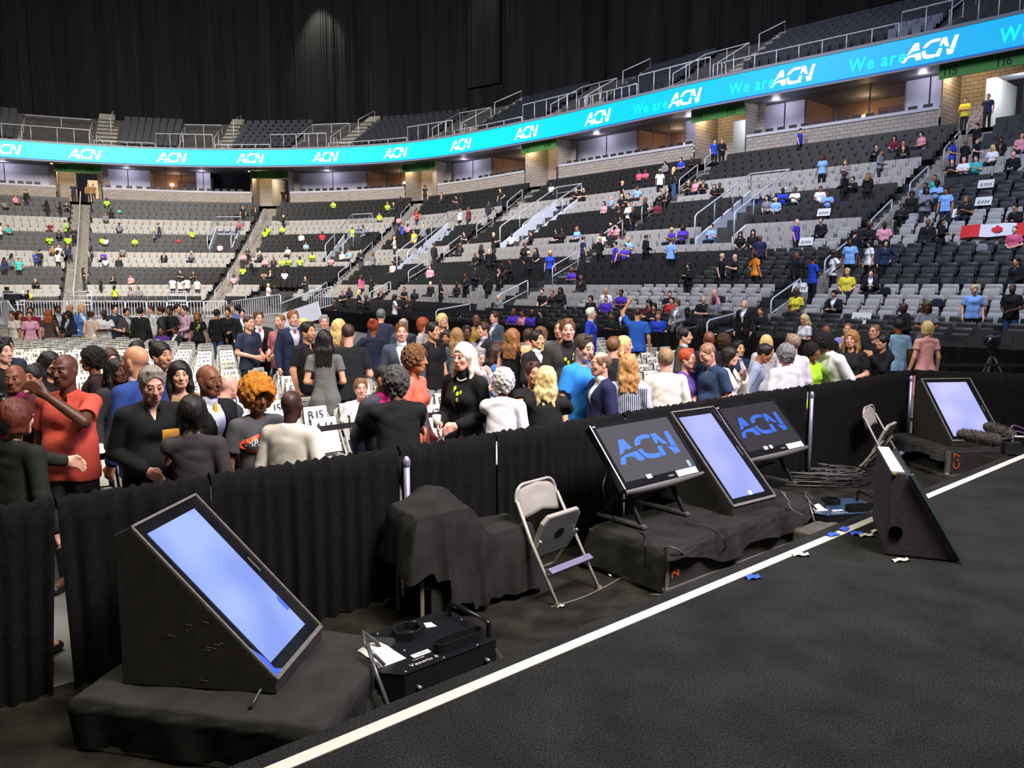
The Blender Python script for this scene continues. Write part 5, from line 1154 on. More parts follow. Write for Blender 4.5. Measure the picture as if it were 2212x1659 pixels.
    mb = MB(); mb.beam((.62, .02, .19), (.72, -.01, .02), .012, .012); mb.beam((.62, .44, .19), (.70, .43, .02), .012, .012); mb.build('foot', M_SILV, root)
    mb = MB(); mb.box((.32, .23, .04), (.5, .36, .07)); mb.build('base', M_BLACK, root)
    return root
f1 = fog((-.60, 3.70, .0), math.radians(41), 'black fog machine lettered Vesuvio II at the stage edge', (.012, .013, .016))
f1.scale = (1.12, 1.12, .97)
f2 = fog((2.60, 6.47, .0), math.radians(10), 'second fog machine with bluish top plate behind the upright wedge', (.03, .07, .13)); 
# paper tag tape on near fog machine
mb = MB(); mb.prism([(.42, .33, .266), (.47, .31, .266), (.475, .37, .266), (.44, .385, .266)], (0, 0, 0), (0, 0, .002)); mb.build('tape_mark', M_PAPER, f1)
# grey carpet-covered block at the pit edge
p = at(1768, 1150, .17); mb = MB(); R = Rz(math.radians(40)); 
mb.prism([Vector((p[0], p[1], 0))+R @ Vector(q) for q in ((-.17, -.2, .0), (.3, -.2, .0), (.3, .14, .0), (-.17, .14, .0))], (0, 0, 0), (0, 0, .2)); tag(mb.build('carpet_block', mat('grey_carpet', (.075, .068, .052), rough=.95, noise=.4, nscale=20, bump=.6, bscale=200), bevel=.02), 'grey carpet-covered block in the pit just past the riser', 'block')
p = at(2150, 985, .3); mb = MB(); mb.prism([Vector((p[0], p[1], 0))+R @ Vector(q) for q in ((-.1, -.35, .0), (.9, -.35, .0), (.9, .1, .0), (-.1, .1, .0))], (0, 0, 0), (0, 0, .3)); tag(mb.build('carpet_block', M_PIT, bevel=.01), 'brown carpeted box beside the flight case numbered C-7', 'block')
# ---------------------------------------------------------------- cables
M_CAB = mat('cable_black', (.018, .018, .018), rough=.45); M_CABG = mat('cable_grey', (.11, .105, .09), rough=.5)
def smooth_pts(P, n=8):
    P = [Vector(p) for p in P]; out = []
    for i in range(len(P)-1):
        p0 = P[i-1] if i else P[i]*2-P[i+1]; p1, p2 = P[i], P[i+1]; p3 = P[i+2] if i+2 < len(P) else P[i+1]*2-P[i]
        for k in range(n): t = k/n; out.append(.5*((2*p1)+(p2-p0)*t+(2*p0-5*p1+4*p2-p3)*t*t+(3*p1-p0-3*p2+p3)*t**3))
    return out+[P[-1]]
def cable(P, label, r=.006, m=M_CAB): mb = MB(); mb.tube(smooth_pts(P), r, 6); tag(mb.build('cable', m, None, True), label, 'cable')
cable([at(1190, 1312, .012), at(1260, 1290, .012), at(1330, 1255, .012), at(1400, 1210, .03), at(1440, 1182, .36), at(1475, 1195, .30), at(1500, 1220, .02), at(1560, 1245, .012), at(1640, 1215, .012)], 'black cable snaking from the draped stand over the riser corner to the pit edge', .007, M_CABG)
cable([Vector(atd(1313, 1015, 5.9)), Vector(atd(1303, 1060, 5.8)), at(1330, 1125, .36), at(1392, 1155, .36), Vector(atd(1393, 1180, 5.25)), at(1395, 1245, .012)], 'thin cable dropping from the left ACN screen over the riser front', .005)
cable([at(1482, 1130, .36), at(1540, 1142, .36), at(1565, 1170, .3), at(1570, 1200, .1), at(1590, 1228, .012)], 'thin cable crossing the riser cloth from the left stand foot', .005)
cable([at(1405, 1285, .012), at(1450, 1283, .012), at(1500, 1270, .012), at(1580, 1240, .012), at(1650, 1208, .012)], 'cable curving round the front corner of the riser', .006, M_CABG)
cable([Vector((2.26, 6.45, .48)), Vector((2.33, 6.40, .36)), at(1693, 1120, .2), at(1690, 1160, .02), at(1670, 1200, .012)], 'cable hanging from the upright lilac screen down to the pit floor', .006, M_CABG)
cable([Vector((2.3, 6.5, .46)), at(1710, 1100, .36), at(1735, 1115, .36), at(1748, 1140, .1), at(1755, 1170, .012)], 'second cable falling from the upright lilac screen over the cloth', .005, M_CABG)
cable([at(1600, 1240, .012), at(1650, 1205, .012), at(1702, 1190, .012), at(1730, 1170, .02)], 'pale cable lying along the foot of the stage past the riser', .006, M_CABG)
cable([Vector((-1.17, 3.47, .33)), Vector((-1.19, 3.40, .29)), at(541, 1530, .26), at(560, 1560, .12), at(548, 1620, .05), at(540, 1665, .03)], 'black power cable falling from the large wedge over its platform cloth', .008)
root = empty('cable_coil', tuple(at(1775, 1045, 0)), 0, 'heap of coiled grey cable on the pit floor behind the riser', 'cable'); r_ = random.Random(4)
for q in range(3):
    mb = MB(); P = []
    for i in range(150):
        a = i*.42+q; R_ = .22+.10*math.sin(i*.13+q)+r_.uniform(-.02, .02); P.append((R_*1.5*math.cos(a)+[-.12, .1, 0][q], R_*.75*math.sin(a)+[.02, .0, .05][q], .02+.0009*i+.04*abs(math.sin(a*.5+i*.05))*((i % 19) < 3)))
    mb.tube(P, .006, 5); mb.build('loop', [M_CABG, M_CAB, M_CABG][q], root, True)
# ---------------------------------------------------------------- folding chairs
M_CHAIR = mat('chair_beige', (.36, .345, .30), rough=.45, metal=.1); M_CH2 = mat('chair_pad', (.30, .285, .24), rough=.7); M_STEEL = mat('chair_steel', (.22, .225, .22), rough=.4, metal=.5)
def folding_chair(seat_up=True, label=''):
    root = empty('folding_chair', (0, 0, 0), 0, label, 'chair')
    mb = MB(); pts = [(-.21, -.23, .0), (-.21, .02, .42), (-.20, .17, .70)]+[(-.20+.08*(1-math.cos(a))-.0, .185+.01*math.sin(a), .70+.12*math.sin(a)) for a in np.linspace(0, PI/2, 5)]
    pts += [(-p[0], p[1], p[2]) for p in pts[::-1]]; mb.tube(pts, .0125, 8); mb.build('frame', M_CHAIR, root, True)
    for s in (-1, 1): mb = MB(); mb.beam((s*.185, .25, .0), (s*.185, -.04, .44), .022, .014, (1, 0, 0)); mb.build('leg', M_CHAIR, root); mb = MB(); mb.lathe([(0, 0), (.018, 0), (.018, .03)], (s*.21, -.23, 0), 8); mb.lathe([(0, 0), (.018, 0), (.018, .03)], (s*.185, .25, 0), 8); mb.build('foot', mat('foot_tan', (.35, .3, .18), rough=.6), root)
    for y, z in ((-.12, .2), (.19, .1)): mb = MB(); mb.beam((-.2, y, z), (.2, y, z), .018, .018); mb.build('stretcher', M_CHAIR, root)
    mb = MB(); rows = []
    for i in range(8):
        f = i/7; z = .565+.255*f; y = .115+.07*f; w = .19 if f < .6 else .19*math.sqrt(max(.02, 1-((f-.6)/.42)**2)); lo_ = .05*(1-f)
        rows.append([(x*w, y-.02*(1-x*x)+.02, z+(lo_*(1-abs(x))*1.0 if f < .5 else 0)) for x in np.linspace(-1, 1, 11)])
    mb.grid(rows); b = mb.build('backrest', M_CH2, root, True); s_ = b.modifiers.new('s', 'SOLIDIFY'); s_.thickness = .022
    Rm = Matrix.Rotation(math.radians(-68), 3, 'X') if seat_up else Matrix.Rotation(math.radians(4), 3, 'X'); c = Vector((0, .07, .27) if seat_up else (0, .0, .42))
    def sp(x, y, z=0): return c+Rm @ Vector((x, y-.0, z))
    oy = -.19 if not seat_up else -.05
    prof = [(-.19, .2), (-.19, -.13), (-.15, -.19), (.15, -.19), (.19, -.13), (.19, .2)]
    mb = MB(); mb.prism([sp(x, y-(.0 if not seat_up else .2), -.016) for x, y in prof], sp(0, 0, 0), sp(0, 0, .035)); s0 = mb.build('seat', M_CH2, root, bevel=.008)
    mb = MB(); mb.prism([sp(x*.92, y*.92-(.0 if not seat_up else .2), -.018) for x, y in prof], sp(0, 0, 0), sp(0, 0, .003)); mb.build('seat_pan', M_STEEL, root)
    return root, sp
ch, sp = folding_chair(True, 'beige folding chair with its seat tipped up beside the draped stand'); ch.location = (.31, 5.50, .006); ch.rotation_euler = (0, 0, math.radians(46)); ch.scale = (1.08, 1.0, .94)
mb = MB(); cc = sp(.02, -.2, -.0195); nx = sp(0, 0, -1)-sp(0, 0, 0); mb.disc(cc, .045, nx, .002, 22); mb.build('black_sticker', M_BLACK, ch)
mb = MB(); mb.beam((-.21, -.15, .24), (.21, -.15, .24), .02, .05, (0, 1, .6)); mb.build('front_brace', mat('violet_steel', (.24, .23, .32), rough=.4, metal=.4), ch)
ch2 = copy_tree(ch); ch2.location = (4.36, 9.08, .006); ch2.rotation_euler = (0, 0, math.radians(50)); ch2['label'] = 'beige folding chair with seat tipped up standing alone near the curtain corner'
# shotgun microphones on a stand at the right edge
M_FUR = mat('mic_fur', (.05, .042, .034), rough=1, noise=.6, nscale=40)
def fuzzy(a, b_, r, label, seed):
    root = empty('windshield_microphone', a, 0, label, 'microphone'); b_ = Vector(b_)-Vector(a); F = Field([min(0, b_[i])-.09 for i in range(3)], [max(0, b_[i])+.09 for i in range(3)], .006); F.cap((0, 0, 0), b_, r*.75, r, .01); F.curl(.006, 260); link('fur_cover', F.mesh('fur', M_FUR), root)
    rr = random.Random(seed); V = []; Q = []; d = b_.normalized(); o1 = d.orthogonal().normalized(); o2 = d.cross(o1)
    for i in range(900):
        t = rr.uniform(-.03, 1.03); an = rr.uniform(0, 2*PI); nn = o1*math.cos(an)+o2*math.sin(an); rad = r*(.75+.25*t); p = b_*t+nn*rad*.97; q_ = p+nn*.022+Vector((rr.uniform(-1, 1), rr.uniform(-1, 1), rr.uniform(-1, 1)))*.008; s_ = d*.0016; o = len(V); V += [p-s_, p+s_, q_]; Q.append((o, o+1, o+2))
    link('fur', mesh_from('hairs', V, Q, M_FUR), root); return root
Y6 = 7.35
a1, b1 = Vector(atd(2078, 938, Y6)), Vector(atd(2148, 950, Y6-.1)); fuzzy(a1, b1, .062, 'dark furry microphone windshield lying lower and further left', 1)
a2, b2 = Vector(atd(2135, 922, Y6+.12)), Vector(atd(2180, 940, Y6+.02)); fuzzy(a2, b2, .062, 'brown furry microphone windshield behind the dark one', 2)
p = (b1+b2)/2+Vector((.1, 0, .0)); root = empty('microphone_stand', (p.x, p.y, 0), 0, 'low microphone stand with clips at the right edge of the pit', 'stand')
mb = MB(); mb.tube([(0, 0, 0), (0, 0, p.z+.02)], .014, 8); mb.build('post', M_STAND, root, True); mb = MB(); mb.tube([b1-p+Vector((0, 0, p.z-.0)), (.0, 0, p.z-.01), (.25, .05, p.z-.04)], .013, 8); mb.build('bar', M_STAND, root, True); mb = MB(); mb.tube([b2-p+Vector((0, 0, p.z)), (.0, 0, p.z+.01), (.3, .0, p.z)], .010, 8); mb.build('bar', mat('bar_pale', (.5, .48, .4), rough=.4, metal=.5), root, True)
for q in range(3): mb = MB(); mb.tube([(0, 0, .12), (.22*math.cos(q*2.1), .22*math.sin(q*2.1), 0)], .01, 6); mb.build('leg', M_STAND, root, True)
mb = MB(); mb.box((0, 0, p.z-.1), (.16, .08, .12)); mb.build('clamp', M_STAND, root, bevel=.01)
mb = MB(); mb.tube(smooth_pts([(0, .05, p.z+.04), (.05, .08, p.z+.1), (.18, .1, p.z+.06), (.3, .1, p.z+.03)]), .006, 6); mb.tube(smooth_pts([(0, .05, p.z+.01), (.1, .1, p.z+.04), (.3, .12, p.z-.02)]), .006, 6); mb.build('cable', mat('cable_violet', (.2, .1, .25), rough=.5), root, True)
# white bottle on the floor by the far chair
p = at(1868, 1000, .0); mb = MB(); mb.tube([(-.09, 0, .035), (.06, .02, .035), (.09, .025, .035)], [.032, .032, .014], 12); o = mb.build('water_bottle', mat('bottle_white', (.55, .58, .68), rough=.3), None, True, loc=(p[0], p[1], 0)); tag(o, 'pale bottle lying on the pit floor against the curtain near the far chair', 'bottle')
# ---------------------------------------------------------------- rows of folding chairs with printed paper covers
M_FCH = mat('floor_chair', (.42, .41, .37), rough=.45); M_FPAD = mat('floor_chair_pad', (.40, .39, .36), rough=.6); M_COVER = mat('paper_cover', (.64, .63, .59), rough=.8, noise=.04, nscale=9); M_INK = mat('print_ink', (.03, .03, .035), rough=.7)
mb = MB()
for s in (-1, 1): mb.tube([(s*.20, -.2, 0), (s*.20, .03, .42), (s*.195, .17, .68), (s*.13, .19, .80)], .012, 5); mb.tube([(s*.18, .22, 0), (s*.18, -.05, .42)], .011, 5)
mb.tube([(-.13, .19, .80), (.13, .19, .80)], .012, 5); mb.tube([(-.2, -.1, .18), (.2, -.1, .18)], .009, 5); fr_me = mb.mesh('frame', M_FCH, True)
mb = MB(); mb.box((0, -.01, .435), (.37, .38, .035)); seat_me = mb.mesh('seat', M_FPAD)
mb = MB(); rows = []
for i in range(6):
    f = i/5; w = .185 if f < .6 else .185*math.sqrt(max(.05, 1-((f-.6)/.43)**2)); rows.append([(x*w, .13+.07*f-.02*(1-x*x)+.015, .58+.24*f) for x in (-1, -.8, -.4, 0, .4, .8, 1)])
mb.grid(rows); mb.grid([[(p[0], p[1]+.02, p[2]) for p in r][::-1] for r in rows]); back_me = mb.mesh('backrest', M_FPAD, True)
mb = MB(); prof = [(.045, .50), (.10, .62), (.145, .73), (.160, .835), (.205, .84), (.225, .72), (.23, .60)]
mb.grid([[(x, y-.012+.006*math.sin(x*30+i), z) for x in (-.14, -.07, 0, .07, .14)] for i, (y, z) in enumerate(prof)]); cov_me = mb.mesh('paper_cover', M_COVER, True)
YC = math.atan2(.643, .766)
LET = 'ABCDEFGHJKLMNOPQRSTUVWXYZ'
BASE = np.array([-1.84, 7.88]); UC = np.array([.338, .284]); SC_ = np.array([-.28, .75])
chairs = []
def chair_at(j, k): return BASE+UC*j+SC_*k
for k in range(23):
    for j in range(-45, 21):
        if k < 4: ok = j <= 5 or j >= 9
        else: ok = j <= 1 or j >= 4
        if k > 11 and j > 1-int((k-11)*1.1): ok = False
        if j > 4 and k > 9: ok = False
        if k == 0 and j > 12: ok = False
        if not ok: continue
        p = chair_at(j, k); x, y, zc = proj((p[0], p[1], .7))
        if x < -25 or x > 1470 or zc > 30: continue
        chairs.append((zc, p[0], p[1], 0, YC, j, k, x))
chairs.sort(key=lambda q: q[0]); TXT = {}
def cover_text(t):
    if t not in TXT:
        V, Fc, w_ = text2d(t, .135, 0, .95); TXT[t] = mesh_from('lettering', [(x-w_/2, .117+z*.16, .708+z) for x, z in V], Fc, M_INK)
    return TXT[t]
seen_t = {}
for i, q in enumerate(chairs[:264]):
    t = f'{LET[q[6]]}{max(1, 14+q[5]+int(q[6]*.9+.3))}'
    root = empty('folding_chair', (q[1], q[2], 0), q[4]+random.uniform(-.03, .03)); link('frame', fr_me, root); link('seat', seat_me, root); link('backrest', back_me, root); c = link('paper_cover', cov_me, root)
    link('lettering', cover_text(t), c)
    tag(root, f'grey folding chair whose white paper cover is printed {t}', 'chair', 'folding chairs with printed paper covers')
far_c = chairs[264:]
b_ = MB(); b_.box((0, -.01, .435), (.37, .38, .03)); b_.box((0, .17, .69), (.35, .03, .24), Matrix.Rotation(-.25, 3, 'X')); 
o = merged('folding_chairs', far_c, (b_.v, b_.f), [M_FPAD], np.zeros(len(far_c), int)); tag(o, 'farther rows of grey folding chairs set out on the arena floor', 'chairs', kind='stuff')
b_ = MB(); b_.box((0, .145, .70), (.28, .012, .25), Matrix.Rotation(-.3, 3, 'X')); b_.box((0, .19, .825), (.28, .09, .01))
o = merged('paper_covers', far_c, (b_.v, b_.f), [M_COVER], np.zeros(len(far_c), int)); tag(o, 'white paper covers on the farther rows of folding chairs', 'covers', kind='stuff')
V = []; Fc = []
for q in far_c[:260]:
    me = cover_text(f'{LET[q[6]]}{max(1, 14+q[5]+int(q[6]*.9+.3))}'); c, s = math.cos(q[4]), math.sin(q[4]); o_ = len(V)
    for v in me.vertices: x, y, z = v.co; y -= .02; V.append((x*c-y*s+q[1], x*s+y*c+q[2], z))
    Fc += [tuple(i+o_ for i in p.vertices) for p in me.polygons]
tag(link('cover_lettering', mesh_from('cover_lettering', V, Fc, M_INK)), 'seat numbers printed on the farther paper covers', 'lettering', kind='stuff')
# bare grey chairs behind the covered block at the far left
for i in range(34):
    px = 2+i*7.4; row = i % 3; p = at(px+row*3, [712, 720, 728][row], .65); 
    root = empty('folding_chair', (p[0], p[1], 0), YC); link('frame', fr_me, root); link('seat', seat_me, root); link('backrest', back_me, root); tag(root, f'bare grey folding chair without a cover, {["back", "middle", "front"][row]} row behind the printed chairs', 'chair', f'bare grey folding chairs, {["back", "middle", "front"][row]} row')
# book-like leather cases on chair A14
# belt barrier between the curtain and the chairs
M_BELT = mat('belt_black', (.012, .012, .012), rough=.7)
posts = []
for a in (-.3, 1.9, 4.6, 6.3, 8.1, 9.9, 11.2):
    p = un(a, 6.42); posts.append(p)
posts.append(at(2022, 783, .95)*1.0); posts[-1] = Vector((posts[-1][0], posts[-1][1], 0)); posts.append(posts[-1]+Vector((1.4, -.2, 0)))
for i, p in enumerate(posts):
    root = empty('barrier_post', p, 0, f'{ORDW[i]} silver belt barrier post from the left behind the curtain', 'barrier post')
    mb = MB(); mb.tube([(0, 0, .02), (0, 0, .98)], .03, 12); mb.build('post', M_POLE, root, True); mb = MB(); mb.lathe([(0, .03), (.16, .02), (.17, 0)], n=20); mb.build('base', M_BLACK, root, True); mb = MB(); mb.lathe([(0, 1.0), (.034, .99), (.034, .9)], n=12); mb.build('belt_head', M_BELT, root, True)
for i in range(len(posts)-1):
    if i == 6: continue
    a, b2 = posts[i], posts[i+1]; mb = MB(); mb.beam(a+Vector((0, 0, .92)), b2+Vector((0, 0, .92)), .004, .05); tag(mb.build('barrier_belt', M_BELT), f'{ORDW[i]} black retractable barrier belt from the left behind the curtain', 'belt')
# broadcast cameras
def tvcam(loc, yaw, label, s=1.0):
    root = empty('tripod_camera', loc, yaw, label, 'camera'); root.scale = (s, s, s)
    for q in range(3):
        mb = MB(); a = q*2.09+.4; d = Vector((math.cos(a), math.sin(a), 0)); mb.tube([Vector((0, 0, .82)), d*.42], [.028, .018], 6); mb.tube([Vector((0, 0, .5))+d*.05, d*.36+Vector((0, 0, .1))], .009, 5); mb.build('leg', mat('tripod_grey', (.12, .12, .12), rough=.4, metal=.5), root, True)
    mb = MB(); mb.box((0, 0, .9), (.14, .14, .14)); mb.build('head', M_STAND, root, bevel=.01)
    mb = MB(); mb.box((0, 0, 1.08), (.2, .42, .22)); mb.box((0, .1, 1.24), (.08, .28, .06)); mb.build('camera_body', mat('cam_black', (.02, .022, .025), rough=.35), root, bevel=.02)
    mb = MB(); mb.disc((0, -.33, 1.08), .09, (0, 1, 0), .28, 16); mb.build('lens', M_GLOSS, root, True); mb = MB(); mb.box((.05, .12, 1.34), (.16, .1, .12)); mb.build('viewfinder', M_STAND, root, bevel=.01)
    mb = MB(); mb.tube([(0, .1, .92), (.12, .55, .8)], .01, 6); mb.build('pan_bar', M_STAND, root, True)
tvcam(tuple(at(2140, 815, .35))[:2]+(0.0,), -.7, 'black television camera on a tripod behind the far wedge monitor', 1.0)
tvcam(tuple(fr(30, 690, 38, 0)), 2.4, 'television camera on a tall tripod at the far left of the floor', 1.5)
mb = MB(); c_ = fr(9, 700, 36, 0); mb.prism([c_, c_+Vector((1.1, 0, 0)), c_+Vector((.2, 0, 1.5)), c_+Vector((0, 0, 1.5))], (0, 0, 0), (0, .1, 0)); tag(mb.build('panel', M_PANEL), 'pale slanted panel beside the far left television camera', 'panel')
# ---------------------------------------------------------------- the crowd on the floor
def P_(px, y, d, face, label, ht=None, **kw):
    kw.setdefault('vox', .008 if d < 7.6 else (.0105 if d < 11 else (.0125 if d < 14 else .018)))
    if px < 530 and y < 722 and d > 13: d = 20.6+(d-16)*.35
    det = kw.pop('detail', d < 17)
    q = atd(px, y, d); 
    hair = kw.pop('hc', 'k'); sk = kw.pop('skin', 'w'); cols = {k[2:]: kw.pop(k) for k in list(kw) if k.startswith('c_')}
    gl = kw.pop('gl', None); sit = kw.get('sit', False)
    info = person_meshes(**kw)[1]
    off = info['H']((0, 0, .1)); yawr = math.radians(face)
    sc_ = min(max(q[2]/info['top'], .82), 1.14); off = off*sc_
    ox = off.x*math.cos(yawr)-off.y*math.sin(yawr); oy = off.x*math.sin(yawr)+off.y*math.cos(yawr)
    lx, ly = q[0]-ox, q[1]-oy; nn_ = -lx*.643+ly*.766
    if nn_ < 4.88 and d < 8.5: return P_(px, y, d+.08, face, label, hc=hair, skin=sk, gl=gl, detail=det, **{'c_'+k_: v_ for k_, v_ in cols.items()}, **kw)
    return make_person((lx, ly, 0), face, label, ztop=q[2], colors=cols, detail=det, skin=sk, hairc=hair, glasses=gl, **kw)
# nearest row, left to right
P_(34, 862, 4.5, 165, 'auburn-haired person in a dark olive top seen from behind at the left edge', sex='f', pose='hug+down', top='shirt', hair='bob', hc='#5c2a1c', c_top='#23251f', lean=3, fat=1.15)
P_(29, 786, 6.0, 15, 'bald person in a maroon jacket holding up a black camera', pose='cam', top='suit', hair='bald', skin='b', c_top='#4a1a26', c_inner='#7a2050')
P_(68, 788, 6.7, 5, 'person with dark pulled back hair in a red top behind the black camera', sex='f', hair='bun', skin='m', c_top='#8c2a30', pose='down', top='tee')
P_(137, 763, 5.5, -5, 'bald person in a coral red polo raising a hand before the face', pose='raise+down', top='polo', hair='bald', skin='d', c_top='#c8503f', fat=1.18)
P_(108, 760, 7.2, 70, 'person with long black hair in black behind the coral polo', sex='f', hair='long', skin='t', c_top='k')
P_(196, 752, 7.6, -60, 'person with short dark hair behind the coral shoulder', hair='curly', skin='b', c_top='#2a1c1c')
P_(329, 792, 5.2, 38, 'grey-haired person in a black button shirt bending forward to shake hands', pose='hug+bent', top='shirt', hair='grey', hc='#8a8276', skin='r', c_top='#121212', lean=8, fat=1.15, nod=14)
P_(415, 855, 4.8, 190, 'person with shoulder-length black hair and a charcoal cardigan seen from behind, shaking hands', sex='f', pose='hug+bent', top='shirt', hair='bob', hc='k', c_top='#3a3638', skin='a')
P_(289, 744, 5.9, -105, 'bald person in a bright blue suit jacket turned away to the left', top='suit', hair='bald', skin='t', c_top='#27417e', c_inner='#e0c0c4', fat=1.1)
P_(347, 738, 7.0, 62, 'person with dark tied back hair and short beard looking right', hair='bun', skin='t', beard=1, c_top='#2c3450', top='tee')
P_(387, 780, 6.4, 30, 'person with very long straight black hair and a tan top', sex='f', hair='long', skin='a', c_top='#8a7346', top='tank')
P_(238, 754, 8.0, 45, 'smiling person with brown bob hair behind the blue suit', sex='f', hair='bob', hc='b', skin='w', c_top='k')
P_(252, 775, 7.0, 60, 'person with black braids in a dark grey top left of the blue suit', sex='f', hair='braids', skin='d', c_top='#2c2c2e', top='shirt')
P_(450, 786, 5.5, 62, 'bald person in a black suit with a golden yellow tie and thin glasses', top='suit', hair='bald', skin='b', c_top='#141416', c_inner='#d8dcf0', gl='#705030', pose='down')
P_(497, 806, 6.4, 150, 'stooping person in a dark grey jacket with a pinkish bald head behind the yellow tie', top='jacket', hair='bald', skin='r', c_top='#35343a', lean=20, fat=1.2)
P_(556, 806, 5.3, 42, 'person with a copper orange afro and large earrings in a grey lettered t-shirt', sex='f', hair='afro', hc='#b9731f', skin='b', c_top='#4b4b4e', top='tee', pose='down', nod=8)
P_(630, 850, 5.0, 168, 'bald person in a cream white suit jacket seen from behind at the curtain', top='suit', hair='bald', skin='k', c_top='#d8d0c4', lean=2, fat=1.05)
P_(834, 787, 6.15, 62, 'person in a charcoal suit over a magenta shirt embracing someone', top='suit', hair='buzz', hc='#2a2018', skin='m', c_top='#3b393f', c_inner='#c4287c', pose='hug+down', lean=10, fat=1.1)
P_(853, 794, 5.55, 200, 'person with curly black and grey hair in black seen from behind, embracing the charcoal suit', top='shirt', hair='curly', hc='#4a4744', skin='b', c_top='#151516', pose='hug', lean=9)
P_(898, 748, 6.9, 75, 'person in a coral lace dress with short brown curls looking right', sex='f', top='dress', bot='dress', hair='curly', hc='#6b4a2c', skin='m', c_top='#e0705c', pose='down', fat=1.15)
P_(1000, 741, 6.7, -32, 'person with long silver-white hair, black dress, pearls and a drink cup', sex='f', top='jacket', bot='dress', hair='long', hc='#d4cdbd', skin='r', c_top='#131315', c_inner='#17171a', pose='bent')
P_(779, 817, 8.6, 20, 'small blond person sitting among the white chairs with only the face showing', sit=True, sex='f', hair='short', hc='l', skin='r', c_top='w')
P_(1037, 759, 8.9, 45, 'grey-haired person seated in a white shirt holding a phone to the chin', hair='grey', hc='g', skin='r', c_top='w', pose='chin+phone', top='shirt', nod=20)
P_(1088, 798, 6.5, 172, 'person with a round cloud of white hair in a white jacket seen from behind', sex='f', top='shirt', hair='curly', hc='#c9c6c0', skin='b', c_top='#dcdade', lean=8, fat=1.1, pose='hug+down')
P_(1180, 802, 6.7, 176, 'blond person in a black blazer seen from behind, being hugged', sex='f', top='suit', hair='wavy', hc='#d9bd83', skin='r', c_top='#1b1c1b', pose='hug', lean=6, fat=1.15)
P_(1152, 814, 7.15, 20, 'person mostly hidden, hugging the blond person in black', sex='f', top='tee', hair='short', hc='b', skin='t', c_top='k', pose='hug')
P_(1266, 722, 7.4, 40, 'person in a bright blue t-shirt and jeans with short dark hair looking down', hair='short', hc='#3b3229', skin='w', c_top='#2f86d8', top='tee', bot='jeans', c_bot='#2d5268', pose='down', nod=12, fat=1.1)
P_(1297, 759, 7.0, -75, 'person with thin hair and glasses in a navy suit facing left', hair='ring', hc='#7a5c48', skin='r', c_top='#23264a', c_inner='w', top='suit', gl='#8a6040')
P_(1357, 766, 7.35, 178, 'person with strawberry blond curls in a white and navy striped shirt seen from behind', sex='f', hair='wavy', hc='#b98550', skin='w', c_top='#b9bcc8', top='shirt', fat=1.1)
P_(1438, 752, 7.8, 182, 'person with short sandy hair in a white dress shirt seen from behind', hair='short', hc='#8d7355', skin='r', c_top='#ddd8cc', top='shirt')
P_(1486, 753, 8.3, 50, 'person with cropped red hair, red glasses and a violet lanyard top', sex='f', hair='short', hc='#b0462a', skin='r', c_top='#5d4392', top='tee', pose='bent', gl='#a02030')
P_(1522, 742, 7.9, -62, 'bald stubbly person in a dark blue short-sleeved shirt bending left to clasp hands', hair='buzz', hc='#8a6a50', skin='r', c_top='#2b3f5c', top='polo', pose='bent', nod=22, fat=1.2, lean=8)
P_(1578, 759, 8.8, 60, 'person with short black hair and a white jacket over a black top', sex='f', hair='bob', hc='k', skin='r', c_top='#dedad4', c_inner='k', top='jacket', pose='chin+bent')
P_(1660, 744, 9.2, 70, 'young person with short dark hair bowing in a white and navy printed shirt', hair='short', skin='m', c_top='#8d97ad', top='shirt', lean=18, nod=15)
P_(1697, 745, 8.7, 196, 'person with curly grey hair in a white printed t-shirt seen from behind', sex='f', hair='curly', hc='#77757a', skin='t', c_top='#dcdadf', top='shirt', fat=1.25)
P_(1712, 721, 9.3, 200, 'person with combed brown grey hair in a plain white shirt seen from behind', hair='grey', hc='#8a7562', skin='r', c_top='#d9d4e0', top='shirt', fat=1.1)
P_(1757, 745, 9.5, 35, 'person in a neon yellow lettered shirt with dark curly hair', sex='f', hair='curly', skin='b', c_top='#a6e02e', top='tee', fat=1.2)
P_(1772, 722, 9.5, -70, 'person with dark curls and beard in a white blazer leaning over the neon shirt', hair='curly', skin='b', beard=1, c_top='#e3e1e2', c_inner='w', top='suit', lean=24, nod=10)
P_(1840, 714, 10.4, -40, 'person with long wavy light brown hair in a black t-shirt', sex='f', hair='wavy', hc='#9a7240', skin='r', c_top='#1d1d1e', top='tee', pose='bent')
P_(1890, 700, 12, -60, 'person with a shaved head and glasses in a black t-shirt', hair='buzz', hc='l', skin='r', c_top='k', gl='#222222', detail=True)
P_(1906, 722, 10.9, -75, 'person with dark hair in a bun and a backpack raising a camera', sex='f', hair='bun', skin='t', c_top='#141416', top='hoodie', pose='cam')
P_(1940, 688, 13, 190, 'person in a pale blue mottled short-sleeved shirt seen from behind', hair='short', skin='b', c_top='#7fa3c4', top='tee', c_bot='e')
P_(2003, 694, 12.6, 185, 'person with blond hair in a long pink dress seen from behind', sex='f', hair='bob', hc='#cbb27c', skin='r', c_top='#d79a9c', top='dress', bot='dress')
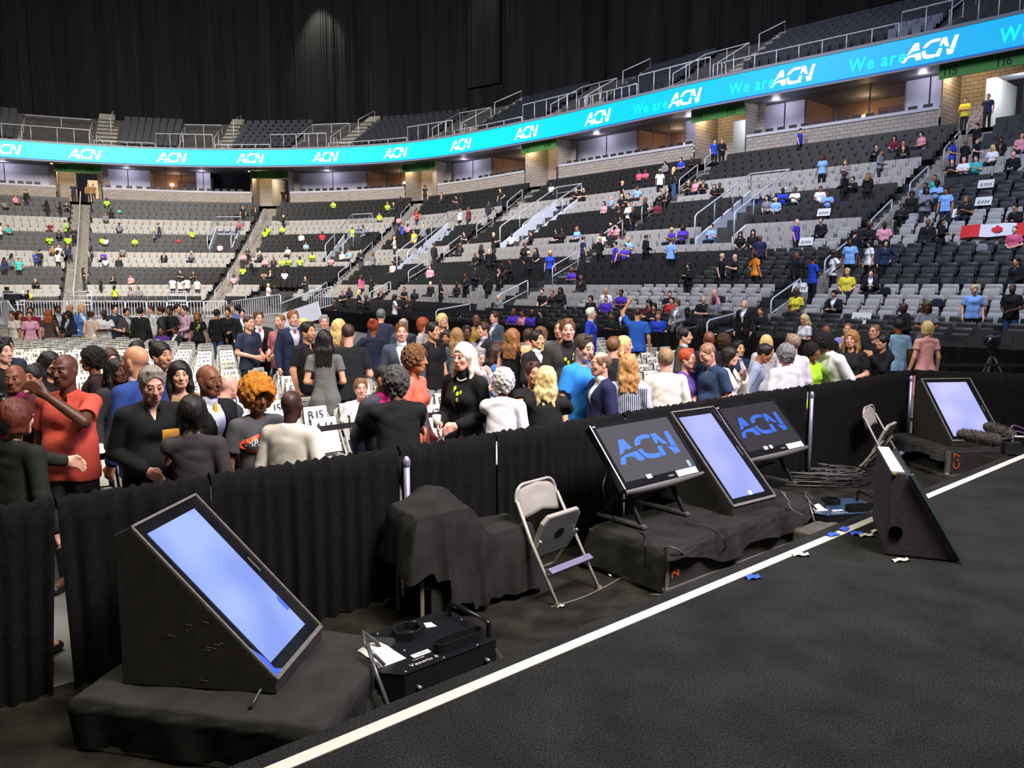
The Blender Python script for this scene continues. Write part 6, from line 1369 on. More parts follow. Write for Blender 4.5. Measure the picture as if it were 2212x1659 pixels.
# second band
SB = [(1596,735,12,20,'m','suit','short','k','a','#252b40','seated-looking person in a navy suit with short black hair beyond the white jacket','down'),
(1655,731,11,170,'f','shirt','long','y','r','#b8b8c0','person with long blond hair seen from behind before the printed shirt','down'),
(1786,702,13,0,'m','polo','bald','k','b','#26262a','bald bespectacled person in dark clothes facing the stage near the brown coat','down'),
(1832,697,13.5,-30,'m','tee','buzz','l','r','#8a84c0','person with bowed shaved head in lilac behind the long wavy hair','chin'),
(1532,714,10.4,175,'m','polo','bald','k','b','#1c1c1e','bald person in a black shirt seen from behind beyond the dark blue shirt','down'),
(1563,722,10.4,170,'f','tee','curly','b','t','#26324a','person with brown ringlets and a pale blue ribbon seen from behind','down'),
(1480,707,10.6,65,'m','suit','short','k','a','#3a3a34','person with upswept black hair in an olive grey suit facing right','down'),
(1326,727,9.0,150,'m','shirt','short','#6e4a30','r','#23252a','person with tousled brown hair turned away in a dark shirt','down'),
(1350,726,9.4,60,'f','shirt','long','y','r','#c88a88','blond person in a pink checked shirt behind the tousled brown hair','down'),
(1226,688,8.9,5,'m','jacket','fringe','#6a4426','r','#33332f','tall person in a dark grey open hoodie over a black shirt with yellow print','down'),
(1211,690,10.2,-30,'m','shirt','buzz','b','t','#55585a','person with glasses and shaved head half hidden behind the grey hoodie','down'),
(1160,713,9.6,50,'m','jacket','fringe','k','a','#1b1b1e','person with slick undercut black hair in a black blazer','front'),
(1143,709,10.9,160,'m','suit','short','b','t','#c8a975','person in a sand coloured jacket seen from behind','down'),
(1170,708,12,120,'m','tee','curly','l','w','#a4cc48','person in a lime shirt with curly hair behind the black blazer','down'),
(1108,711,10,150,'f','tank','wavy','#8a5c34','r','#161616','person with wavy light brown hair in a black sleeveless dress','down'),
(1078,740,10.8,80,'f','jacket','braids','b','m','#3e6fae','person with beaded braids seated in a denim jacket','down'),
(1278,664,16,75,'m','suit','grey','w','r','#1f39b0','white-haired person in a vivid royal blue suit','down'),
(1029,678,15.5,20,'m','polo','bald','k','d','#8c7430','person in a mustard shirt standing by the front of the stands','bent'),
(1068,672,15.5,-50,'m','suit','short','b','r','#3b4656','person in a slate grey suit holding a cup near the front of the stands','bent'),
(1044,695,12,-60,'m','suit','short','b','r','#1f2226','person in a black suit with a blue badge facing left','bent'),
(1378,664,16.2,160,'m','tee','buzz','b','t','#2458b4','person in a blue t-shirt scratching the head by the black stand skirt','up+down'),
(1008,702,12,10,'f','tank','short','k','d','#8a7aa0','person in a floral violet top beyond the silver-haired one','down'),
(665,695,10,60,'m','polo','short','k','t','#141416','bearded person in a black polo standing in the chair aisle','down'),
(700,713,9.2,185,'f','dress','long','k','a','#6a6866','person with waist-length dark hair in a grey sequin dress seen from behind','bent'),
(751,698,9.4,200,'m','tee','buzz','b','r','#1c1e22','person in an oversized black t-shirt seen from behind holding a cup','bent'),
(806,689,12,178,'f','long','bun','r','b','#1b2036','person in a navy blazer and white trousers seen from behind','hip+down'),
(867,696,9.9,12,'m','suit','fringe','#6a4022','r','#3c4250','person in an open grey blazer and white shirt looking right','down'),
(936,695,10.5,55,'m','polo','short','k','t','#161618','person in a black polo and cap with grey trousers','down'),
(966,713,11.3,-20,'f','tee','long','k','m','#1f1a20','smiling person with long black hair in dark clothes','down'),
(987,708,11,178,'f','shirt','long','#8c6a44','r','#44505e','person with long light brown hair and a slung bag seen from behind','down'),
(537,682,13,60,'m','tee','buzz','b','r','#2c3448','person in a navy vest over a violet checked shirt','bent'),
(558,672,13.4,30,'m','suit','short','#5a3c22','r','#222226','person in a black waistcoat and red tie','bent'),
(604,678,13,-20,'m','tee','buzz','l','r','#a06068','bearded person in a red checked shirt','bent'),
(633,670,12.4,35,'m','suit','short','#8a5a30','r','#1d2540','tall person in a navy suit with red tie looking down','down'),
(655,688,13.5,-20,'f','shirt','long','y','r','#d8d0c0','person with long blond hair in white beyond the navy suit','down'),
(700,680,13,20,'m','suit','grey','g','r','#84868c','grey-haired person in a light grey suit','down'),
(733,690,12,150,'f','jacket','wavy','y','r','#6a4a30','person with a cap over wavy blond hair in a brown jacket','down'),
(915,686,13,80,'f','shirt','bob','r','r','#9c9890','person with a red bob in a grey cardigan facing right','down'),
(956,678,14,30,'f','tank','wavy','y','r','#19191c','blond wavy-haired person in black near the white stair rail','down'),
(872,686,13.5,170,'m','shirt','ring','g','r','#3c4650','person with thinning grey hair in a checked shirt behind the grey blazer','down'),
(823,667,15,185,'m','shirt','short','s','r','#2e2e48','person in a loose violet grey shirt seen from behind by the stands','down'),
(65,663,17.5,20,'m','shirt','short','k','t','#7c1f34','person in a wine red shirt looking at a phone','phone'),
(104,670,16.5,-160,'f','dress','wavy','#9a4a22','r','#4a3c36','person with a long mane of copper hair in a brown dress','down'),
(42,674,17.5,60,'f','tee','long','b','t','#dcdcdc','person in a white top lifting an arm to the hair at the far left','up+down'),
(146,675,16.5,-20,'f','jacket','wavy','k','b','#22262e','person with long dark curls in black with blue print on the shirt','bent'),
(125,660,19.5,40,'m','suit','short','k','b','#1c1c20','person in a black suit among the group behind the copper hair','down'),
(150,657,20,-60,'m','suit','bald','k','t','#5a5c60','bald person in a grey suit in the back left group','down'),
(176,658,19,60,'f','jacket','bob','y','r','#4c78b8','blond person in a blue and white jacket at the back left','down'),
(196,676,16.3,170,'f','suit','bun','b','t','#cbb3a4','person in a beige blazer seen from behind holding something yellow','down'),
(224,668,16.5,10,'m','tee','bald','k','k','#cfcfd4','person in a white shirt under dark overalls with crossed arms','crossed'),
(247,658,17,60,'m','tee','short','k','w','#2a3546','person in a steel blue short-sleeved shirt and navy trousers','bent'),
(273,666,17.5,60,'m','suit','short','k','t','#4a4441','person in a brown grey suit left of the broad black back','bent'),
(303,664,15.5,175,'m','suit','short','k','r','#1c1e1d','broad person in a black suit jacket seen from behind','down'),
(324,660,18,-40,'m','suit','buzz','b','r','#dadada','person in a white shirt and loosened tie between the dark suits','down'),
(346,662,16,-70,'m','suit','short','k','t','#33353b','person in a charcoal suit in profile facing left','down'),
(366,661,17,-20,'m','tee','short','k','b','#1b1b1d','person in a black t-shirt with an orange strap','bent'),
(383,657,19,70,'m','polo','short','k','w','#8a8c92','person in a grey polo behind the black t-shirt','down'),
(398,661,17,-40,'m','shirt','short','b','w','#c49ab8','person in a pink shirt looking down','bent'),
(426,677,15.5,5,'f','tee','wavy','l','m','#151515','stout person with light brown curls in a black printed t-shirt','down'),
(468,668,15.2,165,'m','long','short','k','m','#111214','person in a black sweater and blue jeans seen from behind','down'),
(491,665,16,5,'m','tee','short','k','t','#16181c','person in a black t-shirt with bright print holding papers','bent'),
(522,668,15.5,35,'m','suit','short','k','r','#18191d','person in a black blazer next to the navy vest','down'),
(348,712,14.5,0,'m','tee','buzz','k','b','#4a2f80','person seated in a violet shirt and grey tie among the chairs','down'),
(378,712,15,-30,'m','suit','short','k','b','#26262a','bearded person slouching in black on a floor chair','down'),
(28,697,17,-20,'f','tee','short','b','t','#d8d2cc','person in white lounging across chairs at the far left','down'),
(66,713,16,20,'f','tee','short','b','t','#d49ab4','person in a pink top bending over the chairs at the left','down'),
(497,657,18.5,70,'m','shirt','grey','s','w','#9aa0ac','grey-haired person in a pale shirt near the barricades','down'),
(515,658,18.5,170,'m','polo','short','k','w','#6470b0','person in a blue checked shirt seen from behind near the barricades','down'),
(298,743,9.8,150,'f','tee','long','k','b','#1a1a1c','person with long black hair seen over the bald head of the blue suit','down'),
(5,735,8,70,'m','tee','short','k','w','#161616','person with short dark hair in black cut by the left edge','down'),
(12,728,9.2,60,'m','shirt','short','k','r','#2a3040','person with glasses behind the one at the left edge','down')]
for (px, y, d, fc, sx_, tp, hr, hcc, sk, ct, lab, ps) in SB:
    kw = dict(sex=sx_, top=tp, hair=hr, hc=hcc, skin=sk, c_top=ct, pose=ps)
    if 'seated' in lab or 'slouch' in lab: kw.update(sit=True, pose='lap')
    if 'white trousers' in lab: kw['c_bot'] = '#c9c6c0'
    if 'jeans' in lab: kw.update(bot='jeans', c_bot='#2c4468')
    if 'dress' in lab and tp == 'dress': kw['bot'] = 'dress'
    if 'grey trousers' in lab: kw['c_bot'] = '#8e9096'
    if 'beard' in lab: kw['beard'] = 1
    if 'print' in lab or 'suit' in lab: kw['c_inner'] = '#b8bac8' if 'yellow' not in lab else '#1c1c1c'
    P_(px, y, d, fc, lab, **kw)
def wearer(words_):
    for o in bpy.data.objects:
        if o.name.startswith('person') and 'label' in o.keys() and words_ in o['label']: return o
    return None
def child(o, nm):
    for c in o.children:
        if c.name.split('.')[0] == nm: return c
def put_decal(words_, V, Fc, x0, z0, col, nm, front=True, part='shirt', kwargs=None):
    r = wearer(words_); t = child(r, part)
    if t is None: return
    decal(r, t, [(x0+x, z0+z) for x, z in V], Fc, M_PAINT, nm, lambda p: Vector(p), color=rgbof(col), front=front)
# the grey t-shirt reading IMPACTO with its orange swoosh
n = 40; V = []; 
for i in range(n+1): a = 2*PI*i/n*.93+.4; w_ = .012+.014*abs(math.sin(a*.5+.6)); V += [(.15*math.cos(a), .065*math.sin(a)+.02*math.cos(a)), ((.15-w_)*math.cos(a), (.065-w_)*math.sin(a)+.02*math.cos(a))]
Fc = [(2*i, 2*i+1, 2*i+3, 2*i+2) for i in range(n)]; put_decal('copper orange afro', V, Fc, -.02, 1.28, '#e0501c', 'swoosh')
V, Fc, w_ = text2d('IMPACTO', .07, .25, .85); put_decal('copper orange afro', V, Fc, -w_/2-.02, 1.262, '#e6e6ea', 'lettering')
for t_, z_ in (('COAL', 1.27), ('HERS', 1.21)): V, Fc, w_ = text2d(t_, .055); put_decal('neon yellow lettered', V, Fc, -.02, z_, '#20300c', 'lettering')
V, Fc, w_ = text2d('EVERYONE', .04); put_decal('shaved head and glasses in a black t-shirt', V, Fc, -w_/2, 1.28, '#b0b0b4', 'lettering')
for q in range(3):
    r_ = random.Random(q); V = []; Fc = []
    for i in range(9):
        cx, cz = r_.uniform(-.08, .08), r_.uniform(-.1, .1); o_ = len(V); V += [(cx+.016*math.cos(a), cz+.02*math.sin(a)) for a in np.arange(7)*.9]; Fc.append(tuple(range(o_, o_+7)))
    put_decal(['yellow print', 'silver-white hair', 'stout person'][q], V, Fc, 0, 1.27, ['#c8c828', '#c2c83a', '#b8c83a'][q], 'print', part=['shirt', 'shirt', 'shirt'][q])
# ties, necklace, cup, phone, camera and other things people hold
def tie(words_, col):
    r = wearer(words_); t = child(r, 'shirt'); V = [(-.012, 0), (.012, 0), (.018, -.04), (.03, -.3), (0, -.345), (-.03, -.3), (-.018, -.04)]
    o = decal(r, t, [(x, 1.46+z) for x, z in V], [tuple(range(7))[::-1]], M_PAINT, 'tie', lambda p: Vector(p), color=rgbof(col), off=.012)
tie('golden yellow tie', '#d8a020'); tie('red tie looking down', '#b02028'); tie('black waistcoat', '#b8202c'); tie('upswept black hair', '#20222c'); tie('loosened tie', '#30303c')
# stripes on the striped shirt
r = wearer('striped shirt'); t = child(r, 'shirt'); V = []; Fc = []
for i in range(-9, 10):
    x = i*.021; o_ = len(V); V += [(x-.0035, .95+j*.05) for j in range(10)]+[(x+.0035, .95+j*.05) for j in range(10)]; Fc += [(o_+j, o_+j+1, o_+11+j, o_+10+j) for j in range(9)]
decal(r, t, V, Fc, M_PAINT, 'stripes', lambda p: Vector(p), color=rgbof('#23284a'), front=False)
def held(words_, side, builder, name, label, cat, m, off=(0, -.02, .05), color=None):
    r = wearer(words_); key_arms = None
    for k_, (o_, inf) in MCACHE.items():
        if o_[0][1] == child(r, 'body').data: key_arms = inf['arms']
    w = [a for a in key_arms if a[0] == side][0]; p = w[3]+(w[3]-w[2]).normalized()*.07+Vector(off); mw = Matrix.Translation(r.location) @ r.rotation_euler.to_matrix().to_4x4() @ Matrix.Scale(r.scale[0], 4)
    mb = builder(); o = mb.build(name, m, None, True); o.matrix_world = mw @ Matrix.Translation(p); return tag(o, label, cat)
cupb = lambda: MB().lathe([(0, -.05), (.028, -.05), (.038, .06), (.036, .06), (.027, -.045), (0, -.045)], n=16)
M_CUP = mat('cup_plastic', (.6, .62, .55), rough=.3)
held('silver-white hair', -1, cupb, 'drink_cup', 'clear plastic cup held by the silver-haired person in black', 'cup', M_CUP)
held('oversized black t-shirt', -1, cupb, 'drink_cup', 'white cup held by the person in the oversized black t-shirt', 'cup', M_COVER)
held('slate grey suit holding', -1, cupb, 'drink_cup', 'small cup held by the person in the slate grey suit', 'cup', M_COVER)
def camb():
    mb = MB(); mb.box((0, 0, 0), (.14, .07, .1)); mb.box((0, 0, .06), (.05, .06, .03)); mb.disc((0, -.08, 0), .038, (0, 1, 0), .1, 16); return mb
held('holding up a black camera', -1, camb, 'photo_camera', 'black photo camera held by the bald person in maroon', 'camera', M_GLOSS, off=(.05, -.05, .02))
phb = lambda: MB().box((0, 0, 0), (.07, .012, .14), Matrix.Rotation(.6, 3, 'X'))
held('phone to the chin', -1, phb, 'phone', 'orange phone held by the seated person in the white shirt', 'phone', mat('phone_case', (.5, .25, .05), rough=.4))
held('wine red shirt', 1, phb, 'phone', 'phone held by the person in the wine red shirt', 'phone', M_GLOSS)
held('bending forward to shake', 1, lambda: MB().box((0, 0, 0), (.10, .03, .17)), 'yellow_wallet', 'orange-yellow wallet held between the two people shaking hands', 'wallet', mat('orange_leather', (.75, .36, .02), rough=.6), off=(.0, .0, .08))
r = wearer('silver-white hair'); mb = MB(); mb.tube([(.062*math.cos(a), -.005-.075*math.sin(a)*1.0+.02, 1.475-.05*math.sin(a)) for a in np.linspace(-.3, PI+.3, 18)], .007, 6); mb.build('necklace', mat('pearl', (.75, .7, .6), rough=.25), r, True)
r = wearer('coral red polo'); mb = MB(); 
r = wearer('charcoal suit over a magenta'); 
for c in r.children:
    if c.name.startswith('jacket'):
        mb = MB(); mb.lathe([(0, .02), (.018, .015), (.024, 0), (.016, -.01), (0, -.012)], (0, 0, 0), 10); o = mb.build('lapel_flower', mat('magenta_flower', (.6, .02, .18), rough=.7), r, True); bv = BVHTree.FromPolygons([v.co for v in c.data.vertices], [tuple(p.vertices) for p in c.data.polygons]); h = bv.ray_cast(Vector((.09, -.8, 1.33)), Vector((0, 1, 0)))[0]; o.location = h if h else (0.09, -.14, 1.33)
# ---------------------------------------------------------------- people in the stands
ST = """32,424,sp 12,432,sg 57,410,tk 101,438,tk 131,436,tk 143,440,sk 18,487,sz 1,486,tw 109,480,sm 143,482,tn 161,487,tk 106,507,sn 125,496,sk 145,511,sn 111,525,sh 127,527,sw 143,525,se 74,537,tb 86,542,tk 124,538,tw 8,555,te 22,553,tg 41,560,tz 78,601,sk 179,585,tk 195,531,tk 228,430,sn 240,450,sk 230,458,sg 259,478,sg 331,488,tg 343,485,te 414,497,sn 219,511,sn 226,513,sw 293,515,sn 266,527,sg 355,543,sk 225,547,sv 227,557,sw 257,555,sk 412,547,sg 246,590,sk 284,593,sp 217,603,tk 247,613,tn 282,617,sg 298,621,sg 372,597,t1 388,603,t1 404,603,t1 426,603,t1 390,579,sk 418,583,sk 62,633,sy
511,452,sk 525,444,tk 553,444,sk 547,450,sk 517,478,sc 611,462,tk 579,490,sn 611,488,sn 574,498,sn 649,503,sw 695,501,sr 661,521,sl 623,535,sw 475,519,sw 536,539,sk 527,549,sp 561,549,sk 573,551,sp 592,555,sk 609,557,sn 625,557,sn 647,557,sn 675,547,sn 525,577,sn 543,565,tk 570,583,sh 583,581,sk 613,581,sw 503,593,sp 720,436,sn 838,438,sn 850,432,sk 818,460,sn 760,486,tn 784,488,tg 776,505,sk 738,541,sw 754,539,sl 716,555,sp 778,535,tk 806,543,tg 852,517,tw 848,567,sw 659,595,tk 780,595,tc 802,597,tk 697,637,sk 740,625,tk 754,623,sk 776,627,tk 790,633,tk 824,619,sk 852,637,tw 722,645,sk 579,653,tw 593,647,tk 857,549,sk
917,400,tk 953,414,sk 866,429,sk 995,418,sk 985,422,sk 1081,410,tk 1056,434,tk 901,452,tr 860,466,sp 993,446,tw 1011,450,tm 868,480,tb 893,497,ty 880,484,sp 914,486,tg 937,529,tk 1003,499,sk 1065,499,tk 1104,508,sw 987,527,sk 995,527,sk 1146,499,sk 1200,497,sk 1213,493,sk 1248,493,sl 1134,525,sk 1156,532,sk 1188,541,tb 1234,573,sv 1258,585,sk 1262,519,te 1039,535,tk 1027,541,sk 1057,539,tk 1069,537,tk 1083,559,tk 1077,573,tk 1100,562,tk 1144,547,tk 1005,585,tk 1027,573,tk 1054,595,tk 953,599,tk 928,573,sp 986,607,sk 931,611,sk 894,625,sk 880,641,sk 872,625,sk 1077,637,sg 1170,621,sk 1194,623,sk 1208,621,sk 1276,634,sk 1244,408,sk 1260,410,sk 1190,392,sw
1346,391,tk 1396,365,sc 1382,370,sc 1378,399,sl 1428,365,tw 1439,350,sg 1455,360,tj 1472,345,sb 1495,330,tk 1489,384,sk 1504,391,sp 1523,391,sk 1543,399,sk 1555,396,sk 1425,415,sk 1443,412,sk 1396,433,tk 1422,438,sm 1320,426,sl 1303,438,sp 1345,422,sk 1358,422,sk 1358,440,tw 1369,442,tk 1336,445,tk 1318,483,sp 1335,483,sp 1301,497,sw 1360,506,sl 1296,514,tk 1330,521,tv 1348,533,sv 1397,511,tk 1452,482,sv 1475,483,sv 1540,479,sl 1448,516,tl 1601,490,sk 1628,490,sk 1641,502,te 1484,566,tk 1561,541,tk 1591,546,tk 1634,552,to 1542,621,sp 1448,619,sk 1308,624,sw 1342,621,sv 1273,633,sk 1306,638,sv 1455,640,sr 1518,640,sk 1545,643,sg 1401,647,sm 1413,653,sk 1348,660,sk 1462,650,tg 1483,664,sk 1321,687,sk 1418,697,sb 1608,652,tk 1648,664,sk 1691,411,sb 1676,424,sl 1657,430,sg 1111,684,sv 1131,687,sp 1148,680,sv 1171,683,sk
1730,281,tb 1545,301,tb 1560,307,tk 2110,257,tk 1932,294,sm 1896,308,sk 1951,312,sk 1991,288,sp 1905,323,tg 1778,341,tl 1828,345,tg 1822,374,tk 1874,374,tk 1844,378,sk 1721,406,sw 1774,402,sw 1789,415,sl 2061,297,tb 2086,294,tk 2108,294,tk 2164,290,sk 2204,290,sp 2143,319,sw 2057,341,sk 2086,341,sw 2107,334,sz 2193,330,sk 1998,393,sl 2022,395,sl 2017,378,sz 2002,411,tg 2042,411,tl 1969,411,sk 1951,430,sk 2086,419,sk 2195,437,sk 2004,474,sk 2037,472,tk 1877,488,sk 1907,474,sp 1723,475,tv 1774,477,sk 2191,485,sc 1804,535,tw 1754,550,tb 1722,535,tk 1849,506,tk 1835,511,tl 1880,511,tw 1912,511,te 1831,592,sy 1878,588,sk 1724,633,sy 1804,632,sk 1737,680,sw 1951,662,tk 2007,656,tg 2102,612,tl 2192,614,tj 2202,566,sk"""
CNAME = dict(k='black', n='neon green', w='white', b='royal blue', l='pale blue', v='violet', g='grey', r='red', o='orange', y='yellow', p='pink', c='coral pink', m='maroon', e='navy', z='turquoise', h='tan', j='black top and jeans', **{'1': 'white shirt numbered 1'})
CCOL = dict(CC, z='#35b0a8', j='#161616', c='#cc5a78', **{'1': '#dcdce2'})
SG_ = np.linspace(SMIN, SMAX, 700); KS = np.arange(0, NR); 
GRIDP = {}
for k in KS:
    p = bowl(SG_, np.full(len(SG_), k+.3)); GRIDP[int(k)] = p
def place(px, py, hh):
    best = None
    for k in KS:
        p = GRIDP[int(k)]; z = float(ZK(int(k)))+hh; x, y, zc = proj(np.column_stack([p, np.full(len(p), z)])); d = (x-px)**2+((y-py)*1.0)**2; d = np.where(SG_*0+k < np.where(SG_ < 3.55, 4, 0), 1e9, d); i = int(np.argmin(d))
        if best is None or d[i] < best[0]: best = (d[i], int(k), i)
    return best
stp = []
for w in ST.split():
    x, y, c = w.split(','); x, y = float(x), float(y); sit = c[0] == 's'; hh = 1.30 if sit else 1.72
    d2, k, i = place(x, y, hh)
    stp.append(dict(x=x, y=y, sit=sit, c=c[1], k=k, s=float(SG_[i]), p=GRIDP[k][i]))
def zone(q):
    s = q['s']; k = q['k']; sec = ['left of the tall stair', 'right of the tall stair', 'right of the second stair', 'left of the stand corner', 'middle stand', 'long side stand', 'right side stand', 'right end'][min(int(s), 7)]
    band = 'lowest black' if k < 5 else 'lowest grey' if k < 8 else 'lower black' if k < 12 else 'middle grey' if k < 15 else 'upper black' if k < 19 else 'upper grey' if k < 22 else 'top black'
    return f'{band} rows, {sec}'
stp.sort(key=lambda q: q['p'][1]); N_IND = 300-sum(1 for o in bpy.data.objects if o.name.split('.')[0] == 'person')-8; rest = stp[N_IND:]; stp = stp[:N_IND]
groups = {}
for q in stp: q['zone'] = zone(q); groups.setdefault((q['c'], q['sit'], q['zone']), []).append(q)
ORDN = ORDW; _o = ['first', 'second', 'third', 'fourth', 'fifth', 'sixth', 'seventh', 'eighth', 'ninth', 'tenth']
SP_POSE = ['lap', 'phone', 'crossed', 'bent', 'lap', 'phone']; ST_POSE = ['down', 'bent', 'crossed', 'down', 'hip+down', 'phone', 'behind']
HR = [('m', 'short'), ('f', 'long'), ('m', 'buzz'), ('f', 'bob'), ('m', 'short'), ('m', 'bald'), ('f', 'wavy'), ('m', 'short')]
skins = 'wrtbdkamwrtb'; hcs = 'kkbknkbyklkk'
def stand_person(q, lab, group='people in the stands'):
    c, sit = q['c'], q['sit']; R_ = random.Random(int(q['x']*31+q['y'])); sex, hr = HR[R_.randrange(len(HR))]
    t = crom(Bp, q['s'])[0]-crom(Fp, q['s'])[0]; face = math.degrees(math.atan2(t[1], t[0]))-90
    dist = q['p'][1]; vox = .02 if dist < 30 else .028
    rot = face+(R_.choice([-25, 0, 0, 25, 10]) if sit else R_.choice([0, 40, -40, 180, 150, 90, -90]))
    if c == '1': rot = face+180
    kw = dict(pose=(SP_POSE if sit else ST_POSE)[R_.randrange(6)], sex=sex, top=['tee', 'shirt', 'tee', 'suit', 'hoodie'][R_.randrange(5)] if c in 'kge' else 'tee', bot='trousers', hair=hr, vox=vox, sit=sit, nod=R_.choice([0, 15]))
    root, obs, info = make_person((q['p'][0], q['p'][1], float(ZK(q['k']))+.005), rot, lab, group, colors=dict(top=CCOL.get(c, c), bot=R_.choice(['#17171a', '#1f2436', '#26262a', '#15151a']) if c != 'j' else '#33507a'), skin=skins[R_.randrange(12)], hairc=hcs[R_.randrange(12)], **kw)
    k_ = R_.uniform(.94, 1.04); root.scale = (k_, k_, k_)
    if c == '1':
        V, Fc, w_ = text2d('1', .3); decal(root, obs['shirt'], [(x-w_/2, z+1.12) for x, z in V], Fc, M_PAINT, 'number', lambda p: Vector(p), color=(.01, .01, .012, 1), front=False, off=.012)
    return root
for key, lst in groups.items():
    lst.sort(key=lambda q: q['x'])
    for n_, q in enumerate(lst):
        c, sit, zn = key; cn = CNAME[c]; what = 'in a '+cn if c in '1j' else 'in '+cn
        pre = (ORDW[min(n_, 13)]+' from left: ') if len(lst) > 1 else ''
        stand_person(q, f"{pre}{'seated' if sit else 'standing'} person {what}, {zn}")
# the farthest people of the stands, one mass
MV, MQ, MC = [], [], []; off_ = 0
bpy.context.view_layer.update()
for q in rest:
    root = stand_person(q, None, None)
    mw = Matrix.LocRotScale(root.location, root.rotation_euler, root.scale)
    for ch_ in list(root.children):
        me = ch_.data; co = np.empty(len(me.vertices)*3, np.float32); me.vertices.foreach_get('co', co); co = co.reshape(-1, 3)
        A_ = np.array(mw); co = co @ A_[:3, :3].T+A_[:3, 3]
        if all(len(p.vertices) == 4 for p in me.polygons[:3]) and ch_.name.split('.')[0] != 'number':
            qd = np.empty(len(me.polygons)*4, np.int32); me.polygons.foreach_get('vertices', qd) if False else me.loops.foreach_get('vertex_index', qd)
            MV.append(co); MQ.append(qd.reshape(-1, 4)+off_); MC.append(np.tile(np.array(ch_.color[:]), (len(co), 1))); off_ += len(co)
        bpy.data.objects.remove(ch_)
    bpy.data.objects.remove(root)
if MV:
    M_CR = bpy.data.materials.new('crowd_clothes'); M_CR.use_nodes = True; nt = M_CR.node_tree; at_ = nt.nodes.new('ShaderNodeAttribute'); at_.attribute_name = 'garment'; nt.links.new(at_.outputs['Color'], nt.nodes['Principled BSDF'].inputs['Base Color']); nt.nodes['Principled BSDF'].inputs['Roughness'].default_value = .8
    me = mesh_np('crowd', np.concatenate(MV), np.concatenate(MQ), M_CR, True); ca = me.color_attributes.new('garment', 'FLOAT_COLOR', 'POINT'); ca.data.foreach_set('color', np.concatenate(MC).astype(np.float32).ravel())
    tag(link('crowd', me), 'small distant spectators scattered through the farthest stands, many in neon green shirts', 'crowd', kind='stuff')
# people in the portals
for (px, y, hd_, st_, c, lab) in ((2092, 195, 0, 5.93, 'y', 'person with a yellow shirt and crossed arms standing in the 115 116 doorway'), (2140, 208, 0, 6.05, 'e', 'person in blue silhouetted in the bright 115 116 doorway'), (162, 385, 0, .97, 'e', 'person standing at the left side of the 109 110 portal'), (200, 388, 0, 1.02, 'h', 'person in tan inside the 109 110 portal'), (184, 390, 0, 1.0, 'h', 'person in brown climbing the 109 110 portal steps'), (610, 388, 0, 1.98, 'k', 'dark-clothed person in the 111 112 portal'), (1204, 350, 0, 3.98, 'e', 'person in a navy suit at the 113 114 doorway')):
    p = bk(st_, 1.0); ls = np.linspace(-.5, .5, 41); best = min(ls, key=lambda d_: abs(proj((*bk(st_+d_, 1.0), ZB0+1.6))[0]-px)); p = bk(st_+best, 1.0); t = crom(Bp, st_)[0]-crom(Fp, st_)[0]
    make_person((p[0], p[1], ZB0+.05), math.degrees(math.atan2(t[1], t[0]))-90, lab, colors=dict(top=CCOL[c]), skin='t', pose='crossed' if c == 'y' else 'down', top='tee', vox=.03, hair='short')
# things left in the stands
def thing_in_stand(px, py, hh, label, cat, name, m, builder):
    d2, k, i = place(px, py, hh); p = GRIDP[k][i]; t = crom(Bp, SG_[i])[0]-crom(Fp, SG_[i])[0]; mb = builder(); o = mb.build(name, m); o.location = (p[0], p[1], float(ZK(k))+hh); o.rotation_euler = (0, 0, math.atan2(t[1], t[0])-PI/2); tag(o, label, cat); return o
for px, py, lab in ((1728, 622, 'white RPM placard leaning by the right stair near the floor'), (1862, 692, 'white RPM placard lying on a backpack above the front drape'), (1783, 468, 'RPM placard on the middle grey seats'), (2075, 465, 'RPM placard propped on grey seats near the long red and white flag'), (2130, 445, 'RPM placard on the seats above the long red and white flag'), (2126, 392, 'blank looking placard above the other RPM placards'), (1745, 524, 'white placard on the lap of the person in black near the stair')):
    o = thing_in_stand(px, py, .75, lab, 'placard', 'placard', M_COVER, lambda: MB().add([(-.28, -.1, -.16), (.28, -.1, -.16), (.28, .02, .16), (-.28, .02, .16), (-.28, -.09, -.16), (.28, -.09, -.16), (.28, .03, .16), (-.28, .03, .16)], [(0, 1, 2, 3), (7, 6, 5, 4), (0, 4, 5, 1), (3, 2, 6, 7)]))
    V, Fc, w_ = text2d('RPM', .2, .1); link('lettering', mesh_from('lettering', [(x-w_/2, -.1+(z+.05)*.375-.01, -.11+z) for x, z in V], Fc, M_INK), o)
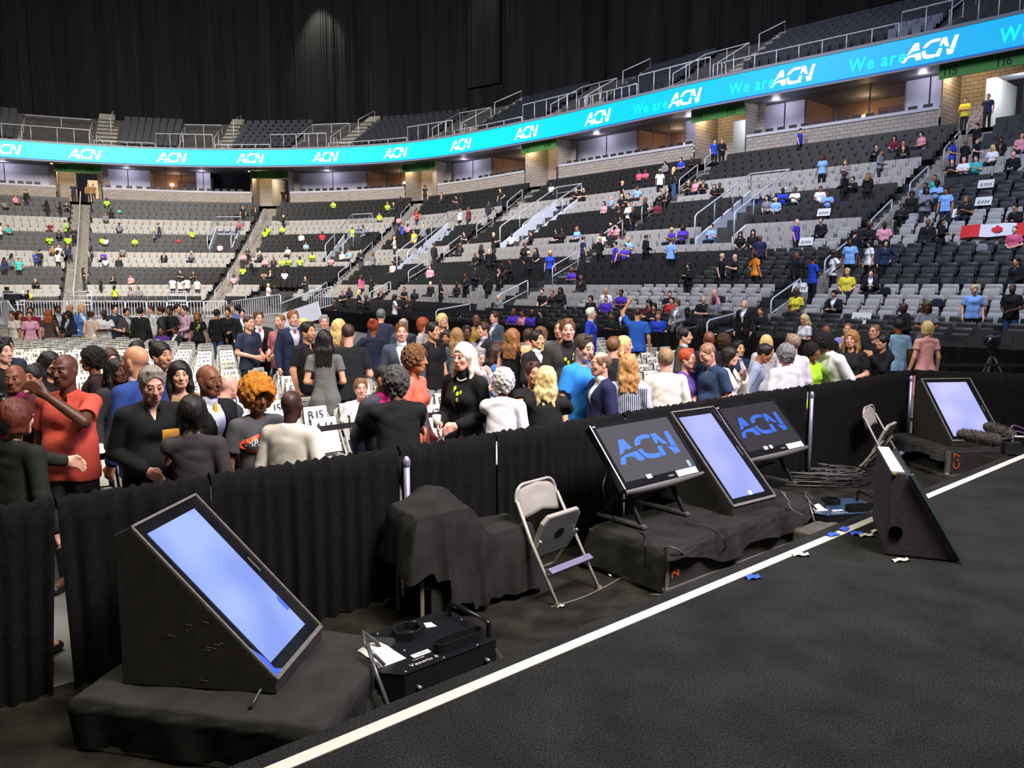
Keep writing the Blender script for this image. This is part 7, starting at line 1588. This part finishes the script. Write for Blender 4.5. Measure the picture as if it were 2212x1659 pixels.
# long red and white flag over the seats
d2, k, i = place(2160, 487, .85); p = GRIDP[k][i]; t = crom(Bp, SG_[i])[0]-crom(Fp, SG_[i])[0]; root = empty('flag', (p[0], p[1], float(ZK(k))+.95), math.atan2(t[1], t[0])-PI/2, 'long red and white flag with a maple leaf draped over the seats at the right', 'flag')
M_FR = mat('flag_red', (.6, .02, .02), rough=.8); M_FW = mat('flag_white', (.7, .7, .72), rough=.8)
for x0, x1, m_ in ((-1.15, -.55, M_FR), (-.55, .55, M_FW), (.55, 1.15, M_FR)):
    mb = MB(); mb.grid([[(x, -.08-.1*(j/4)+.02*math.sin(x*9), .12-.42*(j/4)+.015*math.sin(x*7)) for x in np.linspace(x0, x1, 9)] for j in range(5)]); mb.build('cloth', m_, root, True)
leaf = [(0,1),(.12,.72),(.3,.82),(.26,.45),(.5,.6),(.56,.45),(.85,.5),(.75,.25),(.95,.15),(.5,-.2),(.55,-.35),(.08,-.28),(.06,-.6),(-.06,-.6),(-.08,-.28),(-.55,-.35),(-.5,-.2),(-.95,.15),(-.75,.25),(-.85,.5),(-.56,.45),(-.5,.6),(-.26,.45),(-.3,.82),(-.12,.72)]
link('leaf', mesh_from('leaf', [(x*.2, -.16-.012+(z-.1)*.045, -.1+z*.19) for x, z in leaf], [tuple(range(len(leaf)))], M_FR), root)
bagb = lambda: MB().box((0, 0, 0), (.4, .25, .28), None, .7)
for px, py, c, lab in ((2025, 600, '#16161a', 'black backpack on the grey seats in the right stand'), (2080, 598, '#2a2e3a', 'grey round bag on the grey seats beside the backpack'), (2020, 650, '#1c2030', 'dark sports bag on the lower grey seats'), (1912, 625, '#141416', 'large black backpack beside the yellow-shirted sitter'), (2120, 530, '#77777d', 'grey jacket left over the black seats at the right'), (1555, 650, '#1a1c20', 'dark backpack on the seats left of the stair rail'), (1240, 608, '#333338', 'grey bag on the grey seats in the middle stand'), (258, 452, '#5cb49a', 'mint green umbrella-like cover in the upper rows right of the tall stair'), (385, 517, '#b8383c', 'red jacket left on the seats near the left mid-stand entrance'), (870, 397, '#20a0e0', 'bright blue light on the suite parapet')):
    if 'parapet' in lab: continue
    o = thing_in_stand(px, py, .62, lab, 'bag' if 'bag' in lab or 'backpack' in lab else 'jacket' if 'jacket' in lab else 'cover', 'bag', M_FAB, bagb); o.color = rgbof(c); b = o.modifiers.new('b', 'BEVEL'); b.width = .08; b.segments = 4
